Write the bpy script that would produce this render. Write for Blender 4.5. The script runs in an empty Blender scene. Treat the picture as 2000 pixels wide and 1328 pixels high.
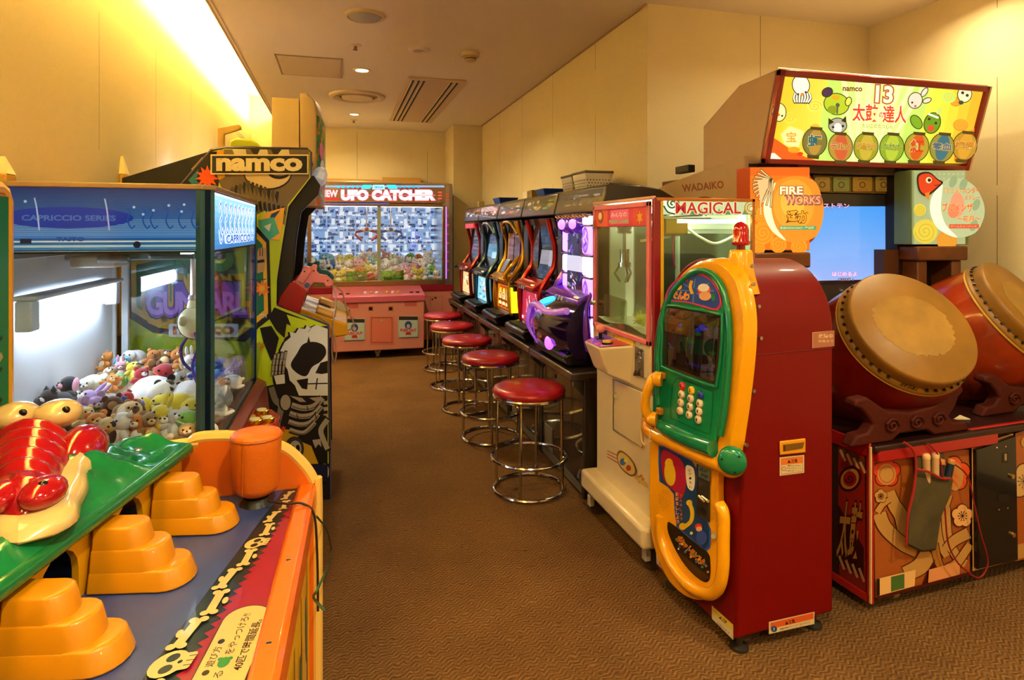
import bpy, bmesh, math, random
from mathutils import Vector, Matrix, Euler
from mathutils.geometry import tessellate_polygon
random.seed(7)
PI = math.pi
V = Vector
SC = bpy.context.scene.collection
# ---------------------------------------------------------------- camera frame (2000 x 1328)
FPX = 1220.0
YAW = math.atan(338 / FPX)
EYE = V((0, 0, 1.35))
HOR = 452
FW = V((math.sin(YAW), math.cos(YAW), 0))
RT = V((math.cos(YAW), -math.sin(YAW), 0))
UP = V((0, 0, 1))
def ray(px, py):
    return FW + RT * ((px - 1000) / FPX) + UP * ((HOR - py) / FPX)
def onP(px, py, p0, n):
    d = ray(px, py)
    return EYE + d * ((V(p0) - EYE).dot(n) / d.dot(n))
def onX(px, py, x): return onP(px, py, (x, 0, 0), V((1, 0, 0)))
def onY(px, py, y): return onP(px, py, (0, y, 0), V((0, 1, 0)))
def onZ(px, py, z): return onP(px, py, (0, 0, z), V((0, 0, 1)))

# ---------------------------------------------------------------- materials
MC = {}
def srgb(c):
    if isinstance(c, str):
        c = c.lstrip('#'); c = tuple(int(c[i:i + 2], 16) / 255 for i in (0, 2, 4))
    return tuple(((x / 12.92) if x <= .04045 else ((x + .055) / 1.055) ** 2.4) for x in c[:3])
def new_mat(name):
    m = bpy.data.materials.new(name); m.use_nodes = True
    nt = m.node_tree
    return m, nt, nt.nodes['Principled BSDF']
def mat(col, rough=.5, metal=0, emis=0, ecol=None, coat=0, bump=0, bscale=200, spec=.5, var=0, vscale=8, objcol=False, sub=0):
    key = (col, rough, metal, emis, ecol, coat, bump, bscale, spec, var, vscale, objcol, sub)
    if key in MC: return MC[key]
    m, nt, b = new_mat('surface_%d' % len(MC))
    L = nt.links.new
    c = srgb(col) + (1,)
    b.inputs['Base Color'].default_value = c
    b.inputs['Roughness'].default_value = rough
    b.inputs['Metallic'].default_value = metal
    b.inputs['Specular IOR Level'].default_value = spec
    b.inputs['Coat Weight'].default_value = coat
    b.inputs['Coat Roughness'].default_value = .06
    tc = nt.nodes.new('ShaderNodeTexCoord')
    src = None
    if objcol:
        oi = nt.nodes.new('ShaderNodeObjectInfo'); src = oi.outputs['Color']; L(src, b.inputs['Base Color'])
    nz = nt.nodes.new('ShaderNodeTexNoise'); nz.inputs['Scale'].default_value = vscale; nz.inputs['Detail'].default_value = 4
    L(tc.outputs['Object'], nz.inputs['Vector'])
    if var:
        mx = nt.nodes.new('ShaderNodeMix'); mx.data_type = 'RGBA'; mx.blend_type = 'MULTIPLY'
        rm = nt.nodes.new('ShaderNodeMapRange'); rm.inputs['From Min'].default_value = .3; rm.inputs['From Max'].default_value = .7
        rm.inputs['To Min'].default_value = 1 - var; rm.inputs['To Max'].default_value = 1
        L(nz.outputs['Fac'], rm.inputs['Value'])
        mx.inputs['Factor'].default_value = 1
        if src: L(src, mx.inputs[6])
        else: mx.inputs[6].default_value = c
        L(rm.outputs[0], mx.inputs[7]); L(mx.outputs[2], b.inputs['Base Color'])
    else:
        rm = nt.nodes.new('ShaderNodeMapRange'); rm.inputs['To Min'].default_value = max(0, rough - .05); rm.inputs['To Max'].default_value = min(1, rough + .05)
        L(nz.outputs['Fac'], rm.inputs['Value']); L(rm.outputs[0], b.inputs['Roughness'])
    if bump:
        n2 = nt.nodes.new('ShaderNodeTexNoise'); n2.inputs['Scale'].default_value = bscale; n2.inputs['Detail'].default_value = 3
        L(tc.outputs['Object'], n2.inputs['Vector'])
        bp = nt.nodes.new('ShaderNodeBump'); bp.inputs['Strength'].default_value = bump; bp.inputs['Distance'].default_value = .004
        L(n2.outputs['Fac'], bp.inputs['Height']); L(bp.outputs[0], b.inputs['Normal'])
    if emis:
        b.inputs['Emission Color'].default_value = srgb(ecol or col) + (1,)
        b.inputs['Emission Strength'].default_value = emis
    if sub:
        b.inputs['Sheen Weight'].default_value = sub; b.inputs['Sheen Roughness'].default_value = .6
    MC[key] = m
    return m
def print_mat(lit=0, rough=.4, coat=0):
    key = ('print', lit, rough, coat)
    if key in MC: return MC[key]
    m, nt, b = new_mat('printed_%d' % len(MC)); L = nt.links.new
    at = nt.nodes.new('ShaderNodeAttribute'); at.attribute_name = 'Col'
    L(at.outputs['Color'], b.inputs['Base Color'])
    b.inputs['Roughness'].default_value = rough; b.inputs['Coat Weight'].default_value = coat
    if lit:
        mx = nt.nodes.new('ShaderNodeMix'); mx.data_type = 'RGBA'; mx.blend_type = 'MULTIPLY'; mx.inputs['Factor'].default_value = 1; q = max(.35, 1 - lit * .6)
        L(at.outputs['Color'], mx.inputs[6]); mx.inputs[7].default_value = (q, q, q, 1); L(mx.outputs[2], b.inputs['Base Color'])
        L(at.outputs['Color'], b.inputs['Emission Color']); b.inputs['Emission Strength'].default_value = lit
    MC[key] = m
    return m
def glass_mat(tint='#ffffff', refl=.06, rough=0.0):
    key = ('glass', tint, refl, rough)
    if key in MC: return MC[key]
    m = bpy.data.materials.new('glass_%d' % len(MC)); m.use_nodes = True
    nt = m.node_tree; nt.nodes.clear(); L = nt.links.new
    o = nt.nodes.new('ShaderNodeOutputMaterial'); mx = nt.nodes.new('ShaderNodeMixShader')
    t = nt.nodes.new('ShaderNodeBsdfTransparent'); t.inputs[0].default_value = srgb(tint) + (1,)
    g = nt.nodes.new('ShaderNodeBsdfGlossy'); g.inputs['Roughness'].default_value = rough
    lw = nt.nodes.new('ShaderNodeLayerWeight'); lw.inputs[0].default_value = .25
    mr = nt.nodes.new('ShaderNodeMapRange'); mr.inputs['To Min'].default_value = refl; mr.inputs['To Max'].default_value = .5
    L(lw.outputs['Fresnel'], mr.inputs['Value']); L(mr.outputs[0], mx.inputs[0]); L(t.outputs[0], mx.inputs[1]); L(g.outputs[0], mx.inputs[2]); L(mx.outputs[0], o.inputs[0])
    MC[key] = m
    return m
CHROME = mat('#d8d4cc', .12, 1)
STEEL = mat('#a8a39a', .3, 1)
DARK = mat('#15120f', .4)
BLACKP = mat('#0b0a0a', .25, coat=.3)

# ---------------------------------------------------------------- text
TXT = {}
def text_geo(s, off=0.0, sp=1.0):
    k = (s, off, sp)
    if k in TXT: return TXT[k]
    c = bpy.data.curves.new('t', 'FONT'); c.body = s; c.offset = off; c.space_character = sp; c.resolution_u = 3
    o = bpy.data.objects.new('t', c); SC.objects.link(o)
    dg = bpy.context.evaluated_depsgraph_get(); dg.update()
    me = bpy.data.meshes.new_from_object(o.evaluated_get(dg))
    vs = [(v.co.x, v.co.y) for v in me.vertices]; fs = [tuple(p.vertices) for p in me.polygons]
    bpy.data.objects.remove(o); bpy.data.curves.remove(c); bpy.data.meshes.remove(me)
    if vs:
        x0 = min(v[0] for v in vs); x1 = max(v[0] for v in vs); y0 = min(v[1] for v in vs); y1 = max(v[1] for v in vs)
    else: x0 = y0 = 0; x1 = y1 = 1
    TXT[k] = (vs, fs, (x0, y0, x1, y1))
    return TXT[k]

# ---------------------------------------------------------------- mesh builder (world coordinates)
MATS = {}
def bez(pts, n=8, closed=False):
    """Catmull-Rom through points (2D or 3D)."""
    pts = [V(p) for p in pts]; out = []
    N = len(pts)
    rng = range(N if closed else N - 1)
    for i in rng:
        if closed: p0, p1, p2, p3 = pts[(i - 1) % N], pts[i], pts[(i + 1) % N], pts[(i + 2) % N]
        else: p0, p1, p2, p3 = pts[max(i - 1, 0)], pts[i], pts[i + 1], pts[min(i + 2, N - 1)]
        for k in range(n):
            t = k / n
            out.append(.5 * ((2 * p1) + (p2 - p0) * t + (2 * p0 - 5 * p1 + 4 * p2 - p3) * t * t + (3 * p1 - p0 - 3 * p2 + p3) * t ** 3))
    if not closed: out.append(pts[-1])
    return out
def circ(cx, cy, rx, ry=None, n=24, a0=0, a1=2 * PI, rot=0):
    ry = rx if ry is None else ry; full = abs(a1 - a0 - 2 * PI) < 1e-6; out = []
    for k in range(n if full else n + 1):
        a = a0 + (a1 - a0) * k / n; x = rx * math.cos(a); y = ry * math.sin(a)
        out.append((cx + x * math.cos(rot) - y * math.sin(rot), cy + x * math.sin(rot) + y * math.cos(rot)))
    return out
def rrect(x0, y0, x1, y1, r, n=4):
    out = []
    for cx, cy, a in ((x1 - r, y1 - r, 0), (x0 + r, y1 - r, PI / 2), (x0 + r, y0 + r, PI), (x1 - r, y0 + r, 1.5 * PI)):
        for k in range(n + 1): out.append((cx + r * math.cos(a + k * PI / 2 / n), cy + r * math.sin(a + k * PI / 2 / n)))
    return out
class MB:
    def __init__(s, m=None, xf=None):
        s.v = []; s.f = []; s.fm = []; s.fc = []; s.mats = []; s.m = m; s.c = (1, 1, 1); s.xf = xf
    def mi(s, m):
        m = m or s.m
        if m not in s.mats: s.mats.append(m)
        return s.mats.index(m)
    def add(s, vs, fs, m=None, c=None):
        b = len(s.v); i = s.mi(m); c = c or s.c
        for v in vs: s.v.append(s.xf @ V(v) if s.xf else V(v))
        for f in fs: s.f.append([b + k for k in f]); s.fm.append(i); s.fc.append(c)
        return s
    def box(s, a, b, m=None, c=None, M=None):
        x0, y0, z0 = a; x1, y1, z1 = b
        vs = [V(p) for p in ((x0, y0, z0), (x1, y0, z0), (x1, y1, z0), (x0, y1, z0), (x0, y0, z1), (x1, y0, z1), (x1, y1, z1), (x0, y1, z1))]
        if M: vs = [M @ v for v in vs]
        return s.add(vs, [(0, 3, 2, 1), (4, 5, 6, 7), (0, 1, 5, 4), (1, 2, 6, 5), (2, 3, 7, 6), (3, 0, 4, 7)], m, c)
    def hexa(s, lo, hi, m=None, c=None):
        """two loops of the same length joined as a prism"""
        n = len(lo); vs = list(lo) + list(hi)
        fs = [tuple(range(n))[::-1], tuple(range(n, 2 * n))] + [(i, (i + 1) % n, n + (i + 1) % n, n + i) for i in range(n)]
        return s.add(vs, fs, m, c)
    def prism(s, pts, fn, d, m=None, c=None):
        """2D polygon mapped with fn, pushed by vector d"""
        p = [V(fn(*q)) for q in pts]; d = V(d)
        return s.hexa(p, [q + d for q in p], m, c)
    def loft(s, loops, m=None, c=None, cap=True, closed=True):
        n = len(loops[0]); vs = [v for l in loops for v in l]; fs = []
        for j in range(len(loops) - 1):
            for i in range(n if closed else n - 1):
                k = (i + 1) % n; fs.append((j * n + i, j * n + k, (j + 1) * n + k, (j + 1) * n + i))
        if cap: fs += [tuple(range(n))[::-1], tuple(range((len(loops) - 1) * n, len(loops) * n))]
        return s.add(vs, fs, m, c)
    def lathe(s, prof, M=None, n=32, m=None, c=None, cap=True):
        M = M or Matrix(); loops = [[M @ V((r * math.cos(2 * PI * k / n), r * math.sin(2 * PI * k / n), z)) for k in range(n)] for r, z in prof]
        return s.loft(loops, m, c, cap)
    def cyl(s, p, q, r, r2=None, n=20, m=None, c=None):
        p = V(p); q = V(q); M = Matrix.Translation(p) @ (q - p).to_track_quat('Z', 'Y').to_matrix().to_4x4()
        return s.lathe([(r, 0), (r if r2 is None else r2, (q - p).length)], M, n, m, c)
    def tube(s, pts, r, n=8, m=None, c=None, closed=False):
        pts = [V(p) for p in pts]; N = len(pts); loops = []
        up = None
        for i in range(N):
            a = pts[(i - 1) % N] if (closed or i) else pts[i]; b = pts[(i + 1) % N] if (closed or i < N - 1) else pts[i]
            t = (b - a).normalized()
            if up is None: up = t.orthogonal().normalized()
            up = (up - t * up.dot(t)).normalized(); w = t.cross(up)
            rr = r[i] if isinstance(r, (list, tuple)) else r
            loops.append([pts[i] + (up * math.cos(2 * PI * k / n) + w * math.sin(2 * PI * k / n)) * rr for k in range(n)])
        if closed:
            # align seam
            vs = [v for l in loops for v in l]; fs = []
            last = loops[-1][0]; off = min(range(n), key=lambda k: (loops[0][k] - last).length)
            for j in range(N):
                for i in range(n):
                    k = (i + 1) % n; j2 = (j + 1) % N; o = off if j == N - 1 else 0
                    fs.append((j * n + i, j * n + k, j2 * n + (k + o) % n, j2 * n + (i + o) % n))
            return s.add(vs, fs, m, c)
        return s.loft(loops, m, c)
    def ell(s, ctr, rad, M=None, n=20, k=12, m=None, c=None):
        if isinstance(rad, (int, float)): rad = (rad,) * 3
        R = (M or Matrix()); loops = []
        for j in range(1, k):
            a = PI * j / k - PI / 2
            loops.append([V(ctr) + R @ V((rad[0] * math.cos(a) * math.cos(2 * PI * i / n), rad[1] * math.cos(a) * math.sin(2 * PI * i / n), rad[2] * math.sin(a))) for i in range(n)])
        vs = [v for l in loops for v in l]; fs = []
        for j in range(k - 2):
            for i in range(n):
                q = (i + 1) % n; fs.append((j * n + i, j * n + q, (j + 1) * n + q, (j + 1) * n + i))
        b = len(vs); vs += [V(ctr) + R @ V((0, 0, -rad[2])), V(ctr) + R @ V((0, 0, rad[2]))]
        for i in range(n):
            q = (i + 1) % n; fs.append((b, q, i)); fs.append((b + 1, (k - 2) * n + i, (k - 2) * n + q))
        return s.add(vs, fs, m, c)
    def done(s, name, parent=None, bevel=0, seg=2, smooth=35, subd=0, origin=None, **tags):
        me = bpy.data.meshes.new(name)
        if parent is not None: inv = MATS[parent.name].inverted()
        elif origin is not None: inv = Matrix.Translation(V(origin)).inverted()
        else: inv = Matrix()
        me.from_pydata([inv @ v for v in s.v], [], s.f)
        for m in s.mats: me.materials.append(m)
        me.polygons.foreach_set('material_index', s.fm)
        if any(c != (1, 1, 1) for c in s.fc):
            ca = me.color_attributes.new('Col', 'FLOAT_COLOR', 'CORNER'); k = 0; buf = []
            for p, c in zip(me.polygons, s.fc): buf += (list(c) + [1]) * len(p.vertices)
            ca.data.foreach_set('color', buf)
        bm = bmesh.new(); bm.from_mesh(me)
        if not getattr(s, 'flat', False): bmesh.ops.recalc_face_normals(bm, faces=bm.faces)
        bm.to_mesh(me); bm.free()
        if smooth:
            me.polygons.foreach_set('use_smooth', [True] * len(me.polygons)); me.set_sharp_from_angle(angle=math.radians(smooth))
        me.update()
        o = bpy.data.objects.new(name, me); SC.objects.link(o)
        if parent is not None: o.parent = parent; MATS[o.name] = MATS[parent.name]
        else:
            o.location = V(origin) if origin is not None else V((0, 0, 0)); MATS[o.name] = inv.inverted()
        if bevel:
            b = o.modifiers.new('Bevel', 'BEVEL'); b.width = bevel; b.segments = seg; b.limit_method = 'ANGLE'; b.angle_limit = math.radians(40); b.harden_normals = False
        if subd:
            b = o.modifiers.new('Sub', 'SUBSURF'); b.levels = subd; b.render_levels = subd
        for k, v in tags.items(): o[k] = v
        return o
class Art(MB):
    """flat printed shapes laid on a surface; map = 2D -> world, nrm = outward"""
    def __init__(s, mp, nrm, lit=0, rough=.4, coat=0, lift=.00007, base=.0008, flip=False):
        super().__init__(print_mat(lit, rough, coat)); s.mp = mp; s.n = V(nrm); s.lv = base; s.dl = lift; s.flat = True; s.ysign = -1 if flip else 1; s.hold = False
    def poly(s, pts, col):
        s.lv += 0 if s.hold else s.dl
        P = [V(s.mp(p[0], p[1])) + s.n * s.lv for p in pts]
        q = [V((p[0], p[1], 0)) for p in pts]
        fs = []
        for t in tessellate_polygon([q]):
            t = list(t)
            nn = (P[t[1]] - P[t[0]]).cross(P[t[2]] - P[t[0]])
            if nn.dot(s.n) < 0: t.reverse()
            fs.append(t)
        s.add(P, fs, None, srgb(col)); return s
    def rect(s, x0, y0, x1, y1, col, r=0): return s.poly(rrect(min(x0, x1), min(y0, y1), max(x0, x1), max(y0, y1), r) if r else [(x0, y0), (x1, y0), (x1, y1), (x0, y1)], col)
    def disc(s, x, y, rx, col, ry=None, n=24, rot=0): return s.poly(circ(x, y, rx, ry, n, rot=rot), col)
    def line(s, pts, w, col, closed=False):
        s.lv += 0 if s.hold else s.dl; pts = [V((p[0], p[1])) for p in pts]
        N = len(pts); L_ = []; R_ = []
        for i in range(N):
            a = pts[i - 1] if (i or closed) else pts[i]; b = pts[(i + 1) % N] if (i < N - 1 or closed) else pts[i]
            d = (b - a); d = d / max(d.length, 1e-9); nn = V((-d.y, d.x)) * w / 2
            L_.append(pts[i] + nn); R_.append(pts[i] - nn)
        P = [V(s.mp(p.x, p.y)) + s.n * s.lv for p in L_ + R_]; fs = []
        for i in range(N if closed else N - 1):
            j = (i + 1) % N; t = [i, j, N + j, N + i]
            nn = (P[t[1]] - P[t[0]]).cross(P[t[2]] - P[t[0]])
            if nn.dot(s.n) < 0: t.reverse()
            fs.append(t)
        s.add(P, fs, None, srgb(col)); return s
    def text(s, body, x, y, w, h, col, off=.0, out=None, ooff=.04, rot=0, sp=1.0, shear=0):
        """x,y centre of the text box of size w,h in map units; positive y = map y (flip for pixel maps)"""
        if any(ord(c_) > 0x2fff for c_ in body): off *= .35; ooff *= .8
        for o, cc in (((off + ooff, out),) if out else ()) + ((off, col),):
            vs, fs, bb = text_geo(body, o, sp); s.lv += s.dl
            _, _, b0 = text_geo(body, off, sp)
            kx = w / (b0[2] - b0[0]); ky = h / (b0[3] - b0[1]); cx = (b0[0] + b0[2]) / 2; cy = (b0[1] + b0[3]) / 2
            P = []
            for a, b in vs:
                u = (a - cx) * kx; v = (b - cy) * ky; u += shear * v; v *= s.ysign
                P.append(V(s.mp(x + u * math.cos(rot) - v * math.sin(rot), y + u * math.sin(rot) + v * math.cos(rot))) + s.n * s.lv)
            F = []
            if fs:
                t = fs[0]; nn = (P[t[1]] - P[t[0]]).cross(P[t[2]] - P[t[0]]); rv = nn.dot(s.n) < 0
                F = [tuple(reversed(t)) if rv else t for t in fs]
            s.add(P, F, None, srgb(cc))
        return s
    def star(s, x, y, r, col, k=5, inner=.42, rot=0, ry=None):
        pts = []
        for i in range(2 * k):
            a = rot - PI / 2 + i * PI / k; q = r if i % 2 == 0 else r * inner
            pts.append((x + q * math.cos(a), y + q * math.sin(a) * (ry or 1)))
        return s.poly(pts, col)
    def spiral(s, x, y, r, turns, w, col, ry=1):
        return s.line([(x + r * t * math.cos(turns * 2 * PI * t), y + ry * r * t * math.sin(turns * 2 * PI * t)) for t in [i / 40 for i in range(3, 41)]], w, col)
def plane_map(o, u, v):
    o = V(o); u = V(u); v = V(v)
    return lambda a, b: o + u * a + v * b
def thing(name, label, cat, loc=(0, 0, 0), rz=0, group=None):
    o = bpy.data.objects.new(name, None); SC.objects.link(o); o.empty_display_size = .05
    o.location = V(loc); o.rotation_euler = (0, 0, rz)
    MATS[o.name] = Matrix.Translation(V(loc)) @ Matrix.Rotation(rz, 4, 'Z')
    o['label'] = label; o['category'] = cat
    if group: o['group'] = group
    return o
def copy_tree(o, parent=None):
    c = o.copy(); SC.objects.link(c)
    if parent is not None: c.parent = parent
    for ch in list(o.children): copy_tree(ch, c)
    return c
def arts(o, label): o['label'] = label; return o
# ================================================================= ROOM
def wall_material():
    m, nt, b = new_mat('cream_wall_vinyl'); L = nt.links.new
    tc = nt.nodes.new('ShaderNodeTexCoord'); sx = nt.nodes.new('ShaderNodeSeparateXYZ'); L(tc.outputs['Object'], sx.inputs[0])
    def math_(op, a, bb=None):
        n = nt.nodes.new('ShaderNodeMath'); n.operation = op
        for i, q in enumerate((a, bb)):
            if q is None: continue
            if isinstance(q, (int, float)): n.inputs[i].default_value = q
            else: L(q, n.inputs[i])
        return n.outputs[0]
    s = math_('ADD', sx.outputs[0], sx.outputs[1])
    f = math_('FRACT', math_('DIVIDE', math_('ADD', s, 20.33), .92))
    d = math_('ABSOLUTE', math_('SUBTRACT', f, .5))
    n1 = nt.nodes.new('ShaderNodeTexNoise'); n1.inputs['Scale'].default_value = 3; n1.inputs['Detail'].default_value = 5; L(tc.outputs['Object'], n1.inputs['Vector'])
    seam = math_('MULTIPLY', math_('LESS_THAN', d, .0022), math_('GREATER_THAN', n1.outputs['Fac'], .45))
    mp = nt.nodes.new('ShaderNodeMapping'); mp.inputs['Scale'].default_value = (260, 260, 60); L(tc.outputs['Object'], mp.inputs[0])
    n2 = nt.nodes.new('ShaderNodeTexNoise'); n2.inputs['Scale'].default_value = 1; n2.inputs['Detail'].default_value = 2; L(mp.outputs[0], n2.inputs['Vector'])
    base = nt.nodes.new('ShaderNodeMix'); base.data_type = 'RGBA'
    base.inputs[6].default_value = srgb('#eadcb8') + (1,); base.inputs[7].default_value = srgb('#dfcca2') + (1,)
    L(math_('MULTIPLY', n2.outputs['Fac'], .9), base.inputs[0])
    big = nt.nodes.new('ShaderNodeMix'); big.data_type = 'RGBA'; big.blend_type = 'MULTIPLY'; L(base.outputs[2], big.inputs[6]); big.inputs[7].default_value = (.86, .83, .78, 1)
    L(math_('MULTIPLY', n1.outputs['Fac'], .5), big.inputs[0])
    fin = nt.nodes.new('ShaderNodeMix'); fin.data_type = 'RGBA'; L(seam, fin.inputs[0]); L(big.outputs[2], fin.inputs[6]); fin.inputs[7].default_value = srgb('#8a7350') + (1,)
    L(fin.outputs[2], b.inputs['Base Color']); b.inputs['Roughness'].default_value = .75
    bp = nt.nodes.new('ShaderNodeBump'); bp.inputs['Strength'].default_value = .18; bp.inputs['Distance'].default_value = .002
    L(n2.outputs['Fac'], bp.inputs['Height']); L(bp.outputs[0], b.inputs['Normal'])
    return m
def carpet_material():
    m, nt, b = new_mat('brown_zigzag_carpet'); L = nt.links.new
    tc = nt.nodes.new('ShaderNodeTexCoord')
    n0 = nt.nodes.new('ShaderNodeTexNoise'); n0.inputs['Scale'].default_value = 14; n0.inputs['Detail'].default_value = 3; L(tc.outputs['Object'], n0.inputs['Vector'])
    def math_(op, a, bb=None, cc=None):
        n = nt.nodes.new('ShaderNodeMath'); n.operation = op
        for i, q in enumerate((a, bb, cc)):
            if q is None: continue
            if isinstance(q, (int, float)): n.inputs[i].default_value = q
            else: L(q, n.inputs[i])
        return n.outputs[0]
    sx = nt.nodes.new('ShaderNodeSeparateXYZ'); L(tc.outputs['Object'], sx.inputs[0])
    ca, sa = math.cos(-.25), math.sin(-.25)
    x = math_('ADD', math_('MULTIPLY', sx.outputs[0], ca), math_('MULTIPLY', sx.outputs[1], -sa))
    y = math_('ADD', math_('MULTIPLY', sx.outputs[0], sa), math_('MULTIPLY', sx.outputs[1], ca))
    x = math_('ADD', x, math_('MULTIPLY', n0.outputs['Fac'], .07))
    zig = math_('PINGPONG', x, .021)
    u = math_('ADD', y, math_('MULTIPLY', zig, .60))
    u = math_('ADD', u, math_('MULTIPLY', n0.outputs['Fac'], .03))
    w = math_('SINE', math_('MULTIPLY', u, 2 * PI / .0155))
    n5 = nt.nodes.new('ShaderNodeTexNoise'); n5.inputs['Scale'].default_value = 55; n5.inputs['Detail'].default_value = 2; L(tc.outputs['Object'], n5.inputs['Vector'])
    am = nt.nodes.new('ShaderNodeMapRange'); am.inputs['From Min'].default_value = .35; am.inputs['From Max'].default_value = .62; L(n5.outputs['Fac'], am.inputs['Value'])
    w01 = math_('MULTIPLY_ADD', math_('MULTIPLY', w, am.outputs[0]), .42, .5)
    n1 = nt.nodes.new('ShaderNodeTexNoise'); n1.inputs['Scale'].default_value = 420; n1.inputs['Detail'].default_value = 2; L(tc.outputs['Object'], n1.inputs['Vector'])
    n2 = nt.nodes.new('ShaderNodeTexNoise'); n2.inputs['Scale'].default_value = 2.2; n2.inputs['Detail'].default_value = 5; L(tc.outputs['Object'], n2.inputs['Vector'])
    h = math_('ADD', math_('MULTIPLY', w01, .55), math_('MULTIPLY', n1.outputs['Fac'], .7))
    cr = nt.nodes.new('ShaderNodeValToRGB'); e = cr.color_ramp.elements
    e[0].position = .2; e[0].color = srgb('#3d2d1b') + (1,); e[1].position = .95; e[1].color = srgb('#9c7446') + (1,)
    k = e.new(.55); k.color = srgb('#6b4a29') + (1,)
    L(h, cr.inputs[0])
    mx = nt.nodes.new('ShaderNodeMix'); mx.data_type = 'RGBA'; mx.blend_type = 'MULTIPLY'; L(cr.outputs[0], mx.inputs[6]); mx.inputs[7].default_value = (.80, .78, .76, 1)
    mr = nt.nodes.new('ShaderNodeMapRange'); mr.inputs['From Min'].default_value = .4; mr.inputs['From Max'].default_value = .68; L(n2.outputs['Fac'], mr.inputs['Value']); L(mr.outputs[0], mx.inputs[0])
    L(mx.outputs[2], b.inputs['Base Color']); b.inputs['Roughness'].default_value = .95; b.inputs['Specular IOR Level'].default_value = .15
    bp = nt.nodes.new('ShaderNodeBump'); bp.inputs['Strength'].default_value = .7; bp.inputs['Distance'].default_value = .006
    L(h, bp.inputs['Height']); L(bp.outputs[0], b.inputs['Normal'])
    return m
WALL = wall_material()
CEIL = mat('#e6d8c8', .8, bump=.05, bscale=90)
TRIMM = mat('#b79c78', .6)
XL, XR, XR2, YB, YM, YC, ZC = -1.061, 1.76, 3.376, 8.42, 3.35, 7.78, 2.7
YF = -3.2
def struct(mb, name, **k):
    o = mb.done(name, None, smooth=0, **k); o['kind'] = 'structure'; return o
struct(MB(carpet_material()).box((XL - .1, YF - .1, -.1), (XR2 + .1, YB + .1, 0)), 'floor')
struct(MB(WALL).box((XL - .1, YF - .1, 0), (XL, YB + .1, 3.1)), 'wall_left')
struct(MB(WALL).box((XL, YB, 0), (XR + .1, YB + .1, 3.1)), 'wall_back')
struct(MB(WALL).box((XR, YM + .1, 0), (XR + .1, YB, 3.1)), 'wall_right')
struct(MB(WALL).box((XR, YM, 0), (XR2, YM + .1, 3.1)), 'wall_alcove')
struct(MB(WALL).box((XR2, YF - .1, 0), (XR2 + .1, YM + .1, 3.1)), 'wall_far_right')
struct(MB(WALL).box((XL, YF - .1, 0), (XR2, YF, 3.1)), 'wall_front')
struct(MB(WALL).box((1.39, YC, 0), (XR, YB, ZC)), 'wall_column')
XE = -.74
c = MB(CEIL).box((XE, YF, ZC), (XR2, YB, ZC + .06))
struct(c, 'ceiling')
struct(MB(mat('#efe2c4', .8)).box((XL, YF, 3.02), (XE + .2, YB, 3.08)).box((XE + .12, YF, ZC + .06), (XE + .2, YB, 3.03)), 'trim_cove')
struct(MB(TRIMM).box((XE - .012, YF, ZC - .004), (XE, YB, ZC + .085)).box((XE + .018, YF, ZC - .003), (XE + .024, YB, ZC)), 'trim_cove_edge')
struct(MB(TRIMM).box((XR - .012, YM + .0, ZC - .01), (XR, YC, ZC)), 'trim_right')
for nm, a, b_ in (('baseboard_left', (XL, YF, 0), (XL + .012, YB, .07)), ('baseboard_back', (XL, YB - .012, 0), (1.39, YB, .07)), ('baseboard_right', (XR - .012, YM, 0), (XR, YC, .07)), ('baseboard_alcove', (XR, YM - .012, 0), (XR2, YM, .07)), ('baseboard_far_right', (XR2 - .012, YF, 0), (XR2, YM, .07))):
    struct(MB(mat('#4a3524', .5)).box(a, b_), nm)
# fluorescent strip hidden on the ceiling lip
WARM = '#ffc05a'
t = thing('cove_light', 'warm fluorescent strip hidden in the ceiling cove along the left wall', 'light', (-.69, 4, ZC + .06))
MB(mat('#fff0c0', .5, emis=200, ecol='#fff0a0')).cyl((-.69, -1.2, ZC + .11), (-.69, YB - .25, ZC + .11), .016, n=10).done('lamp_tube', t)
MB(mat('#e8e0d0', .5)).box((-.73, -1.3, ZC + .061), (-.65, YB - .2, ZC + .09)).done('holder', t)
# pencil-shaped cable ducts on the left wall
for k, px in enumerate((236, 2)):
    p = onX(px, 340, XL); q = onX(px, 305, XL)
    t = thing('wall_conduit', ['cream cable duct with pointed tip rising on left wall above the claw machine', 'cream cable duct on left wall at the very left edge behind the backboard'][k], 'cable duct', (XL, p.y, 0))
    MB(mat('#c99a3c', .5)).box((XL, p.y - .035, .0), (XL + .03, p.y + .035, p.z + .0)).done('duct', t, bevel=.006)
    MB(mat('#ead9a8', .5)).hexa([V((XL, p.y - .03, p.z)), V((XL + .03, p.y - .03, p.z)), V((XL + .03, p.y + .03, p.z)), V((XL, p.y + .03, p.z))],
        [V((XL, p.y - .004, q.z)), V((XL + .01, p.y - .004, q.z)), V((XL + .01, p.y + .004, q.z)), V((XL, p.y + .004, q.z))]).done('tip', t)
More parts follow.
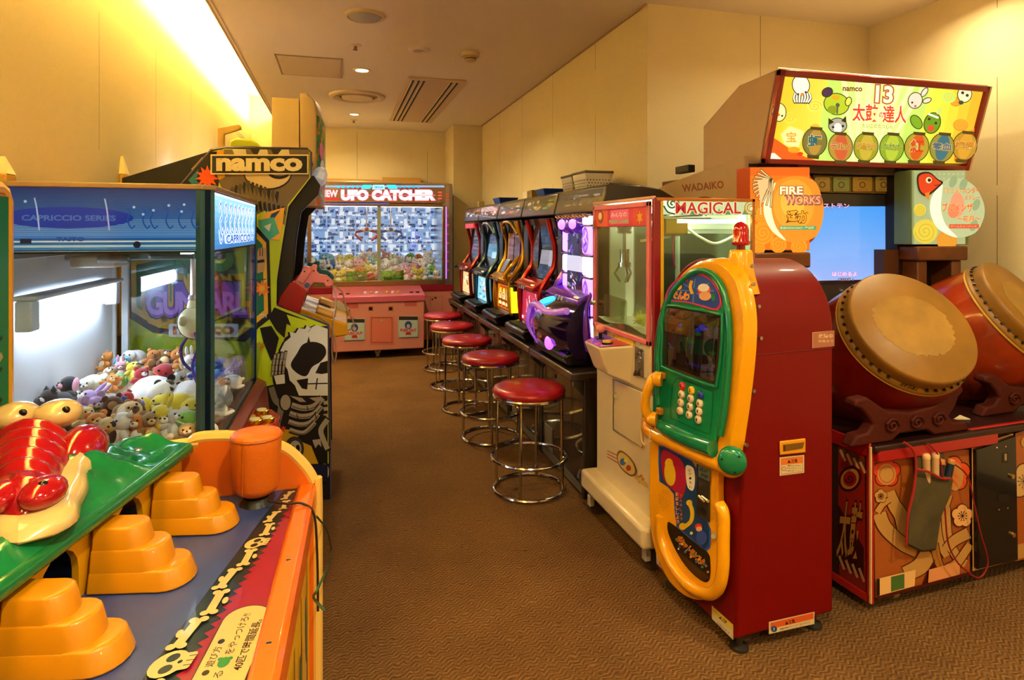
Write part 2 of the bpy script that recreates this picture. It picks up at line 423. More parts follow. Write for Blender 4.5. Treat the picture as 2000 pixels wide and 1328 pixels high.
# ---- ceiling fittings
def on_ceil(px, py): p = onZ(px, py, ZC); return p
p = on_ceil(713, 30)
t = thing('ceiling_speaker', 'round ceiling speaker with grey mesh nearest the camera', 'speaker', p)
MB(mat('#d8c39a', .5)).lathe([(.125, 0), (.122, -.012), (.108, -.016), (.104, -.008), (.1, 0)], Matrix.Translation(p), 40).done('rim', t)
MB(mat('#b4b0ae', .6, bump=.4, bscale=700)).lathe([(.104, -.006), (.09, -.02), (.04, -.028), (.001, -.03)], Matrix.Translation(p), 40).done('grille', t)
p = onZ(698, 187, ZC)
t = thing('ceiling_diffuser', 'large round ceiling air diffuser of concentric cream rings', 'air vent', p)
T_ = Matrix.Translation(p)
MB(mat('#d9c4a0', .5)).lathe([(.275, 0), (.27, -.02), (.235, -.028), (.2, -.01), (.19, 0)], T_, 48).done('outer_ring', t)
MB(mat('#a98a5e', .6)).lathe([(.2, -.004), (.17, -.02), (.16, -.004)], T_, 48).done('middle_ring', t)
MB(mat('#dcc8a4', .5)).lathe([(.155, -.002), (.15, -.028), (.12, -.034), (.001, -.034)], T_, 48).done('inner_disc', t)
def downlight(p, label, lit=True, r=.055, power=0):
    t = thing('downlight', label, 'light', p); T_ = Matrix.Translation(p)
    MB(mat('#e8d8bc', .4)).lathe([(r + .02, 0), (r + .018, -.008), (r, -.006), (r - .004, 0)], T_, 32).done('rim', t)
    MB(mat('#fff2d8', .5, emis=14 if lit else 0, ecol='#ffe2b0')).lathe([(r - .001, -.002), (.001, -.003)], T_, 32).done('lamp', t)
    if power:
        l = bpy.data.lights.new('downlight_beam', 'AREA'); l.shape = 'DISK'; l.size = .11; l.energy = power; l.color = (1, .89, .54); l.spread = math.radians(150)
        o = bpy.data.objects.new('downlight_beam', l); SC.objects.link(o); o.location = V(p) - V((0, 0, .02))
    return t
downlight(on_ceil(707, 137), 'lit round downlight between the access hatch and the smoke detector', power=32)
downlight(on_ceil(692, 223), 'small lit downlight furthest back, beyond the round diffuser', power=14, r=.05)
p = on_ceil(819, 97)
t = thing('ceiling_sensor', 'unlit white round sensor ring on ceiling left of the smoke detector', 'sensor', p); T_ = Matrix.Translation(p)
MB(mat('#e6d8c8', .4)).lathe([(.08, 0), (.078, -.01), (.05, -.014), (.046, -.004)], T_, 32).done('rim', t)
MB(mat('#a99a90', .4)).lathe([(.047, -.003), (.02, -.012), (.001, -.013)], T_, 24).done('lens', t)
for px, py, lb in ((694, 88, 'small sprinkler head between the ceiling speaker and access hatch'), (691, 234, 'tiny sprinkler head just behind the furthest downlight')):
    p = on_ceil(px, py); t = thing('ceiling_sprinkler', lb, 'sprinkler', p); T_ = Matrix.Translation(p)
    MB(mat('#d8c4a0', .4)).lathe([(.045, 0), (.042, -.006), (.015, -.01), (.001, -.01)], T_, 24).done('plate', t)
    MB(mat('#8a6a48', .4, .6)).lathe([(.012, -.01), (.01, -.03), (.018, -.032), (.018, -.036), (.001, -.037)], T_, 16).done('nozzle', t)
p = on_ceil(919, 103); t = thing('smoke_detector', 'cream smoke detector hanging from the ceiling right of the sensor ring', 'smoke detector', p); T_ = Matrix.Translation(p)
MB(mat('#cdb890', .5)).lathe([(.07, 0), (.068, -.03), (.05, -.036), (.046, -.036), (.001, -.036)], T_, 32).done('base', t)
MB(mat('#c2ab80', .5)).lathe([(.044, -.036), (.042, -.06), (.034, -.066), (.001, -.068)], T_, 32).done('cap', t)
MB(DARK).lathe([(.0445, -.044), (.0445, -.05), (.03, -.05), (.03, -.044)], T_, 24, cap=False).done('slot', t)
# access hatch
def quad_px(px): return [on_ceil(*q) for q in px]
q0 = on_ceil(537, 107); q1 = on_ceil(667, 148)
x0, x1, y0, y1 = -.475, .03, 5.06, 5.69
t = thing('access_hatch', 'square ceiling access hatch with thin metal frame near the cove', 'hatch', ((x0 + x1) / 2, (y0 + y1) / 2, ZC))
MB(mat('#a68c66', .4, .4)).box((x0, y0, ZC - .004), (x1, y0 + .012, ZC)).box((x0, y1 - .012, ZC - .004), (x1, y1, ZC)).box((x0, y0, ZC - .004), (x0 + .012, y1, ZC)).box((x1 - .012, y0, ZC - .004), (x1, y1, ZC)).done('frame', t)
MB(mat('#d4c0a4', .8)).box((x0 + .018, y0 + .018, ZC - .005), (x1 - .018, y1 - .018, ZC)).done('panel', t)
# ceiling air conditioner
x0, x1, y0, y1 = .585, 1.10, 5.48, 7.66
t = thing('ceiling_air_conditioner', 'long ceiling air conditioner panel with dark louvre slots on both sides', 'air conditioner', ((x0 + x1) / 2, (y0 + y1) / 2, ZC))
MB(mat('#cdb394', .5)).box((x0, y0, ZC - .02), (x1, y1, ZC)).done('panel', t, bevel=.006)
for a in (x0 + .035, x0 + .085, x0 + .13, x1 - .14, x1 - .09):
    MB(mat('#1e140c', .6)).box((a, y0 + .05, ZC - .0215), (a + .022, y1 - .05, ZC - .019)).done('slot', t)
    MB(mat('#e2cdb0', .4)).box((a - .006, y0 + .05, ZC - .027), (a, y1 - .05, ZC - .02)).done('louvre', t)
# downlights out of view: those near the camera are added to light the foreground
for k, (x, y) in enumerate(((.4, .3), (2.3, .2), (.4, -1.6), (2.4, -1.7), (2.25, 2.25), (3.0, 2.5))):
    if k > 3:
        downlight((x, y, ZC), 'lit downlight in ceiling above the drum game, ' + ('left one' if k == 4 else 'right one'), power=9)
    if k < 4: downlight((x, y, ZC), 'added unseen downlight overhead ' + ['above the aisle', 'before the drums', 'behind the aisle', 'in the rear right corner'][k], power=36)
# a ledge on the back wall above the claw machine
MB(mat('#c89c50', .5)).box((-.55, YB - .06, 2.0), (1.0, YB, 2.03)).box((.55, YB - .1, 2.0), (1.05, YB - .03, 2.06)).done('wall_ledge', None, label='thin yellow ledge along back wall above the wide claw machine', category='ledge')
# ================================================================= CROCODILE HITTING GAME (front left)
YE = 1.72           # far end board
YN = .30            # near end, outside the picture
ZP = .68            # playing surface
RA = V((-.3616, 1.70, .82)); RD = V((-.216, -1, 0))      # ridge of the rock, towards the viewer
def ridge(d, z): q = RA + RD * d; return V((q.x, q.y, z))
NRM = V((1, -.216, 0)).normalized(); ALO = V((.216, 1, 0)).normalized()
croc = thing('crocodile_game', 'low orange arcade game with red crocodile, green rocks and yellow stepped guards', 'arcade game', (-.55, 1.1, 0))
OR = mat('#e8740c', .35, coat=.3)
CREAMEDGE = mat('#e6b860', .35)
pts = [(-1.02, .0), (-1.02, .79), (-.395, .812), (-.36, .822), (-.325, .828), (-.254, .822), (-.19, .804), (-.137, .781), (-.105, .75), (-.08, .716), (-.064, .68), (-.058, .64), (-.058, 0)]
MB(mat('#d96a10', .45)).prism(pts, lambda x, z: (x, YE, z), (0, .028, 0)).done('end_board', croc)
e = [(x, YE + .014, z) for x, z in pts[1:]]
MB(CREAMEDGE).tube(bez(e, 3)[:-3] + [V((-.058, YE + .014, .0))], .0165, n=8).done('board_edging', croc)
# body and side panel
body = [V((-1.0, YE, 0)), V((-.075, YE, 0)), V((-.098, YN, 0)), V((-1.0, YN, 0))]
MB(mat('#b8860e', .4)).hexa(body, [v + V((0, 0, ZP - .012)) for v in body]).done('cabinet', croc)
# playing surface
m_ = MB(mat('#3b4a86', .32, coat=.2, var=.25, vscale=9))
pl = [V((-.09, YE, ZP - .012)), V((-.112, YN, ZP - .012)), V((-1.0, YN, ZP - .012)), V((-1.0, YE, ZP - .012))]
m_.hexa(pl, [v + V((0, 0, .012)) for v in pl]).done('playing_surface', croc)
A = Art(lambda x, y: (x, y, ZP), (0, 0, 1), rough=.3, coat=.2)
def bx(y): return -.112 + .217 * (y - 1.717)          # line of bones
ex = lambda y: -.107 + .04 * (y - 1.65)
ys = [YE - .0 - k * .035 for k in range(41)]
A.poly([(bx(y) + .004, y) for y in ys] + [(ex(y) + .02, y) for y in reversed(ys)], '#8e1232')
zz = []
for k in range(118):
    y = YE - .005 - k * .012; zz.append((bx(y) + (.034 if k % 2 else .021) * min(1, .55 + k / 60), y))
A.poly([(bx(y) - .026, y) for y in ys] + list(reversed(zz)), '#1c2a2c')
k = 0; y = YE - .02
BONE = '#c9ad76'
while y > YN + .05:
    sc_ = min(1.25, .72 + (YE - y) * .95); L_ = .058 * sc_; w = .0105 * sc_; cx = bx(y) + .002
    def b2(a, b): return (cx + a * 1 + b * .217 * 0 + .217 * -b, y - b)
    if k % 5 == 4:
        r = .021 * sc_; cy = y - r
        sk = lambda a_, b_: (bx(cy) + a_ * r + .217 * b_ * r, cy + b_ * r)
        A.poly([sk(*q_) for q_ in circ(0, 0, 1.0, 1.15, 18)], BONE); A.poly([sk(*q_) for q_ in rrect(.35, -.75, 1.35, .75, .2)], BONE)
        for e2 in (-.48, .48): A.poly([sk(*q_) for q_ in circ(.05, e2, .36, .38, 12)], '#1c2a2c')
        A.poly([sk(*q_) for q_ in circ(.62, 0, .14, .16, 8)], '#1c2a2c')
        for e2 in (-.4, 0, .4): A.line([sk(.95, e2), sk(1.35, e2)], .0016, '#1c2a2c')
        y -= 2.3 * r + .004
    else:
        sh = .006 * (1 if k % 2 else -1)
        a0 = (bx(y) + sh * .4, y); a1 = (bx(y - L_) + sh * 1.2, y - L_)
        A.line([a0, a1], w * 1.25, BONE)
        for q, s_ in ((a0, 1), (a1, -1)):
            A.disc(q[0] - w * .62, q[1] - s_ * w * .2, w * .62, BONE, n=10); A.disc(q[0] + w * .62, q[1] - s_ * w * .2, w * .62, BONE, n=10)
        A.disc((a0[0] + a1[0]) / 2 + (.014 * sc_ if k % 2 else -.010 * sc_), (a0[1] + a1[1]) / 2, w * .45, BONE, w * .9, 8)
        y -= L_ + .013
    k += 1
# instruction plate
c0 = onZ(455, 1185, ZP); ang = math.atan2(1, .13)
def plate(u, v): return (lambda q: (q.x, q.y))(V((-.157, 1.03)) + V((.135, 1)).normalized() * u + V((-1, .135)).normalized() * v)
pa = Art(lambda a, b: (*plate(a, b), ZP), (0, 0, 1), rough=.3, coat=.2, base=.006)
def stadium(x0, x1, h, n=14): return circ(x1 - h, 0, h, n=n, a0=-PI / 2, a1=PI / 2) + circ(x0 + h, 0, h, n=n, a0=PI / 2, a1=1.5 * PI)
def shift(p, dx, dy): return [(a + dx, b + dy) for a, b in p]
pa.poly(shift(stadium(-.32, .163, .0405), 0, .012), '#2a2018'); pa.poly(shift(stadium(-.318, .161, .0385), 0, .012), '#c6a86c')
pa.text('● 遊び方 ●', .03, .036, .085, .013, '#2a2018', off=.02)
pa.text('出てくる', -.045, .016, .08, .014, '#2a2018', off=.01)
pa.text('をやっつけろ!!', .085, .015, .105, .014, '#2a2018', off=.01)
pa.disc(.014, .016, .0125, '#2f7d3c', .009, 12); pa.disc(.022, .0235, .004, '#2f7d3c'); pa.disc(.022, .009, .004, '#2f7d3c')
pa.text('40匹で時間延長。', .055, -.0085, .125, .0155, '#2a2018', off=.03)
A.done('printed_bones', croc); pa.done('instruction_plate', croc)
# orange front strip
st = []
for y in (YE, YN):
    x0 = ex(y); x1 = ex(y) + .048 + (.0 if y == YE else .004)
    st.append([V((x0, y, ZP - .01)), V((x0, y, ZP + .004)), V((x0 + .006, y, ZP + .010)), V((x1 - .010, y, ZP + .010)), V((x1 - .002, y, ZP + .002)), V((x1, y, ZP - .02)), V((x1, y, ZP - .05)), V((x0, y, ZP - .05))])
MB(mat('#e06c06', .33, coat=.3, var=.1, vscale=60)).loft(st).done('front_strip', croc, smooth=25, bevel=.003)
for k, y in enumerate((1.6, 1.33, 1.07, .8, .5)):
    p = V((ex(y) + .022, y, ZP + .0085))
    MB(STEEL).lathe([(.0055, 0), (.0045, .0018), (.001, .002)], Matrix.Translation(p), 14).box((p.x - .004, p.y - .0008, p.z + .0018), (p.x + .004, p.y + .0008, p.z + .0024), DARK).done('screw', croc)
# printed side under the strip
def sidex(y): return -.0755 + (y - YE) * .0162
sa = Art(lambda y, z: (sidex(y), y, z), (1, 0, 0), rough=.45)
sa.poly([(YE, .0), (YN, 0), (YN, .63), (YE, .63)], '#d8a512')
for k in range(16):
    y = 1.66 - k * .09; r = random.random
    sa.poly([(y, .05), (y - .03, .02), (y - .05, .3), (y - .035, .5 + .1 * r()), (y - .02, .42), (y - .01, .54 * r() + .1)], ['#7a4a3c', '#c8a080', '#9c2f28', '#a88468'][k % 4])
for k in range(8):
    y = 1.58 - k * .17; sa.disc(y, .36 + .06 * random.random(), .02, '#2f7a3e', .09, 14, rot=.15); sa.line([(y + .03, .1), (y + .035, .3), (y + .01, .56)], .008, '#1a1410')
sa.done('side_print', croc)
# yellow face with arched holes
ft = RA.length
fc = MB(mat('#d99a0e', .35, coat=.2))
off = NRM * .0
def face(d, z): return ridge(d, z) - V((0.012, 0, 0))
steps_d = [.12, .335, .555, .775, .995, 1.215]
W_ = .092
hole = []
prev = 0
segs = [(-.02, .02)]
dmax = 1.40
xs = []
cur = 0.0
for d in steps_d:
    # gap (hole) sits before the step guard, the guard hides the joint
    fc.hexa([face(cur, ZP), face(d - .05, ZP), face(d - .05, ZP), face(cur, ZP)], [face(cur, .82), face(d - .05, .82), face(d - .05, .82), face(cur, .82)]) if False else None
def face_poly(d0, d1, holes):
    # strip polygon with arches cut from the bottom
    p = [(d0, .822), (d0, ZP)]
    for a, b in holes:
        r = (b - a) / 2
        p += [(a, ZP)] + [(a + r - r * math.cos(t), .735 + (.055) * math.sin(t)) for t in [PI * i / 8 for i in range(9)]] + [(b, ZP)]
    return p + [(d1, ZP), (d1, .822)]
holes = [(d + .055, d + .055 + .105) for d in steps_d]
# front layer
nx = -NRM * .012
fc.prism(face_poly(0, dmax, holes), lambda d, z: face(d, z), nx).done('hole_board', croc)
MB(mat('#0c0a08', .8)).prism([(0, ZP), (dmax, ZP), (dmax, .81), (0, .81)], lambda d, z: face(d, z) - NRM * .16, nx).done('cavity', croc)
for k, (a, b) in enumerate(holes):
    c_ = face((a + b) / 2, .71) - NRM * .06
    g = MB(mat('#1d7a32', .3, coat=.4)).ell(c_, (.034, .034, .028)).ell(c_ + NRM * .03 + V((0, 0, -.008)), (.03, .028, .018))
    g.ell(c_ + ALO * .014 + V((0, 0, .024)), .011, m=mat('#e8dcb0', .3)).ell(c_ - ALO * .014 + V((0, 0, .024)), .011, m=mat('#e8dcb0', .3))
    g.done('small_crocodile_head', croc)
YEL = mat('#c88404', .38, coat=.25)
def tier(c0, L, w, z0, z1, draft):
    def loop(L, w, z):
        o = []
        out = [(0, -w / 2)] + [(L - w * .42 + w * .42 * math.sin(t), -w / 2 * math.cos(t)) for t in [PI * i / 10 for i in range(11)]] + [(0, w / 2)]
        return [c0 + NRM * a + ALO * b + V((0, 0, z)) for a, b in out]
    return [loop(L, w, z0), loop(L - draft, w - draft * 1.2, z1 - .004), loop(L - draft - .004, w - draft * 1.2 - .006, z1)]
for k, d in enumerate(steps_d):
    c0 = ridge(d, 0); c0.z = 0
    c0 = c0 - NRM * .004
    s_ = MB(YEL)
    s_.loft(tier(c0, .174, .106, ZP + .001, ZP + .038, .012)); s_.loft(tier(c0, .134, .090, ZP + .03, ZP + .076, .010)); s_.loft(tier(c0, .094, .074, ZP + .07, ZP + .113, .009))
    s_.done('stepped_guard', croc, smooth=50, bevel=.003)
# green rock top as a height field
m_ = MB(mat('#0c7c48', .18, coat=.6, var=.25, vscale=14)); NU, NV_ = 70, 26; vs = []
def hills(x, y):
    h = .0
    g = math.exp(-(((x + .50) / .06) ** 2 + ((y - 1.47) / .08) ** 2)) * .05
    h += g + .016 * math.sin(31 * x + 9 * y) * math.sin(23 * y - 12 * x) + .009 * math.sin(70 * y + 25 * x) * math.sin(55 * x)
    return h
for i in range(NU + 1):
    d = -.014 + i * (dmax + .014) / NU
    r = ridge(max(d, -.0), 0)
    if d < 0: r = ridge(0, 0)
    for j in range(NV_ + 1):
        t = j / NV_; x = r.x + (-.735 - r.x) * t; y = min(r.y + .0, YE - .001)
        edge = min(1, t * 6)
        z = .828 + edge * (.012 + hills(x, y)) + .03 * t * edge
        vs.append((x, y, z))
fs = [(i * (NV_ + 1) + j, i * (NV_ + 1) + j + 1, (i + 1) * (NV_ + 1) + j + 1, (i + 1) * (NV_ + 1) + j) for i in range(NU) for j in range(NV_)]
m_.add(vs, fs).done('rock_top', croc, smooth=180)
MB(mat('#0f6b3a', .25, coat=.5)).loft([[ridge(d, 0) + NRM * a + V((0, 0, z)) for a, z in ((-.02, .826), (.004, .829), (.014, .822), (.016, .808), (.008, .800), (-.02, .802))] for d in (.0, dmax)]).done('rock_edge', croc, smooth=60)
# backboard with painted jungle
MB(mat('#c7780e', .4)).box((-.775, YN, .5), (-.74, YE, 1.44)).done('backboard', croc, bevel=.01)
MB(mat('#e0a31c', .3, coat=.3)).tube([V((-.757, YN, 1.448))] + [V((-.757, YE - .03, 1.448)), V((-.757, YE - .008, 1.44)), V((-.757, YE + .004, 1.42)), V((-.757, YE + .004, .6))], .02, n=10).done('backboard_edging', croc)
ba = Art(lambda y, z: (-.74, y, z), (1, 0, 0), rough=.4)
ba.poly([(YN, .8), (YE - .01, .8), (YE - .01, 1.43), (YN, 1.43)], '#1f7a3c')
for k in range(12):
    y = 1.66 - k * .12
    ba.poly([(y, 1.43), (y - .02, 1.2), (y - .06, 1.32), (y - .08, 1.43)], '#0f3a1e'); ba.poly([(y, .8), (y - .01, 1.02), (y - .05, 1.1), (y - .09, .82)], ['#c8791c', '#d2922c', '#8a3a14'][k % 3])
    for q in range(4): ba.line([(y - .1, .84 + q * .07), (y + .02, .9 + q * .07)], .008, '#1c120a')
    ba.line([(y - .1, .99), (y + .02, 1.07)], .016, '#b8a27a'); ba.disc(y - .04, 1.16, .03, '#b4402c', .02)
ba.done('jungle_print', croc)
# big red crocodile lying on the rock
RED = mat('#a8081a', .16, coat=.8); CRM = mat('#d8bb80', .25, coat=.6)
def snout_sec(y, wd, h, z0, cx, n=22):
    return [V((cx + wd * math.cos(a), y, z0 + (h * math.sin(a) if math.sin(a) > 0 else .012 * math.sin(a)))) for a in [2 * PI * k / n for k in range(n)]]
def cxy(y): return -.53 - .364 * (y - 1.27)
loops = []; N = 66
def wd_(t): return (.060 + .026 * t - .012 * math.sin(PI * min(1, t * 1.6))) * math.sin(min(1, t * 9 + .02) * PI / 2)
for k in range(N + 1):
    t = k / N; y = 1.215 + t * .38
    wd = wd_(t); h = .052 * math.sin(min(1, t * 7 + .05) * PI / 2) * (1 + .55 * t) + .0065 * math.sin(2 * PI * t * 7.2) * (1 if t > .2 else 0)
    if t > .95: wd *= 1 - (t - .95) * 4; h *= 1 - (t - .95) * 6
    loops.append(snout_sec(y, max(wd, .003), max(h, .004), .872, cxy(y)))
body_ = MB(RED).loft(loops)
body_.ell((cxy(1.25) - .030, 1.258, .899), (.034, .050, .026)).ell((cxy(1.25) + .030, 1.258, .899), (.034, .050, .026))
fig = body_.done('crocodile_figure', croc, smooth=180)
jl = []
for mg_, z in ((.030, .842), (.040, .850), (.034, .866), (.016, .880), (-.02, .878)):
    R1, L1 = [], []
    for k in range(25):
        t = k / 24; y = 1.215 - mg_ * .9 + t * (.40 + mg_ * .9)
        e_ = math.sqrt(max(0, 1 - (1 - min(1, t * 3.2)) ** 2.4))
        w2 = (.060 + .026 * t - .012 * math.sin(PI * min(1, t * 1.6)) + mg_) * e_ + .004 * math.sin(t * 19) * e_
        R1.append(V((cxy(y) + w2, y, z + .02 * t))); L1.append(V((cxy(y) - w2, y, z + .02 * t)))
    jl.append(R1 + L1[::-1])
MB(CRM).loft(jl).done('jaw_rim', fig, smooth=180)
for sx in (-1, 1):
    ec = V((cxy(1.6) + .040 * sx + .012, 1.60, .948))
    MB(CRM).ell(ec, (.045, .05, .030), n=24, k=16).done('eye', fig, smooth=180)
    MB(BLACKP).ell(ec + V((.026, -.032, .014)), (.008, .006, .008)).done('pupil', fig, smooth=180)
    MB(BLACKP).ell((cxy(1.25) + .036 * sx, 1.240, .917), (.009, .009, .008)).done('nostril', fig, smooth=180)
bk = MB(RED).ell((-.535, 1.545, .872), (.048, .085, .058)).done('crocodile_shoulder', fig, smooth=180)
# screw on rock
p = onZ(270, 878, .85); MB(STEEL).lathe([(.009, 0), (.007, .003), (.001, .003)], Matrix.Translation(p), 16).done('rock_screw', croc)
# padded mallet
mb_ = V((-.196, 1.655, ZP + .012))
t = thing('padded_mallet', 'orange padded mallet head standing at far end of the crocodile game', 'mallet', mb_)
MB(mat('#cc6a0a', .5, bump=.25, bscale=350)).lathe([(.034, .012), (.048, .022), (.054, .035), (.058, .13), (.0595, .155), (.056, .1625), (.03, .167), (.001, .168)], Matrix.Translation(mb_), 40).done('pad', t, smooth=60)
MB(mat('#a85408', .5)).tube([mb_ + V((.0595 * math.cos(a), .0595 * math.sin(a), .153)) for a in [2 * PI * k / 32 for k in range(32)]], .0022, n=6, closed=True).tube([mb_ + V((-.025, -.052 - .002, z)) for z in (.03, .09, .15)], .0014, n=5).done('seam', t)
MB(DARK).lathe([(.04, 0), (.03, .016), (.001, .016)], Matrix.Translation(mb_ + V((0, 0, -.012))), 24).done('handle_socket', t)
cord = bez([(-.165, 1.61, ZP + .02), (-.12, 1.585, ZP + .018), (-.085, 1.58, ZP + .017), (-.058, 1.575, ZP - .01), (-.05, 1.56, ZP - .1), (-.048, 1.55, .45)], 8)
MB(mat('#2a1a12', .5)).tube(cord, .003, n=6).done('tether_cord', t)
g = bez([onX(618, 1008, -.045), onX(640, 1040, -.035), onX(648, 1085, -.03), onX(625, 1140, -.03), onX(612, 1165, -.045), onX(632, 1190, -.02)], 8)
MB(mat('#1e4a24', .5)).tube(g, .0022, n=6).done('loose_cord', None, origin=tuple(g[0]), label='thin dark green loose cord hanging off the right edge of the crocodile game', category='cord')

# ================================================================= CAPRICCIO CLAW MACHINE
cx1, cx2, cy1, cy2 = -.985, -.378, 2.10, 3.18
ZT, ZH, ZG = 1.478, 1.285, .65
claw = thing('claw_machine', 'blue-topped glass claw machine heaped with plush toys behind the crocodile game', 'claw machine', (-.68, 2.64, 0))
BLU = mat('#2c5a8c', .3, .3); NAVY = mat('#1d3f6e', .3, .5)
MB(mat('#dfe3e8', .4)).box((cx1, cy1, .06), (cx2, cy2, ZG - .03)).done('base_cabinet', claw, bevel=.01)
MB(mat('#e8e4d8', .6)).box((cx1 + .01, cy1 + .01, ZG - .03), (cx2 - .01, cy2 - .01, ZG - .005)).done('play_floor', claw)
for k in range(4):
    x = cx1 + .08 if k % 2 else cx2 - .08; y = cy1 + .08 if k < 2 else cy2 - .08
    MB(DARK).cyl((x, y - .012, .03), (x, y + .012, .03), .03).box((x - .02, y - .02, .03), (x + .02, y + .02, .06)).done('caster', claw)
TM = mat('#a88a64', .45)
ch = .032
ring = [(cx1, cy1), (cx2 - ch, cy1), (cx2, cy1 + ch * 1.2), (cx2, cy2), (cx1, cy2)]
MB(TM).prism([(x + (.008 if x > -.5 else -.008), y + (-.008 if y < 2.5 else .008)) for x, y in ring], lambda x, y: (x, y, ZT), (0, 0, .016)).done('top_trim', claw, bevel=.003)
MB(mat('#11131a', .5)).prism(ring, lambda x, y: (x, y, ZH), (0, 0, .006)).done('ceiling_plate', claw)
# posts
def post(x0, y0, x1, y1, nm='corner_post', m=NAVY): return MB(m).box((x0, y0, ZG - .03), (x1, y1, ZT)).done(nm, claw, bevel=.004)
MB(mat('#4a7488', .2, .6)).hexa([V(p) for p in ((cx2 - ch - .012, cy1, ZG - .03), (cx2 - ch, cy1 - .002, ZG - .03), (cx2 + .002, cy1 + ch * 1.2, ZG - .03), (cx2, cy1 + ch * 1.2 + .012, ZG - .03), (cx2 - .012, cy1 + ch * 1.2 + .01, ZG - .03), (cx2 - ch - .01, cy1 + .012, ZG - .03))],
    [V(p) for p in ((cx2 - ch - .012, cy1, ZT), (cx2 - ch, cy1 - .002, ZT), (cx2 + .002, cy1 + ch * 1.2, ZT), (cx2, cy1 + ch * 1.2 + .012, ZT), (cx2 - .012, cy1 + ch * 1.2 + .01, ZT), (cx2 - ch - .01, cy1 + .012, ZT))]).done('corner_post', claw)
MB(mat('#0c2c50', .2, .6)).box((cx2 - ch * .5 - .004, cy1 + ch * .35, ZG), (cx2 - ch * .5 + .010, cy1 + ch * .35 + .01, ZT), M=None).done('corner_seal', claw)
post(cx2 - .022, cy2 - .022, cx2 + .002, cy2 + .002); post(cx1, cy2 - .02, cx1 + .025, cy2, m=mat('#d8dce0', .4)); post(cx1, cy1, cx1 + .02, cy1 + .02)
MB(mat('#e4e8ec', .4)).box((cx1 + .05, cy2 - .03, ZG), (cx1 + .075, cy2 - .006, ZH)).done('inner_post', claw)
# glass
GL = glass_mat('#f4faff', .05)
MB(GL).box((cx1 + .02, cy1 + .002, ZG), (cx2 - ch - .012, cy1 + .006, ZH)).done('side_glass', claw)
MB(GL).box((cx2 - .006, cy1 + .052, ZG), (cx2 - .002, cy2 - .022, ZH)).done('front_glass', claw)
MB(GL).box((cx1 + .075, cy2 - .008, ZG), (cx2 - .022, cy2 - .004, ZH)).done('far_glass', claw)
MB(mat('#e9eef2', .5)).box((cx1, cy1 + .02, ZG), (cx1 + .012, cy2 - .02, ZH)).done('back_wall', claw)
# header, camera side
MB(mat('#1b3f78', .3)).box((cx1 + .01, cy1 + .002, ZH + .006), (cx2 - ch - .012, cy1 + .012, ZT)).done('header_box_side', claw)
ha = Art(lambda x, z: (x, cy1 + .002, z), (0, -1, 0), lit=.5, rough=.22, coat=.4)
for k in range(16):
    z0 = ZH + .045 + k * .0093; c_ = (28 + k * 2, 84 - k * 1, 150 - 3 * k); 
    ha.rect(cx1 + .01, z0, cx2 - ch - .012, z0 + .0094, '#%02x%02x%02x' % tuple(max(0, min(255, int(v))) for v in (52 - k * 2.2, 112 - k * 3.9, 192 - k * 5.0)))
for z0, c_ in ((ZH + .0, '#9fb8c8'), (ZH + .010, '#2f6ea8'), (ZH + .018, '#8fb0c8'), (ZH + .025, '#1f5ea0'), (ZH + .033, '#a8c0d0'), (ZH + .038, '#174f98')): ha.rect(cx1 + .01, z0, cx2 - ch - .012, z0 + .0072, c_)
for k in range(10): ha.rect(cx1 + .01, ZH + .054 + k * .005, cx2 - ch - .012, ZH + .0555 + k * .005, '#6f9cc4')
c = onY(133, 425, cy1); ha.disc(c.x, c.z, .170, '#0d2f9c', .024 * 1.3, 40)
HX = lambda px: onY(px, 425, cy1).x
HZ = lambda py: onY(200, py, cy1).z
ha.text('CAPRICCIO SERIES', HX(136), HZ(426), HX(228) - HX(44), .0165, '#3d68b8', off=.03)
ha.text('TAITO', HX(138), HZ(467), HX(165) - HX(110), .0125, '#10408c', off=.03)
for px in (245, 275, 290, 320, 345, 370):
    x = HX(px); ha.line(bez([(x, HZ(405)), (x + .012, HZ(412)), (x + .006, HZ(430)), (x + .016, HZ(445)), (x + .026, HZ(440))], 5), .004, '#12489c')
for px, py in ((262, 404), (300, 410), (330, 400), (355, 412), (50, 395), (360, 398), (280, 418), (20, 410)): ha.disc(HX(px), HZ(py), .004, '#8ab4dc')
for px in (68, 205):
    x = HX(px); ha.line(bez([(x, HZ(388)), (x + .006, HZ(410)), (x + .012, HZ(450))], 6), .004, '#8aa8d8')
ha.disc(HX(268), HZ(478), .010, '#161c30'); ha.rect(HX(40), HZ(475), HX(62), HZ(466), '#14203c')
ha.done('side_marquee', claw)
# header, player side (lit)
MB(mat('#1b3f78', .3)).box((cx2 - .014, cy1 + .05, ZH + .006), (cx2 - .003, cy2 - .02, ZT)).done('header_box_front', claw)
hb = Art(lambda y, z: (cx2 - .003, y, z), (1, 0, 0), lit=1.1, rough=.2)
Y0, Y1 = cy1 + .055, cy2 - .024
for k in range(10): hb.rect(Y0, ZH + .002 + k * .0182, Y1, ZH + .0206 + k * .0182, '#%02x%02x%02x' % (int(40 + 13 * k), int(120 + 11 * k), int(190 + 6 * k)))
hb.rect(Y0, ZT - .012, Y1, ZT - .004, '#ffffff')
for k, y in enumerate([Y0 + .08 + .098 * i for i in range(9)]):
    for dz, col, w in ((0, '#ffffff', .019), (.0, '#2a62d8', .008)):
        hb.line(bez([(y, ZH + .13), (y + .03, ZH + .16), (y + .055, ZH + .12), (y + .02, ZH + .095), (y + .06, ZH + .06), (y + .08, ZH + .075)], 5), w, col)
        hb.line(bez([(y + .0, ZH + .07), (y + .03, ZH + .03), (y + .07, ZH + .045)], 5), w * .8, col)
hb.text('CAPRICCIO', (Y0 + Y1) / 2, ZH + .038, .6, .03, '#1858c8', off=.03, out='#e8f8ff', ooff=.05)
hb.done('front_marquee', claw)
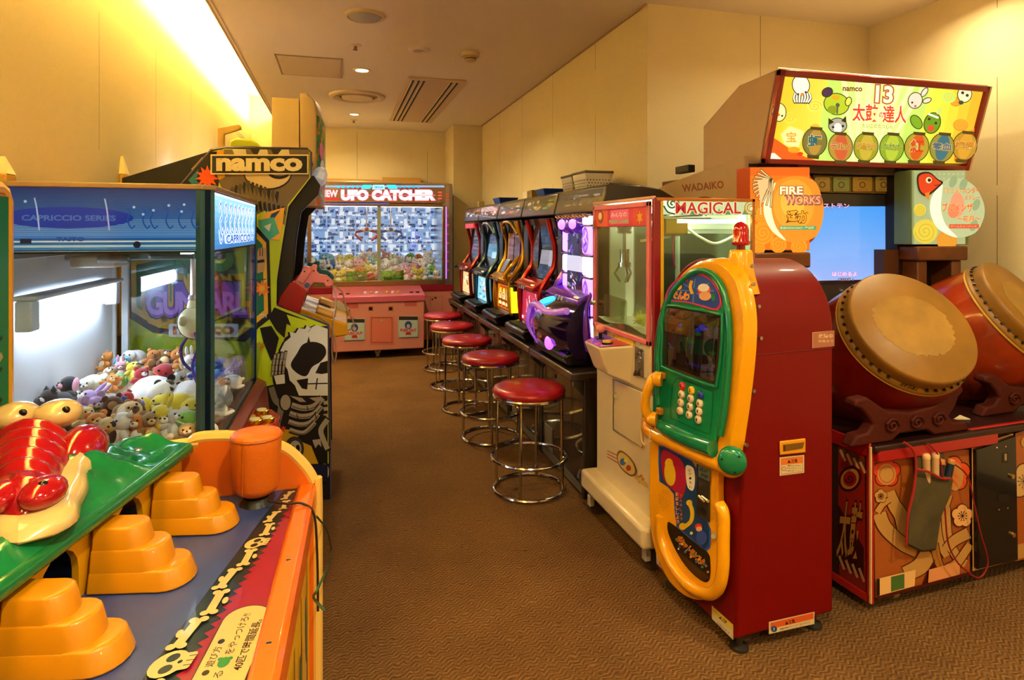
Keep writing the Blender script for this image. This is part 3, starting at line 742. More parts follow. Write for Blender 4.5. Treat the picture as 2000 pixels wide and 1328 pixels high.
# gantry, rails, lamp
GR = mat('#7d8488', .35, .6)
for bb in (((cx1 + .02, cy1 + .05, ZH - .02), (cx1 + .05, cy2 - .05, ZH)), ((cx2 - .06, cy1 + .05, ZH - .02), (cx2 - .04, cy2 - .05, ZH))): MB(GR).box(*bb).done('rail', claw, bevel=.003)
MB(GR).box((cx1 + .03, 2.60, ZH - .042), (cx2 - .05, 2.67, ZH - .012)).box((cx1 + .10, 2.45, ZH - .06), (cx1 + .24, 2.60, ZH - .02), m=mat('#b8b4a8', .4)).cyl((-.80, 2.45, ZH - .03), (-.70, 2.45, ZH - .03), .014).done('gantry', claw, bevel=.006)
MB(mat('#3c3f3e', .5)).box((-.66, 2.50, ZH - .034), (-.43, 2.54, ZH - .006)).done('cable_track', claw, bevel=.01)
lx = cx1 + .04
MB(mat('#f4f8ff', .4, emis=20, ecol='#eef4ff')).box((lx, 2.30, 1.055), (lx + .03, 3.0, 1.13)).done('lamp_cover', claw, bevel=.015)
MB(mat('#cfd8dc', .5)).box((lx - .01, 2.24, 1.04), (lx + .036, 2.30, 1.135)).box((lx - .01, 3.0, 1.04), (lx + .036, 3.05, 1.135)).box((lx - .02, 2.24, 1.135), (lx + .05, 3.05, 1.15)).done('lamp_holder', claw, bevel=.006)
MB(mat('#f4f8ff', .4, emis=9, ecol='#eef4ff')).box((cx2 - .10, cy1 + .06, ZH - .006), (cx2 - .07, cy2 - .06, ZH)).done('added_fill_lamp', claw)  # hidden glowing strip added under the header to brighten the toys
# claw
cp = V((-.505, 2.50, 0))
MB(mat('#c8b8b0', .3, .7)).cyl(cp + V((0, 0, 1.11)), cp + V((0, 0, 1.25)), .016).lathe([(.02, 1.10), (.024, 1.105), (.02, 1.12)], Matrix.Translation(cp), 20).done('claw_shaft', claw)
hd = MB(mat('#d9d2a8', .4))
hd.ell(cp + V((0, 0, 1.02)), (.056, .056, .06), n=28, k=18).lathe([(.02, 1.07), (.028, 1.075), (.02, 1.105)], Matrix.Translation(cp), 20)
hd.tube([cp + V((.057 * math.sin(a), -.006, 1.02 + .061 * math.cos(a))) for a in [2 * PI * k / 30 for k in range(30)]], .002, n=5, m=DARK, closed=True)
hd.ell(cp + V((-.03, -.045, 1.03)), (.016, .014, .018), m=mat('#bdb68e', .4)).ell(cp + V((.036, -.04, 1.03)), (.014, .014, .018), m=mat('#bdb68e', .4))
hd.done('claw_head', claw, smooth=60)
for s_ in (-1, 1):
    MB(mat('#4b3a8c', .35, .4)).tube(bez([cp + V((s_ * .02, 0, .975)), cp + V((s_ * .045, 0, .93)), cp + V((s_ * .04, 0, .88)), cp + V((s_ * .012, 0, .845))], 6), [.006] * 19, n=6).done('claw_arm', claw)
MB(mat('#5a3aa0', .5)).tube(bez([cp + V((.01, -.05, .99)), cp + V((.016, -.045, .93)), cp + V((.0, -.045, .87)), cp + V((.014, -.045, .81))], 6), .005, n=6).done('ribbon', claw)
MB(glass_mat('#e6f2c0', .08)).box((-.93, 2.30, ZG), (-.72, 2.305, ZG + .13)).box((-.725, 2.12, ZG), (-.72, 2.305, ZG + .13)).box((-.93, 2.12, ZG), (-.925, 2.305, ZG + .13)).done('prize_chute', claw)
# control ledge
MB(mat('#8c2a24', .35, coat=.3)).hexa([V((cx2 + .004, cy1 + .04, .50)), V((cx2 + .06, cy1 + .04, .50)), V((cx2 + .06, cy2, .50)), V((cx2 + .004, cy2, .50))], [V((cx2 + .004, cy1 + .04, ZG + .01)), V((cx2 + .045, cy1 + .04, ZG - .015)), V((cx2 + .045, cy2, ZG - .015)), V((cx2 + .004, cy2, ZG + .01))]).done('control_ledge', claw, bevel=.006)
bc = onZ(505, 805, .66)
by0, by1 = 2.40, 2.72
pp = [(cx2 + .045, by0), (cx2 + .09, by0 - .0), (cx2 + .13, by0 + .04), (cx2 + .155, by0 + .12), (cx2 + .155, by1 - .1), (cx2 + .12, by1 - .02), (cx2 + .045, by1)]
lo = [V((x, y, .54)) for x, y in pp]; hi = [V((x, y, .645 - (x - cx2) * .12)) for x, y in pp]
MB(mat('#b8140c', .25, coat=.6)).hexa(lo, hi).done('button_box', claw, bevel=.008)
for k, (px, py) in enumerate(((503, 795), (518, 807), (493, 813))):
    x, y = ((cx2 + .085, 2.63), (cx2 + .115, 2.53), (cx2 + .075, 2.50))[k]; z = .645 - (x - cx2) * .12
    b = MB(mat('#d4a21c', .2, .9)).lathe([(.027, 0), (.026, .012), (.02, .014)], Matrix.Translation((x, y, z)), 24).done('button', claw)
    MB(mat('#f2e6b8', .3)).lathe([(.0195, .01), (.018, .018), (.001, .019)], Matrix.Translation((x, y, z)), 24).done('cap', b)
ca = Art(lambda x, y: (x, y, .645 - (x - cx2) * .12), (0, 0, 1)); ca.text('PUSH', cx2 + .06, 2.57, .07, .018, '#f0c020', off=.03, rot=PI / 2); ca.done('button_print', claw)
# ================================================================= LIGHT GUN CABINET
YG, YG2 = 3.28, 4.22
gun = thing('gun_game_cabinet', 'tall black and lime light gun arcade cabinet with a cartoon skeleton side and wide sign', 'arcade cabinet', (-.5, 3.75, 0))
sil = [(645, 976), (643, 800), (640, 634), (600, 620), (552, 606), (536, 594), (534, 570), (539, 544), (550, 470), (562, 402), (585, 372), (606, 345), (607, 297), (600, 290), (440, 287), (412, 292), (350, 364), (240, 470), (240, 976)]
def g3(px, py): return onY(px, py, YG)
MB(mat('#1a1614', .4)).prism(sil, g3, (0, .025, 0)).done('side_panel', gun, bevel=.003)
MB(mat('#1a1614', .4)).prism(sil, g3, (0, .025, 0)).done('side_panel', gun, bevel=.003).location.y = YG2 - YG
MB(mat('#6b5a8a', .3, .3)).tube([g3(*q) + V((0, .012, 0)) for q in sil[:-1]], .007, n=6).done('panel_edging', gun)
G = Art(lambda x, y: g3(x, y), (0, -1, 0), rough=.38, coat=.15, flip=True)
LIME, BK, GRN, YL, WHT, GY, TAN, BON = '#c3cf1c', '#151210', '#1f6a48', '#dfa81a', '#d9d4c4', '#6f6558', '#8c7350', '#a89a88'
S = lambda pts, col: G.poly(pts, col)
S([(642, 905), (640, 636), (540, 597), (541, 544), (552, 470), (563, 404), (606, 347), (606, 296), (440, 290), (413, 296), (352, 364), (242, 472), (242, 905)], LIME)
# upper big creature, generic fur and claws
S([(430, 292), (604, 292), (604, 347), (562, 400), (556, 440), (520, 410), (500, 420), (470, 392), (440, 380), (425, 350), (440, 320)], '#75664f')
S([(352, 364), (413, 296), (428, 296), (432, 330), (425, 372), (360, 372)], BK)
S([(368, 352), (388, 330), (384, 352), (395, 365), (380, 366)], '#2f7a96')
G.star(405, 346, 24, '#ea5a1a', 11, .55); G.star(402, 385, 22, '#ea6a1a', 8, .5)
S([(424, 296), (438, 292), (434, 318), (440, 345), (428, 352), (418, 330)], YL)
for x in (468, 510, 552): S([(x - 14, 292), (x + 12, 292), (x + 15, 308), (x - 8, 308)], '#dcd3bc')
S([(488, 290), (500, 308), (508, 292)], BK); S([(528, 290), (538, 308), (550, 292)], BK)
G.disc(523, 340, 47, BK, 32); G.disc(523, 338, 45, '#dcc9a0', 30); G.disc(545, 336, 22, BK, 14); G.disc(545, 333, 20, '#b7a482', 11)
for k in range(12):
    x = 452 + k * 8; y = 352 + abs(k - 4) * 3; S([(x, y), (x + 5, y + 2), (x + 2, y + 26), (x - 3, y + 10)], BK if k % 2 else '#52463a')
for k in range(9):
    x = 478 + k * 9; S([(x, 388 + k * 2), (x + 5, 386 + k * 2), (x + 8, 412 + k), (x + 1, 405 + k)], BK)
S([(520, 415), (556, 405), (548, 470), (530, 468), (505, 440)], YL); S([(530, 418), (548, 410), (520, 448)], '#26356a')
S([(505, 430), (535, 424), (546, 455), (525, 470), (508, 458)], '#4fae90'); S([(515, 442), (530, 436), (526, 452)], '#e8e4d0')
# green emblem shield with yellow rim
S([(245, 500), (500, 440), (526, 470), (530, 620), (505, 640), (480, 668), (300, 650), (248, 618)], BK)
S([(256, 510), (496, 448), (520, 474), (524, 612), (500, 632), (470, 655), (310, 640), (258, 608)], YL)
S([(266, 518), (494, 458), (513, 478), (516, 606), (494, 624), (466, 644), (312, 630), (268, 600)], GRN)
for k in range(9): G.line([(390, 560), (390 + 130 * math.cos(k * .7), 545 + 85 * math.sin(k * .7))], 1.6, '#123f2c')
G.text('GUNBARL', 385, 585, 205, 78, BK, off=.09, sp=.86, out='#d89a1c', ooff=.14)
G.text('GUNBARL', 385, 585, 200, 72, '#7b3fb0', off=.07, sp=.86)
G.text('GUNBARL', 385, 592, 196, 46, '#c88ad8', off=.03, sp=.86)
G.text('TM', 515, 617, 12, 8, '#d8d4c4', off=.02)
G.rect(330, 632, 466, 658, '#e8e2d4', 3); G.text('namco', 398, 645, 120, 17, '#b4402c', off=.045)
G.star(432, 508, 36, BK, 9, .7); G.disc(432, 508, 25, '#3c8a3c', 22); G.disc(428, 504, 13, '#e0d23c', 11); G.disc(428, 504, 5, BK)
# raised fist in the shield
S([(503, 492), (506, 484), (519, 484), (520, 500), (516, 530), (503, 534)], '#b98c50'); S([(503, 508), (516, 506), (517, 512), (503, 514)], BK); G.line([(508, 484), (508, 500)], 1.5, BK); G.line([(513, 484), (513, 500)], 1.5, BK)
G.star(512, 563, 17, '#e8701c', 9, .55); G.star(512, 563, 9, YL, 9, .5)
# lower part: black shards then skeleton
S([(525, 620), (536, 600), (560, 610), (600, 625), (580, 640), (560, 632), (556, 660), (540, 645)], BK)
S([(508, 640), (530, 636), (545, 660), (538, 690), (530, 705), (515, 668)], BK)
S([(560, 614), (628, 634), (612, 640), (600, 634), (598, 652), (585, 640), (572, 644)], LIME)
S([(640, 640), (640, 905), (520, 905), (524, 830), (520, 790), (535, 750), (545, 690), (556, 660), (585, 640), (640, 636)], BK)
S([(508, 838), (640, 838), (640, 905), (508, 905)], '#c89a1c')
S([(575, 856), (640, 820), (640, 905), (622, 905), (608, 870)], BK)
skull = [(640, 642), (618, 634), (606, 640), (600, 634), (596, 642), (584, 640), (578, 650), (566, 648), (568, 658), (556, 668), (548, 684), (552, 706), (562, 722), (566, 742), (576, 752), (584, 772), (640, 772)]
S([(x - 4 if x < 636 else x, y) for x, y in skull], BK); S(skull, WHT)
S(bez([(580, 690), (592, 672), (612, 667), (632, 674), (637, 690), (626, 706), (610, 716), (598, 734), (580, 728), (568, 712)], 4, closed=True), BK)
S([(600, 668), (603, 656), (606, 668)], BK); G.line([(610, 638), (602, 648)], 1.2, '#8c8474')
S([(616, 728), (626, 708), (640, 704), (640, 728), (628, 730)], BK)
S([(579, 742), (602, 738), (600, 760), (590, 758)], BK); G.line([(600, 749), (640, 748)], 2.4, BK); G.line([(620, 738), (617, 760)], 2.4, BK)
# hand
for k in range(4):
    x = 532 + k * 7; G.line([(x, 735), (x + 2, 712 - k * 2), (x + 6, 690 - k * 2)], 6, BK); G.line([(x, 735), (x + 2, 714 - k * 2), (x + 6, 692 - k * 2)], 4, BON)
    for q in (700, 712, 724): G.line([(x - 2, q), (x + 5, q + 1)], 1, BK)
S([(532, 732), (558, 728), (560, 752), (548, 756), (534, 748)], BK); S([(535, 733), (556, 730), (557, 748), (540, 750)], WHT)
# ribs, shoulder, arm
ARM = '#9a8e7c'
G.line(bez([(528, 752), (536, 780), (548, 790), (545, 815), (536, 838)], 5), 18, BK); G.line(bez([(530, 755), (538, 780), (549, 792), (545, 815), (538, 836)], 5), 12, '#7d7264')
G.disc(558, 785, 13, BK, 18); G.disc(558, 785, 10, BON, 15)
for k, (y, x0, x1) in enumerate(((790, 570, 630), (806, 566, 628), (822, 564, 622), (838, 566, 616))):
    b = bez([(x0, y), (x0 + 22, y + 6), (x1 - 16, y + 2), (x1, y - 14)], 6)
    G.line(b, 16 - k, BK); G.line(b, 11 - k, BON); G.line([(p.x, p.y + 2.5) for p in b], 3, '#6f6658')
S([(566, 772), (590, 776), (598, 784), (586, 784)], BON); S([(604, 776), (628, 774), (634, 782), (614, 782)], BON)
for y in (786, 798, 811): G.line([(632, y), (640, y - 1)], 7, BON)
for x, y in ((600, 800), (580, 815), (615, 812)): G.line([(x, y - 8), (x + 3, y + 6)], 1.6, BK)
G.line(bez([(640, 815), (622, 836), (628, 858), (640, 880)], 5), 16, BK); G.line(bez([(640, 818), (627, 838), (632, 858), (640, 876)], 5), 10, BON)
S([(610, 858), (626, 856), (628, 872), (622, 866), (616, 874)], BON)
G.disc(634, 920, 9, BON, 16)
# little ghost skull
G.disc(575, 875, 19, '#3c352c', 24); G.disc(577, 876, 12, BON, 17); G.disc(572, 875, 4, BK, 7); G.disc(582, 874, 4, BK, 7); S([(575, 884), (579, 884), (577, 880)], BK); G.line([(569, 889), (585, 888)], 1.5, BK)
G.star(603, 912, 9, '#8a5a20', 9, .4); G.star(507, 675, 11, '#d8701c', 7, .4); G.star(554, 836, 7, '#d8441c', 7, .4)
S([(508, 905), (640, 905), (640, 940), (508, 940)], '#171a3a')
for k in range(4):
    G.line(bez([(470 + 12 * k, 668), (478 + 9 * k, 700), (474 + 9 * k, 740)], 4), 6, '#8fa01c')
# sign
G.rect(412, 302, 603, 341, '#e2d2a8', 0); G.rect(415, 305, 600, 338.5, '#161210', 0); G.text('namco', 507, 322, 168, 26, '#e8dcb8', off=.05)
G.done('skeleton_side_print', gun)
xr = g3(640, 640).x
# body between the side panels
BX = mat('#141013', .45)
MB(BX).box((-1.0, YG + .03, .06), (xr - .02, YG2 - .01, .86)).done('lower_cabinet', gun)
MB(mat('#0f0d12', .5)).box((xr - .03, YG + .026, .0), (xr + .0, YG2 - .002, .06)).done('kick_plate', gun)
fx = g3(640, 640).x
fa = Art(lambda y, z: (fx - .02, y, z), (1, 0, 0), rough=.4)
fa.poly([(YG + .03, .08), (YG2 - .02, .08), (YG2 - .02, .84), (YG + .03, .84)], '#1b1526')
fa.rect(YG + .2, .2, YG2 - .2, .55, '#2b2540', .02); fa.done('front_print', gun)
MB(BX).hexa([V((-.98, YG + .03, .86)), V((-.55, YG + .03, .86)), V((-.55, YG2, .86)), V((-.98, YG2, .86))], [V((-.98, YG + .03, 1.60)), V((-.60, YG + .03, 1.74)), V((-.60, YG2, 1.74)), V((-.98, YG2, 1.60))]).done('rear_cabinet', gun)
# screen shroud, leaning out under the sign
sh = [(536, 590), (541, 544), (552, 470), (563, 404), (606, 347), (612, 342), (626, 362), (622, 380), (588, 414), (579, 470), (573, 540), (564, 580)]
MB(mat('#0a0809', .3, coat=.3)).prism(sh, lambda x, y: onY(x, y, YG + .03), (0, .03, 0)).done('screen_shroud', gun, bevel=.004)
MB(mat('#0a0809', .3, coat=.3)).prism(sh, lambda x, y: onY(x, y, YG + .03), (0, .03, 0)).done('screen_shroud', gun, bevel=.004).location.y = .84
q = [onY(*a, YG + .06) for a in ((536, 590), (552, 470), (563, 404), (606, 347))]
MB(mat('#0c0d14', .1, coat=.5, emis=.0)).hexa([V((-.30, YG + .07, .98)), V((-.30, YG2 - .04, .98)), V((-.29, YG2 - .04, .98)), V((-.29, YG + .07, .98))], [V((-.42, YG + .07, 1.45)), V((-.42, YG2 - .04, 1.45)), V((-.41, YG2 - .04, 1.45)), V((-.41, YG + .07, 1.45))]).done('screen', gun)
MB(mat('#4a3e34', .5)).hexa([V((-.58, YG + .03, 1.48)), V((-.25, YG + .03, 1.48)), V((-.25, YG2, 1.48)), V((-.58, YG2, 1.48))], [V((-.58, YG + .03, 1.745)), V((-.145, YG + .03, 1.745)), V((-.145, YG2, 1.745)), V((-.58, YG2, 1.745))]).done('canopy', gun)
# crystal lamp at the sign corner
p = onY(622, 348, YG + .10)
MB(mat('#c8d0dc', .08, .3, coat=1, bump=1, bscale=60, emis=.25)).lathe([(.001, .06), (.02, .055), (.036, .035), (.042, .0), (.034, -.03), (.016, -.045), (.001, -.048)], Matrix.Translation(p) @ Matrix.Rotation(.35, 4, 'Y'), 14).done('crystal_lamp', gun, smooth=0)
# control deck
dz = [(-.30, .99), (-.02, .885), (.045, .86), (.045, .80), (-.10, .78), (-.30, .80)]
MB(mat('#d9a21c', .35, coat=.2)).hexa([V((x, YG + .14, z)) for x, z in dz], [V((x, YG2 - .10, z)) for x, z in dz]).done('control_deck', gun, bevel=.008)
fy = lambda t, y: V((-.30 + .28 * t, y, .99 - .105 * t))
da = Art(lambda t, y: fy(t, y), V((.35, 0, .93)).normalized(), rough=.35)
da.rect(.25, YG + .16, .98, YG2 - .12, '#d8d4c8'); da.rect(.3, YG + .2, .9, YG + .42, '#c8a23c'); da.rect(.35, YG + .5, .9, YG + .62, '#20305c'); da.rect(.4, YG + .5, .9, YG + .55, '#9c2418')
for k in range(6): da.disc(.6, YG + .18 + k * .11, .12, ['#5a8cc8', '#c84a3c', '#e8e4dc', '#2a2620', '#d8a020', '#7aa0c0'][k], .02)
da.text('START', .75, YG + .3, .12, .05, '#7a2a1c', off=.02); da.done('deck_print', gun)
for yy in (YG + .16, YG + .60):
    MB(mat('#dcae5e', .5)).hexa([V((-.12, yy, .925)), V((-.02, yy, .885)), V((-.02, yy + .10, .885)), V((-.12, yy + .10, .925))], [V((-.11, yy + .01, .958)), V((-.03, yy + .01, .925)), V((-.03, yy + .09, .925)), V((-.11, yy + .09, .958))]).done('gun_rest', gun, bevel=.012)
# holsters and guns
pp = [(541, 595), (546, 580), (566, 552), (573, 550), (598, 568), (592, 590), (584, 616), (560, 606)]
for dy in (0, .42):
    o = MB(mat('#a31412', .35, coat=.2)).prism(pp, lambda a, b: onY(a, b, YG + .028), (0, .10, 0)).done('holster', gun, bevel=.004); o.location.y += dy
def make_gun(dy, dpx, col, label):
    t = thing('light_gun', label, 'light gun', onY(575, 560, YG + .075 + dy))
    base = YG + .05
    f_ = lambda a, b: onY(a, b, base) + V((0, dy, 0))
    m_ = mat(col, .4)
    barrel = [(574, 552), (595, 521), (598, 519), (606, 522), (611, 517), (620, 518), (618, 530), (624, 536), (638, 538), (649, 548), (652, 556), (645, 560), (636, 560), (632, 553), (613, 552), (606, 560), (600, 571), (592, 568), (585, 562)]
    MB(m_).prism(barrel, f_, (0, .045, 0)).done('gun_body', t, bevel=.005)
    MB(m_).prism([(600, 522), (612, 526), (592, 556), (580, 548)], lambda a, b: f_(a, b) + V((0, -.006, 0)), (0, .057, 0)).done('barrel_shell', t, bevel=.006)
    MB(mat('#3f5a80', .35)).cyl(f_(600, 557) + V((0, -.008, 0)), f_(600, 557) + V((0, .05, 0)), .013).done('side_button', t)
    MB(mat('#c8301c', .4)).prism([(604, 553), (609, 553), (606, 562), (601, 560)], lambda a, b: f_(a, b) + V((0, .015, 0)), (0, .015, 0)).done('trigger', t)
    for a, b in ((595, 530), (613, 529), (640, 548)): MB(DARK).cyl(f_(a, b) + V((0, -.009 if a == 595 else -.002, 0)), f_(a, b) + V((0, .0, 0)), .004, n=10).done('screw', t)
    return t
make_gun(0, 0, '#d07a78', 'pink light gun pushed into the nearer red holster')
make_gun(.42, 0, '#3a7a86', 'teal light gun in the red holster behind the pink gun')
CAB = mat('#b89a8c', .35, .2)
def cable(pts, lb, y=YG + .07):
    P = [onY(a, b, y) for a, b in pts]
    MB(CAB).tube(bez(P, 8), .0042, n=7).done('gun_cable', None, origin=tuple(P[0]), label=lb, category='cable')
cable([(649, 556), (656, 572), (655, 600), (652, 620), (648, 680), (650, 705)], 'pinkish gun cable dropping straight from the pink gun grip')
cable([(652, 558), (668, 570), (676, 600), (690, 628), (689, 640), (676, 646), (661, 642), (654, 625), (657, 598)], 'pinkish gun cable hanging in a wide loop before the pink machine', YG + .3)
cable([(625, 620), (636, 628), (645, 640), (654, 660), (657, 690), (652, 712)], 'pinkish cable curling over front edge of the gun cabinet deck', YG + .10)
MB(mat('#c9971a', .35)).hexa([onY(a, b, 3.95) for a, b in ((655, 622), (668, 634), (684, 612), (684, 603), (668, 612))], [onY(a, b, 4.15) for a, b in ((655, 622), (668, 634), (684, 612), (684, 603), (668, 612))]).done('ticket_box', gun)
MB(mat('#d8d2b8', .4)).hexa([onY(a, b, 3.92) for a, b in ((640, 590), (668, 612), (684, 603), (662, 586))], [onY(a, b, 4.2) for a, b in ((640, 590), (668, 612), (684, 603), (662, 586))]).done('ticket_box_lid', gun)
# tall header
YH = 3.86
BE = mat('#d8bf92', .5)
def hb(px, py, y=YH): return onY(px, py, y)
L0, L1 = hb(531, 190), hb(584, 190)
MB(BE).box((L0.x, YH, 1.5), (L1.x, YG2 + .5, L0.z)).done('header_rear', gun)
R0 = hb(586, 183); R1 = hb(618, 196)
zt = R0.z
plan = [(R0.x, YH - .01), (R1.x - .01, YH - .01), (R1.x, YH)] + [(R1.x + .034 * math.sin(a), YH + .62 * (1 - math.cos(a)) / 1.0 * .5 + .62 * a / PI * .4) for a in [PI * i / 16 for i in range(1, 9)]] + [(R1.x + .01, YH + .62), (R0.x, YH + .62)]
cor = [V((x, y, 1.5)) for x, y in plan]
prof = MB(BE)
prof.loft([cor, [V((x, y, zt - .10)) for x, y in plan], [V((x + (-.012 if x > R0.x + .05 else 0), y, zt - .035)) for x, y in plan], [V((x + (-.045 if x > R0.x + .05 else 0), y, zt - .005)) for x, y in plan], [V((R0.x + (x - R0.x) * .5, y, zt)) for x, y in plan]])
prof.done('header_front', gun, smooth=50)
curve = [q for q in plan[2:11]]
def hm(u, v):
    k = min(len(curve) - 2, int(u * (len(curve) - 1))); t = u * (len(curve) - 1) - k
    a, b = V(curve[k]), V(curve[k + 1]); c = a + (b - a) * t
    return V((c.x, c.y, 1.5 + v * (zt - .12 - 1.5)))
hA = Art(hm, (1, -.25, 0), rough=.35, lit=.12)
for i in range(8):
    for j in range(14):
        c_ = ['#2a8a4a', '#1f7a46', '#3c9a50', '#d8881c'][(i * 3 + j * 5) % 4] if j > 3 else ['#e06a1c', '#d8481c', '#2a8a4a'][(i + j) % 3]
        hA.poly([(i / 8, j / 14), ((i + 1) / 8, j / 14), ((i + 1) / 8, (j + 1) / 14), (i / 8, (j + 1) / 14)], c_)
hA.disc(.4, .62, .22, '#e070a8', .10, 14); hA.disc(.5, .42, .28, '#e8e4dc', .12, 14); hA.disc(.5, .33, .2, '#5a58b8', .07, 14); hA.poly([(.1, .15), (.9, .3), (.6, .05)], '#2a8a4a'); hA.poly([(.0, .8), (.6, .95), (.9, .75)], '#e8a020')
hA.done('header_print', gun)
# things on the roof
q = [onY(a, b, 3.62) for a, b in ((425, 250), (466, 243), (471, 247), (471, 252), (438, 262), (438, 292), (425, 292))]
MB(mat('#c9a560', .45)).hexa(q, [v + V((0, .03, 0)) for v in q]).done('angle_bracket', None, origin=tuple(q[-1]), bevel=.003, label='beige angled metal bracket standing on the gun cabinet roof', category='bracket')
q = [onY(a, b, 3.50) for a, b in ((447, 288), (449, 274), (462, 269), (490, 272), (505, 280), (508, 289))]
MB(mat('#c6d428', .4)).hexa(q, [v + V((0, .20, 0)) for v in q]).done('plastic_cover', None, origin=tuple(q[0]), bevel=.01, seg=3, label='lime green plastic cover lying on the gun cabinet roof', category='cover')
q = [onY(a, b, 3.60) for a, b in ((458, 258), (466, 256), (480, 272), (472, 273))]
MB(mat('#dfe6ea', .3)).hexa(q, [v + V((0, .03, 0)) for v in q]).done('white_tube', None, origin=tuple(q[3]), bevel=.004, label='short white tube leaning between bracket and lime cover', category='tube')
q = [g3(378, 338), g3(400, 314), g3(404, 317), g3(382, 342)]
MB(mat('#a8874a', .5)).hexa([v + V((-.015, .02, .02)) for v in q], [v + V((-.015, .5, .02)) for v in q]).done('roof_batten', gun)

# back light of the tall header, washing the wall behind it
MB(mat('#dfe6ff', .5, emis=26, ecol='#c4ccff')).box((-1.02, 4.36, 1.60), (-.99, 4.62, 1.64)).done('rear_lamp', gun)
# ================================================================= PLUSH TOYS
def plush_proto(kind, col, belly, dark='#1c1614'):
    """about 10 cm tall, centred at the origin, facing -Y; body mesh is the thing, face a part"""
    f = mat(col, .95, bump=.5, bscale=260, sub=.4, var=.2, vscale=30); b = mat(belly, .95, bump=.5, bscale=260, sub=.4); d = mat(dark, .35)
    m = MB(f); fc = MB(d); x = []
    if kind in ('bear', 'rabbit', 'cat', 'dog', 'mouse'):
        m.ell((0, 0, -.018), (.030, .026, .030), n=14, k=9); m.ell((0, -.004, .024), (.029, .026, .025), n=14, k=9)
        for s in (-1, 1):
            m.ell((s * .030, -.008, -.006), (.017, .011, .010), Matrix.Rotation(s * .5, 4, 'Y'), n=10, k=7)
            m.ell((s * .017, -.020, -.041), (.012, .020, .011), n=10, k=7)
            if kind == 'bear': m.ell((s * .021, 0, .045), (.010, .006, .010), n=10, k=7)
            if kind == 'mouse': m.ell((s * .025, 0, .047), (.016, .005, .016), n=12, k=7)
            if kind == 'rabbit': m.ell((s * .012, .004, .062), (.008, .006, .024), n=10, k=8)
            if kind == 'cat': m.lathe([(.011, 0), (.001, .018)], Matrix.Translation((s * .018, 0, .042)), 8)
            if kind == 'dog': m.ell((s * .030, 0, .022), (.008, .009, .021), n=10, k=7, m=b)
            fc.ell((s * .010, -.028, .028), .0032, n=8, k=6)
        m.ell((0, -.027, .018), (.012, .008, .009), n=12, k=7, m=b); m.ell((0, -.020, -.018), (.019, .010, .020), n=12, k=7, m=b)
        fc.ell((0, -.0355, .021), (.0036, .002, .0026), n=8, k=6)
    elif kind == 'seal':
        m.ell((0, .01, -.012), (.036, .052, .030), n=18, k=10); m.ell((0, -.034, .0), (.026, .020, .022), n=14, k=9)
        for s in (-1, 1):
            m.ell((s * .038, -.01, -.026), (.018, .012, .006), n=10, k=7); m.ell((s * .013, .062, -.018), (.012, .018, .006), n=10, k=7)
            fc.ell((s * .010, -.052, .006), .0030, n=8, k=6); m.ell((s * .005, -.052, -.004), (.0075, .006, .006), n=8, k=6, m=b)
        fc.ell((0, -.057, .0), .0028, n=8, k=6)
    elif kind == 'bird':
        m.ell((0, 0, 0), (.034, .032, .038), n=16, k=10); m.ell((0, -.012, -.006), (.024, .024, .026), n=14, k=9, m=b)
        for s in (-1, 1):
            m.ell((s * .034, .0, -.004), (.007, .016, .022), n=10, k=7); m.ell((s * .013, -.016, -.038), (.011, .015, .005), n=10, k=6, m=mat('#e88a1c', .9))
            fc.ell((s * .011, -.032, .014), .0032, n=8, k=6)
        m.lathe([(.008, 0), (.001, .014)], Matrix.Translation((0, -.031, .006)) @ Matrix.Rotation(PI / 2, 4, 'X'), 10, m=mat('#e88a1c', .8))
    elif kind == 'ball':
        m.ell((0, 0, 0), (.036, .034, .034), n=16, k=10); m.ell((0, 0, -.003), (.0368, .0348, .012), n=16, k=6, m=b)
        for s in (-1, 1):
            fc.ell((s * .012, -.032, .010), .0036, n=8, k=6); m.ell((s * .03, 0, -.028), (.012, .012, .010), n=10, k=7)
    return m, fc
PROTO = {}
def get_proto(kind, col, belly):
    k = (kind, col, belly)
    if k not in PROTO:
        m, f = plush_proto(kind, col, belly)
        a = m.done('plush_toy', None, smooth=180); b = f.done('eyes_and_nose', a, smooth=180)
        PROTO[k] = [a, b, False]
    return PROTO[k]
def place_plush(spec, loc, rot, sc, label, group):
    P = get_proto(*spec)
    if not P[2]: o = P[0]; P[2] = True
    else: o = copy_tree(P[0])
    o.location = loc; o.rotation_euler = rot; o.scale = (sc,) * 3
    o['label'] = label; o['category'] = 'plush toy'; o['group'] = group
    return o
NAMES = {'bear': 'teddy bear', 'rabbit': 'rabbit', 'cat': 'cat', 'dog': 'dog', 'mouse': 'round-eared mouse', 'seal': 'seal', 'bird': 'chick', 'ball': 'round animal'}
CN = {'#8a5a2c': 'brown', '#5e3a1e': 'dark brown', '#d8862c': 'orange', '#e8c890': 'beige', '#f2eee6': 'white', '#d8d4cc': 'pale grey', '#e6d23c': 'yellow', '#c43030': 'red', '#3c68c8': 'blue', '#7ac0e0': 'light blue', '#b89ad0': 'lilac', '#e8a8b8': 'pink', '#1e1c20': 'black', '#7ab84a': 'green', '#a88a5c': 'tan'}
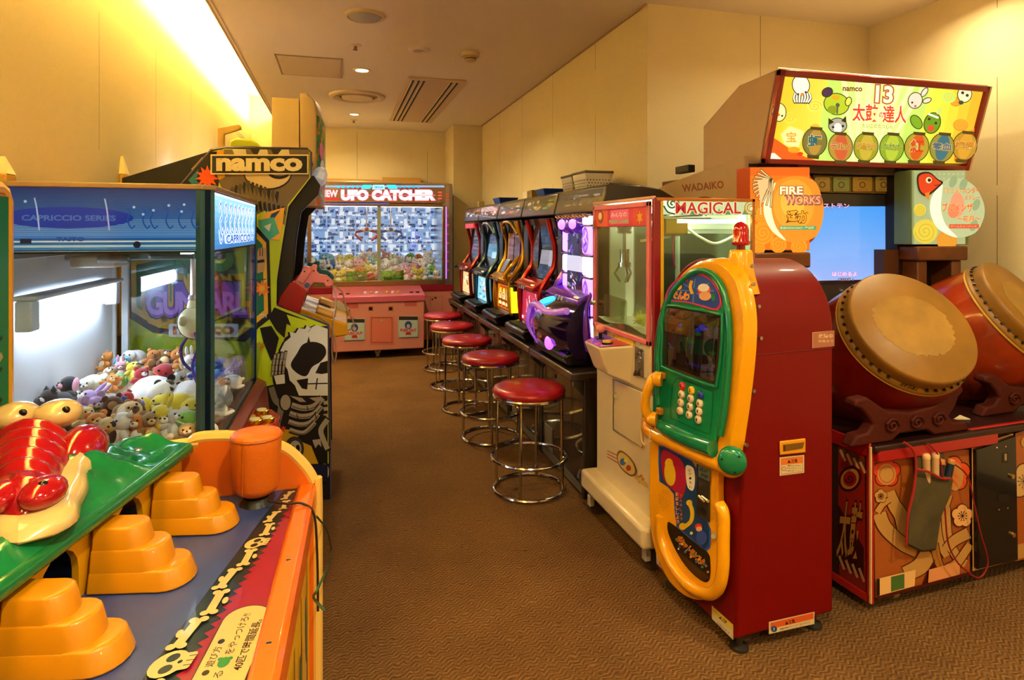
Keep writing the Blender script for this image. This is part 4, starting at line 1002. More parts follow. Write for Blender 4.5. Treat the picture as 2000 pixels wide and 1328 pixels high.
# claw machine heap: (px, py, size, kind, colour, belly, yaw, tilt) along the surface of the heap
B_, DB, O_, BG, W_, PG, YW, RD_, BL, LB, LI, PK, BKc, GN, TN = ['#8a5a2c', '#5e3a1e', '#d8862c', '#e8c890', '#f2eee6', '#d8d4cc', '#e6d23c', '#c43030', '#3c68c8', '#7ac0e0', '#b89ad0', '#e8a8b8', '#1e1c20', '#7ab84a', '#a88a5c']
heap = [(262, 693, 1.1, 'seal', W_, PG, 'small white'), (198, 706, .8, 'bear', O_, BG, ''), (210, 735, .8, 'dog', TN, W_, ''), (240, 708, .8, 'bird', LB, W_, ''), (236, 722, .7, 'rabbit', PK, W_, ''), (262, 728, .9, 'cat', YW, BG, ''), (298, 704, .9, 'bear', O_, B_, ''), (322, 702, .9, 'bear', B_, BG, ''), (352, 700, .9, 'bear', O_, BG, 'upright'), (275, 742, .9, 'bear', RD_, W_, ''), (322, 730, 1.2, 'ball', RD_, O_, 'striped'), (372, 712, .9, 'rabbit', W_, PK, ''), (350, 728, .8, 'dog', O_, BG, ''), (215, 752, .8, 'bear', O_, BG, 'small'), (175, 745, 1.1, 'seal', W_, PG, ''), (230, 745, .8, 'bird', GN, W_, ''),
        (385, 735, .8, 'mouse', BL, W_, ''), (345, 745, .8, 'cat', PG, BKc, ''), (300, 760, 2.0, 'seal', W_, PG, 'big'), (372, 765, 1.5, 'seal', W_, PG, ''), (330, 765, .9, 'mouse', BKc, W_, ''),
        (135, 768, 1.2, 'dog', BKc, PK, ''), (98, 785, 1.2, 'seal', BKc, W_, ''), (70, 790, 1.0, 'cat', BKc, W_, ''), (205, 780, 1.1, 'seal', W_, BL, ''), (160, 795, 1.2, 'rabbit', LI, W_, ''), (188, 800, .9, 'mouse', LI, PG, ''), (215, 805, 1.1, 'bear', DB, B_, ''), (250, 790, .9, 'cat', RD_, BL, ''), (280, 795, .9, 'bird', YW, BL, ''), (315, 790, 1.0, 'ball', YW, BL, ''), (350, 798, 1.35, 'bird', YW, GN, 'bright'), (240, 815, .9, 'mouse', TN, BG, ''), (372, 800, 1.1, 'ball', YW, BL, 'banded'),
        (165, 822, .9, 'bear', BG, W_, ''), (190, 838, 1.0, 'bear', O_, BG, 'slumped'), (262, 822, 1.3, 'dog', BG, DB, 'sleepy'), (310, 825, 1.1, 'rabbit', YW, PK, ''), (365, 828, 1.1, 'ball', GN, W_, ''), (230, 846, 1.1, 'cat', W_, BKc, 'patched'), (285, 846, 1.0, 'bear', TN, BG, ''), (330, 845, 1.0, 'mouse', PG, W_, ''), (370, 846, .9, 'bird', BL, YW, ''), (205, 855, 1.0, 'bear', BG, O_, ''), (255, 858, 1.0, 'bear', O_, W_, ''), (345, 862, 1.0, 'seal', BG, W_, ''), (300, 862, 1., 'rabbit', BG, W_, ''), (130, 820, 1.0, 'bear', DB, BG, ''), (60, 815, 1., 'seal', PG, W_, ''),
        (425, 725, .9, 'mouse', BL, LB, ''), (428, 742, .9, 'ball', BL, YW, ''), (450, 740, 1.0, 'rabbit', LI, W_, ''), (470, 745, 1.2, 'seal', W_, PG, ''), (445, 772, 1.3, 'seal', PG, W_, ''), (430, 800, 1.2, 'seal', W_, BG, ''), (460, 755, .8, 'bear', O_, W_, ''), (425, 838, 1.3, 'seal', W_, PG, ''), (450, 800, 1.1, 'rabbit', W_, PG, '')]
rnd = random.Random(3)
used_lb = {}
def pos_words(px, py):
    r = 'far row' if py < 730 else 'upper middle' if py < 765 else 'lower middle' if py < 810 else 'front row'
    c = 'left end' if px < 150 else 'left half' if px < 240 else 'centre' if px < 320 else 'right half' if px < 400 else 'behind front glass'
    return ('in %s, %s' if px < 400 else 'in %s %s') % (r, c)
for (px, py, s, kind, col, bel, adj) in heap:
    # surface of heap: far parts higher
    tt = (py - 690) / 170.0
    z = ZG + .165 - .075 * tt
    if px > 405: z = ZG + .12 - .06 * (py - 720) / 120
    p = onZ(px, py, z)
    p.x = max(cx1 + .05, min(cx2 - .045, p.x)); p.y = max(cy1 + .05, min(cy2 - .05, p.y))
    lb = '%s %s %s plush toy %s' % (adj, CN[col], NAMES[kind], pos_words(px, py)); lb = lb.strip()
    if lb in used_lb: lb = lb.replace('plush toy', 'plush toy with %s belly' % CN[bel])
    used_lb[lb] = 1
    up = kind not in ('seal',)
    place_plush((kind, col, bel), p, (rnd.uniform(-.9, .2) if up else rnd.uniform(-.15, .15), rnd.uniform(-.5, .5), rnd.uniform(-.9, .9) + (.0)), s * 1.0, lb, 'plush toys in the blue claw machine')
# buried layer under the visible toys, one soft bed
bed = MB(mat('#c8b294', .95, bump=.6, bscale=60, var=.5, vscale=18)); nx_, ny_ = 30, 50; vs = []
for i in range(nx_ + 1):
    for j in range(ny_ + 1):
        x = cx1 + .03 + (cx2 - cx1 - .05) * i / nx_; y = cy1 + .03 + (cy2 - cy1 - .06) * j / ny_
        fx_ = (x - cx1) / (cx2 - cx1); fy_ = (y - cy1) / (cy2 - cy1)
        zz_ = ZG + .01 + .115 * max(0, min(1, (fx_ - .05 + .6 * max(0, fy_ - .3)) * 2.2)) * (.35 + .65 * fy_) + .012 * math.sin(60 * x) * math.sin(50 * y)
        vs.append((x, y, zz_ if 0 < i < nx_ and 0 < j < ny_ else ZG))
bed.add(vs, [(i * (ny_ + 1) + j, (i + 1) * (ny_ + 1) + j, (i + 1) * (ny_ + 1) + j + 1, i * (ny_ + 1) + j + 1) for i in range(nx_) for j in range(ny_)])
o = bed.done('plush_filling', None, smooth=180, origin=(-.68, 2.64, ZG)); o['kind'] = 'stuff'; o['label'] = 'buried soft toys forming the bottom of heap in the blue claw machine'; o['category'] = 'plush toys'
# ================================================================= WIDE PINK CRANE GAME
YU = 7.20
ux0, ux1 = -.47, 1.283
ufo = thing('crane_game', 'wide pink double crane game with mirrored header at the far end of the aisle', 'crane game', (.41, 7.6, 0))
PINK = mat('#c88478', .4, coat=.15); MIR = mat('#b3a398', .22, .85); GOLDF = mat('#a98a66', .25, .8)
zt_ = onY(760, 356, YU).z
zw1 = onY(740, 403, YU).z; zw0 = onY(740, 548, YU).z
MB(PINK).box((ux0, YU + .0, .10), (ux1, YU + 1.0, .70)).done('base_cabinet', ufo, bevel=.012)
MB(mat('#8c1230', .35, coat=.3)).box((ux0 - .005, YU - .008, .66), (ux1 + .005, YU + 1.0, .735)).done('waist_band', ufo, bevel=.006)
MB(GOLDF).box((ux0 + .10, YU - .004, .735), (ux1 - .12, YU + .04, zw0)).done('lower_frame', ufo, bevel=.004)
MB(GOLDF).box((ux0 + .10, YU - .004, zw1), (ux1 - .12, YU + .04, zw1 + .035)).done('upper_frame', ufo, bevel=.004)
MB(GOLDF).box((onY(600, 450, YU).x, YU - .004, .735), (onY(608, 450, YU).x, YU + .04, zw1 + .03)).done('side_frame', ufo, bevel=.004)
MB(GOLDF).box((onY(864, 450, YU).x, YU - .004, .735), (onY(870, 450, YU).x, YU + .04, zw1 + .03)).done('side_frame', ufo, bevel=.004)
MB(MIR).box((ux0, YU - .006, zw1 + .035), (ux1 - .09, YU + 1.0, zt_)).done('header', ufo, bevel=.01)
MB(mat('#c8b8a0', .3, .6)).box((ux0, YU - .012, zt_ - .018), (ux1 - .08, YU + .02, zt_ + .004)).done('header_top_trim', ufo, bevel=.005)
# corner pillars
for s, xa, xb in ((1, ux1 - .10, ux1), (-1, ux0 + .10, ux0)):
    pl_ = [(xa, YU), (xa + s * .055, YU + .003), (xb, YU + .06), (xb, YU + .13), (xa, YU + .13)]
    MB(mat('#b8a8b0', .2, .7)).hexa([V((x, y, .735)) for x, y in pl_], [V((x, y, zt_)) for x, y in pl_]).done('corner_pillar', ufo)
    MB(mat('#c89ae8', .4, emis=1.1, ecol='#b070ff')).box((xa + s * .018 - .006, YU - .004, .80), (xa + s * .018 + .006, YU + .0, zt_ - .27)).done('light_strip', ufo)
    pa_ = Art(lambda x, z: (x, YU - .001, z), (0, -1, 0), lit=.35, rough=.3)
    for k in range(7): pa_.star(xa + s * .038, .9 + k * .105, .022, '#d84a5a' if k % 2 else '#b8487a', 4, .35)
    for k in range(3): pa_.rect(xa + s * .012, zt_ - .13 - k * .028, xa + s * .05, zt_ - .118 - k * .028, '#c83a34')
    pa_.done('pillar_print', ufo)
MB(mat('#7a9ac8', .3, .5)).box((ux1 - .001, YU + .06, .735), (ux1 + .004, YU + 1.0, zt_ - .02)).done('side_glass', ufo)
# header lettering
hd_ = Art(lambda x, y: onY(x, y, YU - .006), (0, -1, 0), lit=1.4, rough=.3, flip=True)
hd_.rect(606, 362, 868, 366, '#8098b8')
for k in range(5): hd_.star(661 + k * 9.4, 365, 4.2, '#28b8f0'); hd_.star(781 + k * 9, 365, 4, '#28a0c8')
hd_.poly([(705, 369), (709, 361), (726, 361), (723, 369)], '#38d0f8'); hd_.poly([(727, 370), (729, 361), (750, 361), (752, 370)], '#a0e8f8'); hd_.poly([(755, 361), (773, 361), (777, 369), (759, 369)], '#38d0f8')
hd_.text('SEGA', 740, 365.5, 18, 5, '#2890c0', off=.05)
hd_.poly([(610, 388), (663, 387), (661, 391), (610, 392)], '#c8202c')
hd_.text('NEW', 643, 378, 34, 14, '#ffb8c0', off=.05, out='#c8304a', ooff=.04)
hd_.text('UFO CATCHER', 758, 381, 184, 21, '#fff0f0', off=.07, out='#e0506a', ooff=.05, sp=1.02)
hd_.rect(667, 380.6, 850, 382, '#e07080')
for k in range(3): hd_.rect(855, 374.5 + k * 6, 863, 377 + k * 6, '#d04a3c')
hd_.rect(606, 397, 760, 399, '#4858a8'); hd_.done('header_lettering', ufo)
# inside
MB(mat('#e8e8ea', .5)).box((ux0 + .06, YU + .96, .735), (ux1 - .06, YU + .99, zw1 + .04)).done('back_panel', ufo)
bp_ = Art(lambda x, z: (x, YU + .955, z), (0, -1, 0), lit=.75, rough=.5)
bp_.rect(ux0 + .07, .74, ux1 - .07, zw1 + .03, '#93b4de')
r2 = random.Random(5)
bp_.hold = False
for i in range(32):
    bp_.hold = True; bp_.lv += .0001
    for j in range(17):
        x = ux0 + .08 + i * .05; z = .78 + j * .052
        if r2.random() < .8: bp_.rect(x, z, x + r2.uniform(.02, .055), z + r2.uniform(.015, .05), r2.choice(['#46608e', '#5f82b4', '#dce8f8', '#354c78', '#7ea0d0', '#f0f6ff', '#465c86']))
for i in range(9):
    for j in range(5):
        x = ux0 + .14 + i * .18 + .08 * (j % 2); z = .90 + j * .165
        bp_.text(['UFO', 'GAME', 'CATCH'][(i + j) % 3], x, z, .11, .028, '#f4f8ff', off=.05)
        bp_.rect(x - .02, z + .04, x + .02, z + .12, '#e4edf9'); bp_.rect(x + .045, z + .03, x + .085, z + .055, '#2f4470')
bp_.done('back_mosaic', ufo)
MB(mat('#8fa85c', .4)).box((ux0 + .06, YU + .05, .70), (ux1 - .06, YU + .96, .76)).done('prize_floor', ufo)
for x in (ux0 + .07, ux1 - .08): MB(mat('#cfd8e0', .2, .6)).box((x, YU + .05, .76), (x + .012, YU + .96, zw1)).done('inner_wall', ufo)
MB(mat('#fff8ec', .5, emis=8, ecol='#f2f6ff')).box((ux0 + .12, YU + .09, zw1 + .0), (ux1 - .12, YU + .14, zw1 + .025)).done('tube_lamp', ufo)
MB(mat('#a8b8b0', .3, .5)).box((onY(737, 450, YU).x, YU + .01, .76), (onY(744, 450, YU).x, YU + .03, zw1 + .03)).done('centre_mullion', ufo)
MB(glass_mat('#ffffff', .05)).box((ux0 + .1, YU + .014, .76), (ux1 - .1, YU + .018, zw1 + .02)).done('front_glass', ufo)
for x0_, x1_, z1_ in ((.08, .30, .90), (.46, .72, .90), (-.3, .05, .80), (.75, 1.15, .80)):
    MB(glass_mat('#c8f08a', .12)).box((x0_, YU + .07, .76), (x1_, YU + .074, z1_)).box((x0_, YU + .07, .76), (x0_ + .004, YU + .28, z1_)).done('prize_chute_guard', ufo)
for px, col, dk in ((716, '#a83a44', 0), (763, '#2f58b0', 1)):
    p = onY(px, 455, YU + .42)
    h = MB(mat('#c8c4c8', .3, .7)).cyl((p.x, p.y, p.z + .05), (p.x, p.y, zw1 + .02), .008).done('crane_rod', ufo)
    MB(mat('#e8e0e0', .3)).lathe([(.001, .065), (.05, .06), (.062, .035), (.04, .015), (.001, .012)], Matrix.Translation((p.x, p.y, p.z)), 20).ell((p.x, p.y - .05, p.z + .045), (.025, .02, .02), m=mat(col, .4)).done('crane_head', ufo)
    for s in (-1, 1):
        MB(mat(col, .35, .4)).tube([(p.x + s * .035, p.y, p.z + .03), (p.x + s * .12, p.y, p.z + .01), (p.x + s * .13, p.y, p.z - .02), (p.x + s * .055, p.y, p.z - .09)], .016, n=6).done('crane_arm', ufo)
# counter
def kx(px, py): return onY(px, py, 6.77).x
k0, k1 = -.06, .892
MB(PINK).box((k0, 6.77, .085), (k1, YU + .01, .655)).done('counter', ufo, bevel=.012)
MB(mat('#b85870', .35, coat=.3)).hexa([V((k0 - .008, 6.755, .60)), V((k1 + .008, 6.755, .60)), V((k1 + .008, YU, .60)), V((k0 - .008, YU, .60))], [V((k0 - .008, 6.755, .665)), V((k1 + .008, 6.755, .665)), V((k1 + .008, YU, .735)), V((k0 - .008, YU, .735))]).done('control_top', ufo, bevel=.006)
for k, x in enumerate((.02, .09, .27, .33, .39, .50, .56, .62, .76, .83)):
    if k in (0, 1, 8, 9): MB(DARK).box((x - .018, 6.86, .684), (x + .02, 6.885, .692)).done('coin_slot', ufo)
    else: MB(mat(['#e8e4dc', '#d8b83c'][k % 2], .3)).cyl((x, 6.87, .68), (x, 6.866, .702), .016).done('button', ufo)
ka = Art(lambda x, y: onY(x, y, 6.77), (0, -1, 0), rough=.4, flip=True)
for a, b, c_, d in ((675, 580, 700, 602), (790, 576, 814, 598)): ka.rect(a, b, c_, d, '#b85a52')
for cx_ in (724, 763):
    ka.rect(cx_ - 6, 597, cx_ + 6, 608, '#c0764a'); ka.rect(cx_ - 3.5, 599.5, cx_ + 3.5, 606, '#1c0c0a')
ka.rect(722, 618, 770, 673, '#c8705c'); ka.rect(725, 620, 766, 669, '#7a3a30'); ka.rect(726, 621, 765, 668, '#cd7462'); ka.disc(745, 626, 2.4, '#a8a090')
ka.done('counter_print', ufo)
for a, b, c_, d, e_ in ((672, 622, 713, 666, 0), (778, 617, 817, 660, 1)):
    q0, q1 = onY(a, d, 6.765), onY(c_, b, 6.765)
    MB(mat('#a8b4ae', .3, coat=.4)).box((q0.x, 6.762, q0.z), (q1.x, 6.772, q1.z)).done('prize_door', ufo, bevel=.006)
    pd = Art(lambda x, y: onY(x, y, 6.762), (0, -1, 0), rough=.3, flip=True)
    pd.rect(a + 1, b + 1, c_ - 1, b + 8, '#3a3430'); pd.rect(a + 2, b + 8, c_ - 2, d - 2, '#b2c0b8', 3)
    pd.poly([((a + c_) / 2 - 6, d - 6), ((a + c_) / 2 + 6, d - 6), ((a + c_) / 2 + 4, d - 12), ((a + c_) / 2 - 4, d - 12)], '#b42a2c')
    pd.disc((a + c_) / 2, b + 18, 7, '#2f4fa0', 8); pd.disc((a + c_) / 2, b + 20, 3.5, '#c8a080', 4)
    pd.text('PUSH OUT', (a + c_) / 2, d - 15, 32, 6.5, '#c02a38', off=.06, out='#ffffff', ooff=.03); pd.done('door_print', ufo)
side = Art(lambda x, y: onY(x, y, YU), (0, -1, 0), rough=.4, flip=True)
side.line([(832, 580), (864, 578), (864, 612)], .8, '#a85c50'); side.rect(843, 583, 846, 586, '#1c1414'); side.rect(848, 580.5, 853, 583, '#1c1414'); side.line([(840, 578), (840, 680)], .8, '#a85c50'); side.done('cabinet_seam_print', ufo)
for x, y in ((.40, 6.86), (.0, 7.3), (1.1, 7.3), (.0, 8.0), (1.1, 8.0)):
    p = V((x, y, 0)); w = MB(mat('#b89a6a', .5)).cyl((x - .018, y, .045), (x + .018, y, .045), .045, n=24).done('caster_wheel', ufo); MB(STEEL).box((x - .03, y - .02, .05), (x + .03, y + .02, .10)).done('caster_bracket', ufo)
# prizes
r3 = random.Random(11)
pal = [(W_, PG), (LB, W_), (O_, BG), (YW, W_), (RD_, YW), (BL, W_), (PK, W_), (BG, W_), (W_, PK), (GN, W_), (PG, BKc), (TN, W_)]
right = [(W_, PK), (PK, W_), (W_, PG), (PG, W_), (O_, B_), (GN, W_), (W_, LI), (YW, W_)]
cnt = 0; seen = {}
for row in range(4):
    for i in range(14):
        x = ux0 + .16 + i * .108 + r3.uniform(-.02, .02); y = YU + .14 + row * .2
        if x > ux1 - .14: continue
        if row == 0 and .42 < x < .74 and i % 2: continue
        z = .82 + row * .060 + r3.uniform(-.01, .02)
        a, b = (right if x > .45 else pal)[r3.randrange(8 if x > .45 else 12)]
        kind = r3.choice(['bear', 'rabbit', 'seal', 'ball', 'mouse', 'bird', 'cat'])
        lb = '%s %s prize plush in %s row, %s bay' % (CN[a], NAMES[kind], ['first', 'second', 'third', 'back'][row], 'right' if x > .42 else 'left')
        if lb in seen:
            lb += ', %s' % ('outer side' if (x > .9 or x < .0) else 'middle side')
        seen[lb] = 1
        place_plush((kind, a, b), V((x, y, z)), (r3.uniform(-.4, .1), r3.uniform(-.4, .4), r3.uniform(-.6, .6)), r3.uniform(1.5, 2.0), lb, 'prizes in the wide pink crane game')
# ================================================================= SLOT MACHINE ROW
PITCH, C0Y = .73, 3.29
BRN = mat('#2e211b', .3, coat=.35); BRN2 = mat('#3a2a22', .35, coat=.3)
FX = 1.19
def slot_unit(i, y, near):
    wh = ['nearest the camera, holding the violet machine', 'second from the camera, under the red machine', 'third from the camera, under the gold machine', 'fourth from the camera, under the blue machine', 'furthest from the camera, by the back column'][i]
    t = thing('slot_stand', 'dark brown laminate slot machine stand ' + wh, 'stand', (1.47, y, 0), group='slot machine stands')
    a, b = y - PITCH / 2 + .004, y + PITCH / 2 - .004
    MB(BRN).box((FX + .02, a + .02, .0), (1.74, b - .02, .60)).done('stand_cabinet', t)
    MB(BRN2).box((FX - .07, a, .598), (1.745, b, .640)).done('counter_top', t, bevel=.008)
    MB(BRN).box((FX + .0, a, .0), (FX + .045, a + .035, .60)).done('side_post', t, bevel=.004)
    MB(BRN).box((FX + .0, b - .035, .0), (FX + .045, b, .60)).done('side_post', t, bevel=.004)
    MB(mat('#3b2d24', .12, coat=.8)).box((FX + .006, a + .035, .06), (FX + .02, b - .035, .585)).done('glossy_front', t)
    MB(mat('#8c8478', .35, .5)).box((FX + .0, a + .04, .015), (FX + .008, b - .04, .055)).box((FX + .002, b - .22, .06), (FX + .01, b - .08, .20)).done('kick_plate', t)
    for q in (a + .02, b - .02):
        pr = [(FX + .03, .598), (FX - .055, .598), (FX - .055, .57), (FX - .01, .53), (FX + .03, .47)]
        MB(BRN).hexa([V((x, q - .012, z)) for x, z in pr], [V((x, q + .012, z)) for x, z in pr]).done('bracket', t)
    MB(mat('#8a8078', .3, .8)).cyl((FX - .0, y + .1, .52), (FX + .006, y + .1, .52), .012).done('lock', t)
    if i < 1: MB(BRN).box((FX + .02, a - .003, .0), (1.745, a + .02, .61)).done('end_panel', t)
    return t
def display(i, y):
    lb = ['long dark overhead display above the violet slot machine', 'overhead display with green picture above the red slot machine', 'overhead display with grey picture above the gold slot machine', 'overhead display with red and blue picture above the blue slot machine', 'smallest overhead display, furthest along the slot row'][i]
    t = thing('overhead_display', lb, 'display', (1.5, y, 1.45), group='overhead displays on the slot row')
    a, b = y - PITCH / 2 + .01, y + PITCH / 2 - .01
    if i == 0: a -= .0
    prof = [(1.285, 1.452), (1.285, 1.468), (1.312, 1.585), (1.34, 1.597), (1.50, 1.590), (1.62, 1.57), (1.70, 1.53), (1.745, 1.46), (1.745, 1.43)]
    MB(mat('#33251d', .35, coat=.3)).hexa([V((x, a, z)) for x, z in prof], [V((x, b, z)) for x, z in prof]).done('housing', t, bevel=.006)
    n = V((-1, 0, .23)).normalized()
    mp = lambda u, v: V((1.289 + .021 * v, b - .03 - u * (b - a - .06), 1.478 + .094 * v))
    A = Art(mp, n, lit=.35, rough=.15, coat=.6, base=.0012)
    r = random.Random(20 + i)
    base = ['#3a3f4c', '#2c3a34', '#4a505c', '#5c4048', '#5a463c'][i]
    A.rect(0, 0, 1, 1, base)
    for k in range(16):
        u, v = r.random(), r.random(); 
        A.disc(min(.88, max(.12, u)), min(.75, max(.25, v)), r.uniform(.03, .10), r.choice([['#6c7488', '#8a90a8', '#242832', '#4c5468'], ['#5a8a5c', '#a89058', '#3a6a6a', '#b8b0a0'], ['#8c96a8', '#3c4250', '#a8563c', '#b0b8c8'], ['#a8484c', '#5878a8', '#c8b8b0', '#2c2c3c'], ['#b87848', '#d8b890', '#6c4434', '#8a98a8']][i]), r.uniform(.05, .14), 8)
    if i == 2:
        for k in range(6): A.rect(.35 + k * .1, .12, .40 + k * .1, .26, '#b8442c')
    A.done('screen_picture', t)
    return t
STY = [dict(n='violet', a='#7a3cc8', b='#c8a0ff', d='#2a1440', f='#8a5ae0'), dict(n='red', a='#b8101c', b='#e87a9a', d='#4a0a10', f='#d8344c'), dict(n='gold', a='#c8921c', b='#f0b838', d='#3a2208', f='#e8a020'),
       dict(n='blue', a='#1c4a6c', b='#a0d8f0', d='#0c1c2c', f='#50b0e0'), dict(n='white and red', a='#8c1c2c', b='#f0d8b0', d='#2c1418', f='#f0c880')]
def lean(x0, z0, dx, dz):  # point on leaning front: v 0..1
    return lambda v: (x0 + dx * v, z0 + dz * v)
def slot(i, y):
    s = STY[i]
    lb = ['large violet glowing slot machine with bulky purple console, nearest in row', 'red slot machine with pink lit lower panel between violet and gold ones', 'gold framed slot machine with amber lit panel in the middle of the row', 'dark blue slot machine with pale blue lower panel, fourth in the row', 'white and red slot machine at far end of row by the column'][i]
    t = thing('slot_machine', lb, 'slot machine', (1.5, y, .64))
    w = .245 if i else .29
    a, b = y - w, y + w
    SH = mat(s['d'], .3, coat=.4); TR = mat(s['a'], .22, .45, coat=.6)
    prof = [(1.30, .642), (1.27, .72), (1.26, .94), (1.33, 1.0), (1.36, 1.30), (1.32, 1.44), (1.72, 1.44), (1.72, .642)]
    MB(SH).hexa([V((x, a, z)) for x, z in prof], [V((x, b, z)) for x, z in prof]).done('cabinet', t, bevel=.005)
    # frame columns, curved
    path = [(1.245, .73), (1.235, .85), (1.235, .96), (1.27, 1.03), (1.325, 1.12), (1.335, 1.24), (1.31, 1.35), (1.29, 1.43)]
    for yy in (a + .012, b - .012):
        P = bez([V((x, yy + (.012 * math.sin(k * 1.1) * (1 if yy < y else -1) if i == 2 else 0), z)) for k, (x, z) in enumerate(path)], 6)
        MB(TR).tube(P, [.017 + (.006 * math.sin(k * .35) if i in (2, 0) else 0) for k in range(len(P))], n=10).done('frame_column', t)
    if i in (2, 3): MB(mat('#d8c080' if i == 2 else '#b0c0cc', .15, .9)).tube(bez([V((1.30, a + .03, 1.33)), V((1.275, y - .12, 1.41)), V((1.27, y, 1.425)), V((1.275, y + .12, 1.41)), V((1.30, b - .03, 1.33))], 6), .012, n=8).done('top_arch', t)
    # lower lit panel
    n = V((-1, 0, .06)).normalized()
    mp = lambda u, v: V((1.258 - .01 + .006 * v, b - .03 - u * (b - a - .06), .735 + .205 * v))
    A = Art(mp, n, lit=1.25, rough=.2, coat=.4, base=.0015)
    r = random.Random(50 + i)
    if i == 1:
        A.rect(0, 0, 1, 1, '#b0304c')
        for k in range(26):
            x_ = r.uniform(.05, .95); A.line(bez([(x_, r.uniform(.0, .3)), (x_ + r.uniform(-.1, .1), .5), (x_ + r.uniform(-.1, .1), r.uniform(.7, 1))], 4), r.uniform(.01, .03), r.choice(['#f0b8c8', '#e0708c', '#f8e8ec', '#c04060']))
        for k in range(14): x_ = .72 + r.uniform(-.05, .05); A.disc(x_, .08 + k * .06, r.uniform(.015, .04), '#5a2438', .03, 8)
        A.rect(.9, .1, .98, .26, '#f8f0f0'); A.rect(.02, .04, .10, .14, '#f0e8e8')
    elif i == 2:
        A.rect(0, 0, 1, 1, '#5a2a06', .06); A.rect(.05, .06, .95, .94, '#c87a10', .05); A.rect(.12, .30, .88, .80, '#7a3c0c', .03)
        for k in range(3):
            x_ = .24 + k * .26; A.disc(x_, .72, .10, '#f0c040', .10, 16); A.rect(x_ - .10, .40, x_ + .10, .66, '#f0d890'); A.text('7', x_, .53, .09, .20, '#a82410', off=.06); A.disc(x_, .22, .10, '#fff0b0', .09, 16); A.rect(x_ - .1, .10, x_ + .1, .18, '#8c1c10')
        A.rect(.2, .84, .8, .9, '#a82c10')
    elif i == 3:
        A.rect(0, 0, 1, 1, '#8ccbe8')
        for k in range(30): A.rect(*(lambda x_, z_: (x_, z_, x_ + r.uniform(.03, .16), z_ + r.uniform(.03, .12)))(r.uniform(.04, .8), r.uniform(.04, .85)), r.choice(['#f0fbff', '#3a90c0', '#d06a60', '#2a6a9c', '#60c0b8', '#f0d8a0']))
    elif i == 4:
        A.rect(0, 0, 1, 1, '#f0c890')
        for k in range(24): A.disc(r.uniform(.1, .9), r.uniform(.1, .9), r.uniform(.03, .1), r.choice(['#fff4d8', '#c85a30', '#8a5a30', '#f8e0a0', '#5a7a8c']), r.uniform(.02, .08), 8)
    else:
        A.rect(0, 0, 1, 1, '#2a1450')
        for k in range(20): A.disc(r.uniform(.1, .9), r.uniform(.1, .9), r.uniform(.02, .07), r.choice(['#9a60f0', '#d0a8ff', '#4a2090']), r.uniform(.02, .08), 8)
    A.done('lower_panel_picture', t)
    MB(TR).box((1.238, a + .01, .715), (1.262, b - .01, .735)).box((1.238, a + .01, .94), (1.262, b - .01, .958)).done('panel_frame', t, bevel=.004)
    # console with levers and buttons
    co = [(1.26, .955), (1.19, .965), (1.185, .99), (1.24, 1.02), (1.31, 1.03)]
    MB(mat(s['a'], .25, .3, coat=.5)).hexa([V((x, a + .015, z)) for x, z in co], [V((x, b - .015, z)) for x, z in co]).done('console', t, bevel=.006)
    for k in range(3): MB(mat('#c8c0b8', .2, .7)).cyl((1.19, y + .05 - k * .05, .978), (1.180, y + .05 - k * .05, .98), .015).done('stop_button', t)
    MB(mat('#181414', .3)).cyl((1.20, b - .09, .985), (1.165, b - .09, .99), .006).ell((1.16, b - .09, .99), .015).done('start_lever', t)
    MB(mat('#e8d8a0', .3, emis=.5)).box((1.20, a + .05, .993), (1.23, a + .11, 1.006)).done('bet_button', t, bevel=.003)
    # upper display: reels + screen
    n2 = V((-1, 0, -.1)).normalized()
    mp2 = lambda u, v: V((1.328 + .03 * math.sin(v * PI * .75) - .012, b - .035 - u * (b - a - .07), 1.035 + .375 * v))
    A = Art(mp2, n2, lit=.95, rough=.12, coat=.6, base=.0015)
    A.rect(0, 0, 1, .48, '#100c10'); A.rect(0, .48, 1, 1, '#100c10')
    if i == 1:
        A.rect(.35, .1, .97, .55, '#8c8890')
        for k in range(3):
            A.rect(.38 + k * .2, .12, .55 + k * .2, .53, '#9a98a0'); A.disc(.46 + k * .2, .32, .07, '#c86a5c', .07, 12); A.disc(.46 + k * .2, .18, .06, '#5a5868', .04, 10); A.disc(.46 + k * .2, .46, .06, '#484654', .04, 10)
        for k in range(5): A.disc(.42 + k * .12, .64, .05, '#f8c060', .05, 10)
        A.rect(0, .12, .3, .98, '#3c2418'); A.rect(.35, .76, .95, .98, '#5a6478'); 
        for k in range(12): A.disc(r.uniform(.4, .9), r.uniform(.78, .96), .04, r.choice(['#8ca0b8', '#34404c', '#a8b8c8']), .03, 8)
        A.rect(.05, .71, .97, .735, '#c8ccd0'); A.line([(.06, .72), (.2, .9), (.3, .72)], .015, '#d8d8d8')
    elif i == 2:
        A.rect(.1, .15, .48, .9, '#7a3c0c'); A.rect(.52, .15, .9, .9, '#5a3018'); A.rect(.485, .1, .515, .95, '#140c06'); A.line([(.1, .15), (.1, .9)], .02, '#f0c030'); A.poly([(.35, .9), (.65, .9), (.5, 1.0)], '#b0b8b8')
    elif i == 3:
        A.rect(.1, .12, .9, .62, '#4c7c9c'); A.rect(.5, .1, .9, .6, '#98c8dc'); A.disc(.25, .25, .16, '#f0f4f8', .10, 14); A.rect(.1, .66, .9, .95, '#9ab0c8'); A.rect(.55, .5, .95, .62, '#e8f4fc')
        for k in range(12): A.disc(r.uniform(.5, .9), r.uniform(.14, .45), .04, r.choice(['#2c4c80', '#d8ecf4', '#6c9cc0']), .03, 8)
    elif i == 4:
        A.rect(.1, .1, .9, .55, '#4a2c34'); A.rect(.1, .62, .95, .8, '#f0a850'); A.line([(.2, .12), (.6, .5)], .03, '#b890b0')
